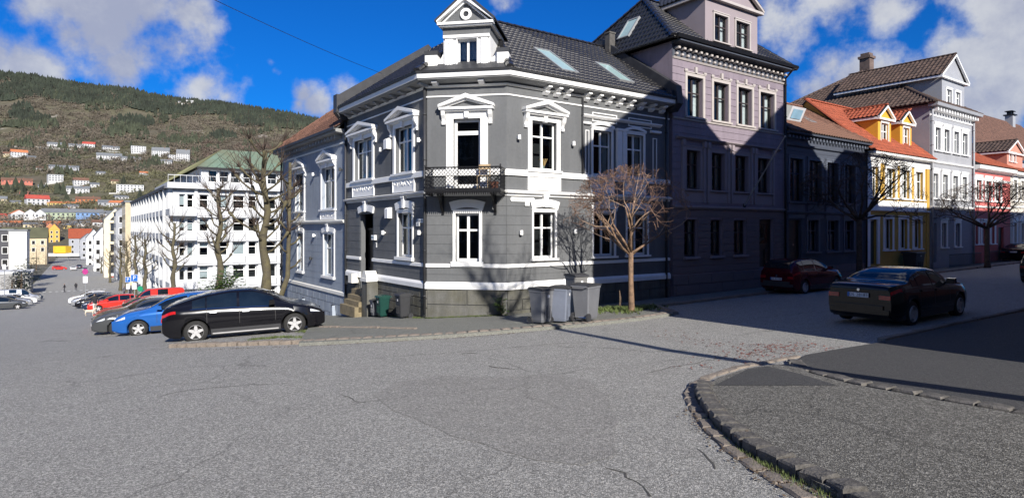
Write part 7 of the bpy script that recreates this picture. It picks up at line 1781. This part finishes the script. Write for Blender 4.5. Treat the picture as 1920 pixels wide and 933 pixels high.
HL = [(102, 278, 23, 11, 'w', 'd', 'on the upper road, leftmost of the white row'), (142, 279, 21, 9, 'w', 'd', 'small, on the upper road, second from the left'), (166, 278, 20, 12, 'w', 'r', 'on the upper road with bright red roof'), (209, 283, 27, 9, 'w', 'd', 'low, on the upper road near the middle'),
 (205, 302, 40, 15, 'w', 'd', 'wide, just below the upper road'), (247, 304, 32, 10, 'w', 'd', 'low and wide beside the wide one below the upper road'), (260, 289, 24, 14, 'w', 'f', 'tall and boxy on the upper road'), (301, 295, 29, 18, 'w', 'd', 'large, above the green copper roof'), (309, 312, 23, 12, 'w', 'd', 'small, below the large one above the office block'),
 (343, 304, 22, 22, 'w', 'd', 'tall, rightmost of the white row by the copper roof'), (327, 302, 18, 10, 'w', 'f', 'low, between the two large ones at the right'), (37, 295, 25, 14, 'w', 'o', 'at the left with orange roof'), (16, 295, 16, 10, 't', 'b', 'leftmost on the upper slope'), (120, 320, 46, 9, 'G', 'd', 'long and low in the middle slope'),
 (32, 346, 46, 12, 'R', 'b', 'long terrace at the left'), (105, 343, 23, 15, 'w', 'f', 'boxy, in the middle slope'), (153, 348, 24, 14, 'w', 'b', 'with round brown roof in the middle slope'), (146, 363, 36, 14, 'w', 'd', 'just below the one with the brown roof'), (244, 362, 44, 14, 'w', 'f', 'long flat one above the street end'),
 (72, 386, 35, 20, 'w', 'r', 'with dormers and bright red roof'), (165, 382, 38, 13, 'O', 'b', 'block left of the grey one'), (116, 386, 44, 8, 'y', 'o', 'low strip above the green block'), (197, 388, 22, 13, 'G', 'd', 'beside the orange roofed one'), (219, 388, 26, 12, 'w', 'o', 'right of the grey one'),
 (229, 375, 22, 8, 'w', 'd', 'small, above the orange roofed one'), (135, 391, 22, 8, 'w', 'd', 'small, just above the green and blue blocks'), (114, 412, 57, 20, 'g', 'd', 'wide block with three rows of windows'), (168, 411, 42, 18, 'B', 'd', 'wide block right of the green one'), (36, 412, 24, 16, 'w', 'o', 'gabled, at the left with orange roof'),
 (57, 413, 20, 18, 'w', 'd', 'gabled, in the middle of the white gabled row'), (75, 413, 18, 18, 'w', 'd', 'gabled, right end of the white gabled row'), (5, 382, 12, 14, 't', 'd', 'at the very left edge'), (10, 410, 22, 9, 'R', 'r', 'low, with red roof at the left edge'), (202, 410, 26, 14, 'G', 'd', 'behind the cream tower gable'),
 (368, 194, 34, 6, 'w', 'f', 'long white one on the ridge'), (340, 192, 14, 4, 'G', 'd', 'small one on the ridge'), (150, 425, 30, 10, 'w', 'd', 'low, just behind the orange roofed building'), (18, 424, 34, 10, 'G', 'o', 'behind the white block at the left'), (62, 428, 30, 10, 't', 'd', 'low, behind the mossy roof'), (95, 424, 26, 9, 'R', 'o', 'at the foot of the green block'),
 (228, 400, 20, 10, 'w', 'd', 'between the cream tower gable and the office block'), (186, 425, 22, 12, 'w', 'b', 'left of the cream tower gable'), (130, 428, 20, 9, 'y', 'd', 'small, above the orange roofed building'), (60, 300, 14, 8, 'w', 'd', 'tiny, right of the orange roofed one on the upper slope'), (75, 322, 12, 8, 'w', 'b', 'tiny, left of the long low grey one'), (190, 330, 14, 8, 'w', 'd', 'tiny and alone in the middle of the green slope'), (215, 345, 12, 8, 't', 'b', 'tiny, above the long flat one'),
 (270, 330, 14, 8, 'w', 'o', 'tiny, left of the office block roof'), (80, 355, 14, 8, 'w', 'd', 'tiny, above the one with dormers'), (45, 368, 14, 9, 'R', 'b', 'tiny, left of the one with dormers'), (30, 384, 16, 8, 'w', 'd', 'small and low near the left edge'), (178, 352, 14, 9, 'w', 'd', 'tiny, right of the one with brown round roof')]
for i, (px, py, wp, hp_, c, r, d) in enumerate(HL):
    random.seed(100+i); p = hp(px, py); k = p.y/FPX; w_, h_ = wp*k, hp_*k; az = math.atan2(-p.x, p.y)+random.uniform(-.25, .25)*(0 if wp > 36 else 1)
    hs = h_ if r == 'f' else h_*.66; dp_ = min(w_*.8, 10)
    o = thing('hillside_house', f'{CN[c]} house with {RN[r]} roof {d}', 'house', (p.x, p.y, p.z), az, 'houses on the hillside and at its foot')
    obj('wall', MB().box(-w_/2, w_/2, 0, dp_, -14, hs), CL[c], o)
    if r == 'f': obj('roof', MB().box(-w_/2-.3, w_/2+.3, -.3, dp_+.3, hs+.01, hs+.5), ROG, o)
    elif 'gabled' in d: obj('roof', MB().prism([(-w_/2-.4, hs), (w_/2+.4, hs), (0, h_*1.15)], .1, dp_), RF[r], o); obj('gable', MB().prism([(-w_/2, hs), (w_/2, hs), (0, h_*1.1)], 0, .09), CL[c], o)
    else:
        obj('roof', MB().prism([(-.6, hs), (dp_+.6, hs), (dp_*.5, h_*1.05)], -w_/2-.5, w_/2+.5, 'x'), RF[r], o)
        if w_ > 14: obj('chimney', MB().box(w_*.2, w_*.2+1, dp_*.4, dp_*.4+1, hs, h_*1.05+1.2), RF['b'], o)
    nr = max(1, int(hs/3.1)); nc = max(2, min(9, int(w_/3.4)))
    for a in range(nr):
        for b in range(nc): link('window', fwin, o, Matrix.Translation((-w_/2+(b+.5)*w_/nc, 0, hs-2.4-a*3.0)) @ Matrix.Diagonal((1.15, 1, 1.1, 1)))
    if 'w' == c and random.random() < .5: obj('terrace_wall', MB().box(-w_*.75, w_*.7, -4, -3.2, -9, -1.2), mat('terrace_stone', (.45, .44, .41), .9, .1, .1), o)
# pale road walls across the slope
for i, (pts, lb) in enumerate((([(0, 276), (60, 277), (130, 281), (190, 284), (240, 288)], 'pale retaining wall along the upper hillside road'), ([(230, 304), (280, 308), (330, 311), (370, 314)], 'pale retaining wall right of the white houses'), ([(300, 190), (330, 193), (385, 197)], 'pale terrace wall on the ridge'))):
    q = [hp(*p) for p in pts]; t = thing('retaining_wall', lb, 'wall', q[0], 0, 'retaining walls on the hill'); mb = MB()
    for a, b in zip(q, q[1:]):
        a, b = a-q[0], b-q[0]; mb.quad(tuple(a-Vector((0, 0, 6))), tuple(b-Vector((0, 0, 6))), tuple(b+Vector((0, 0, 1.6))), tuple(a+Vector((0, 0, 1.6)))); n_ = Vector((0, 1.5, 0)); mb.quad(tuple(a+Vector((0, 0, 1.6))), tuple(b+Vector((0, 0, 1.6))), tuple(b+n_+Vector((0, 0, 1.6))), tuple(a+n_+Vector((0, 0, 1.6))))
    obj('wall_face', mb, mat('terrace_stone', (.45, .44, .41), .9, .1, .1), t)
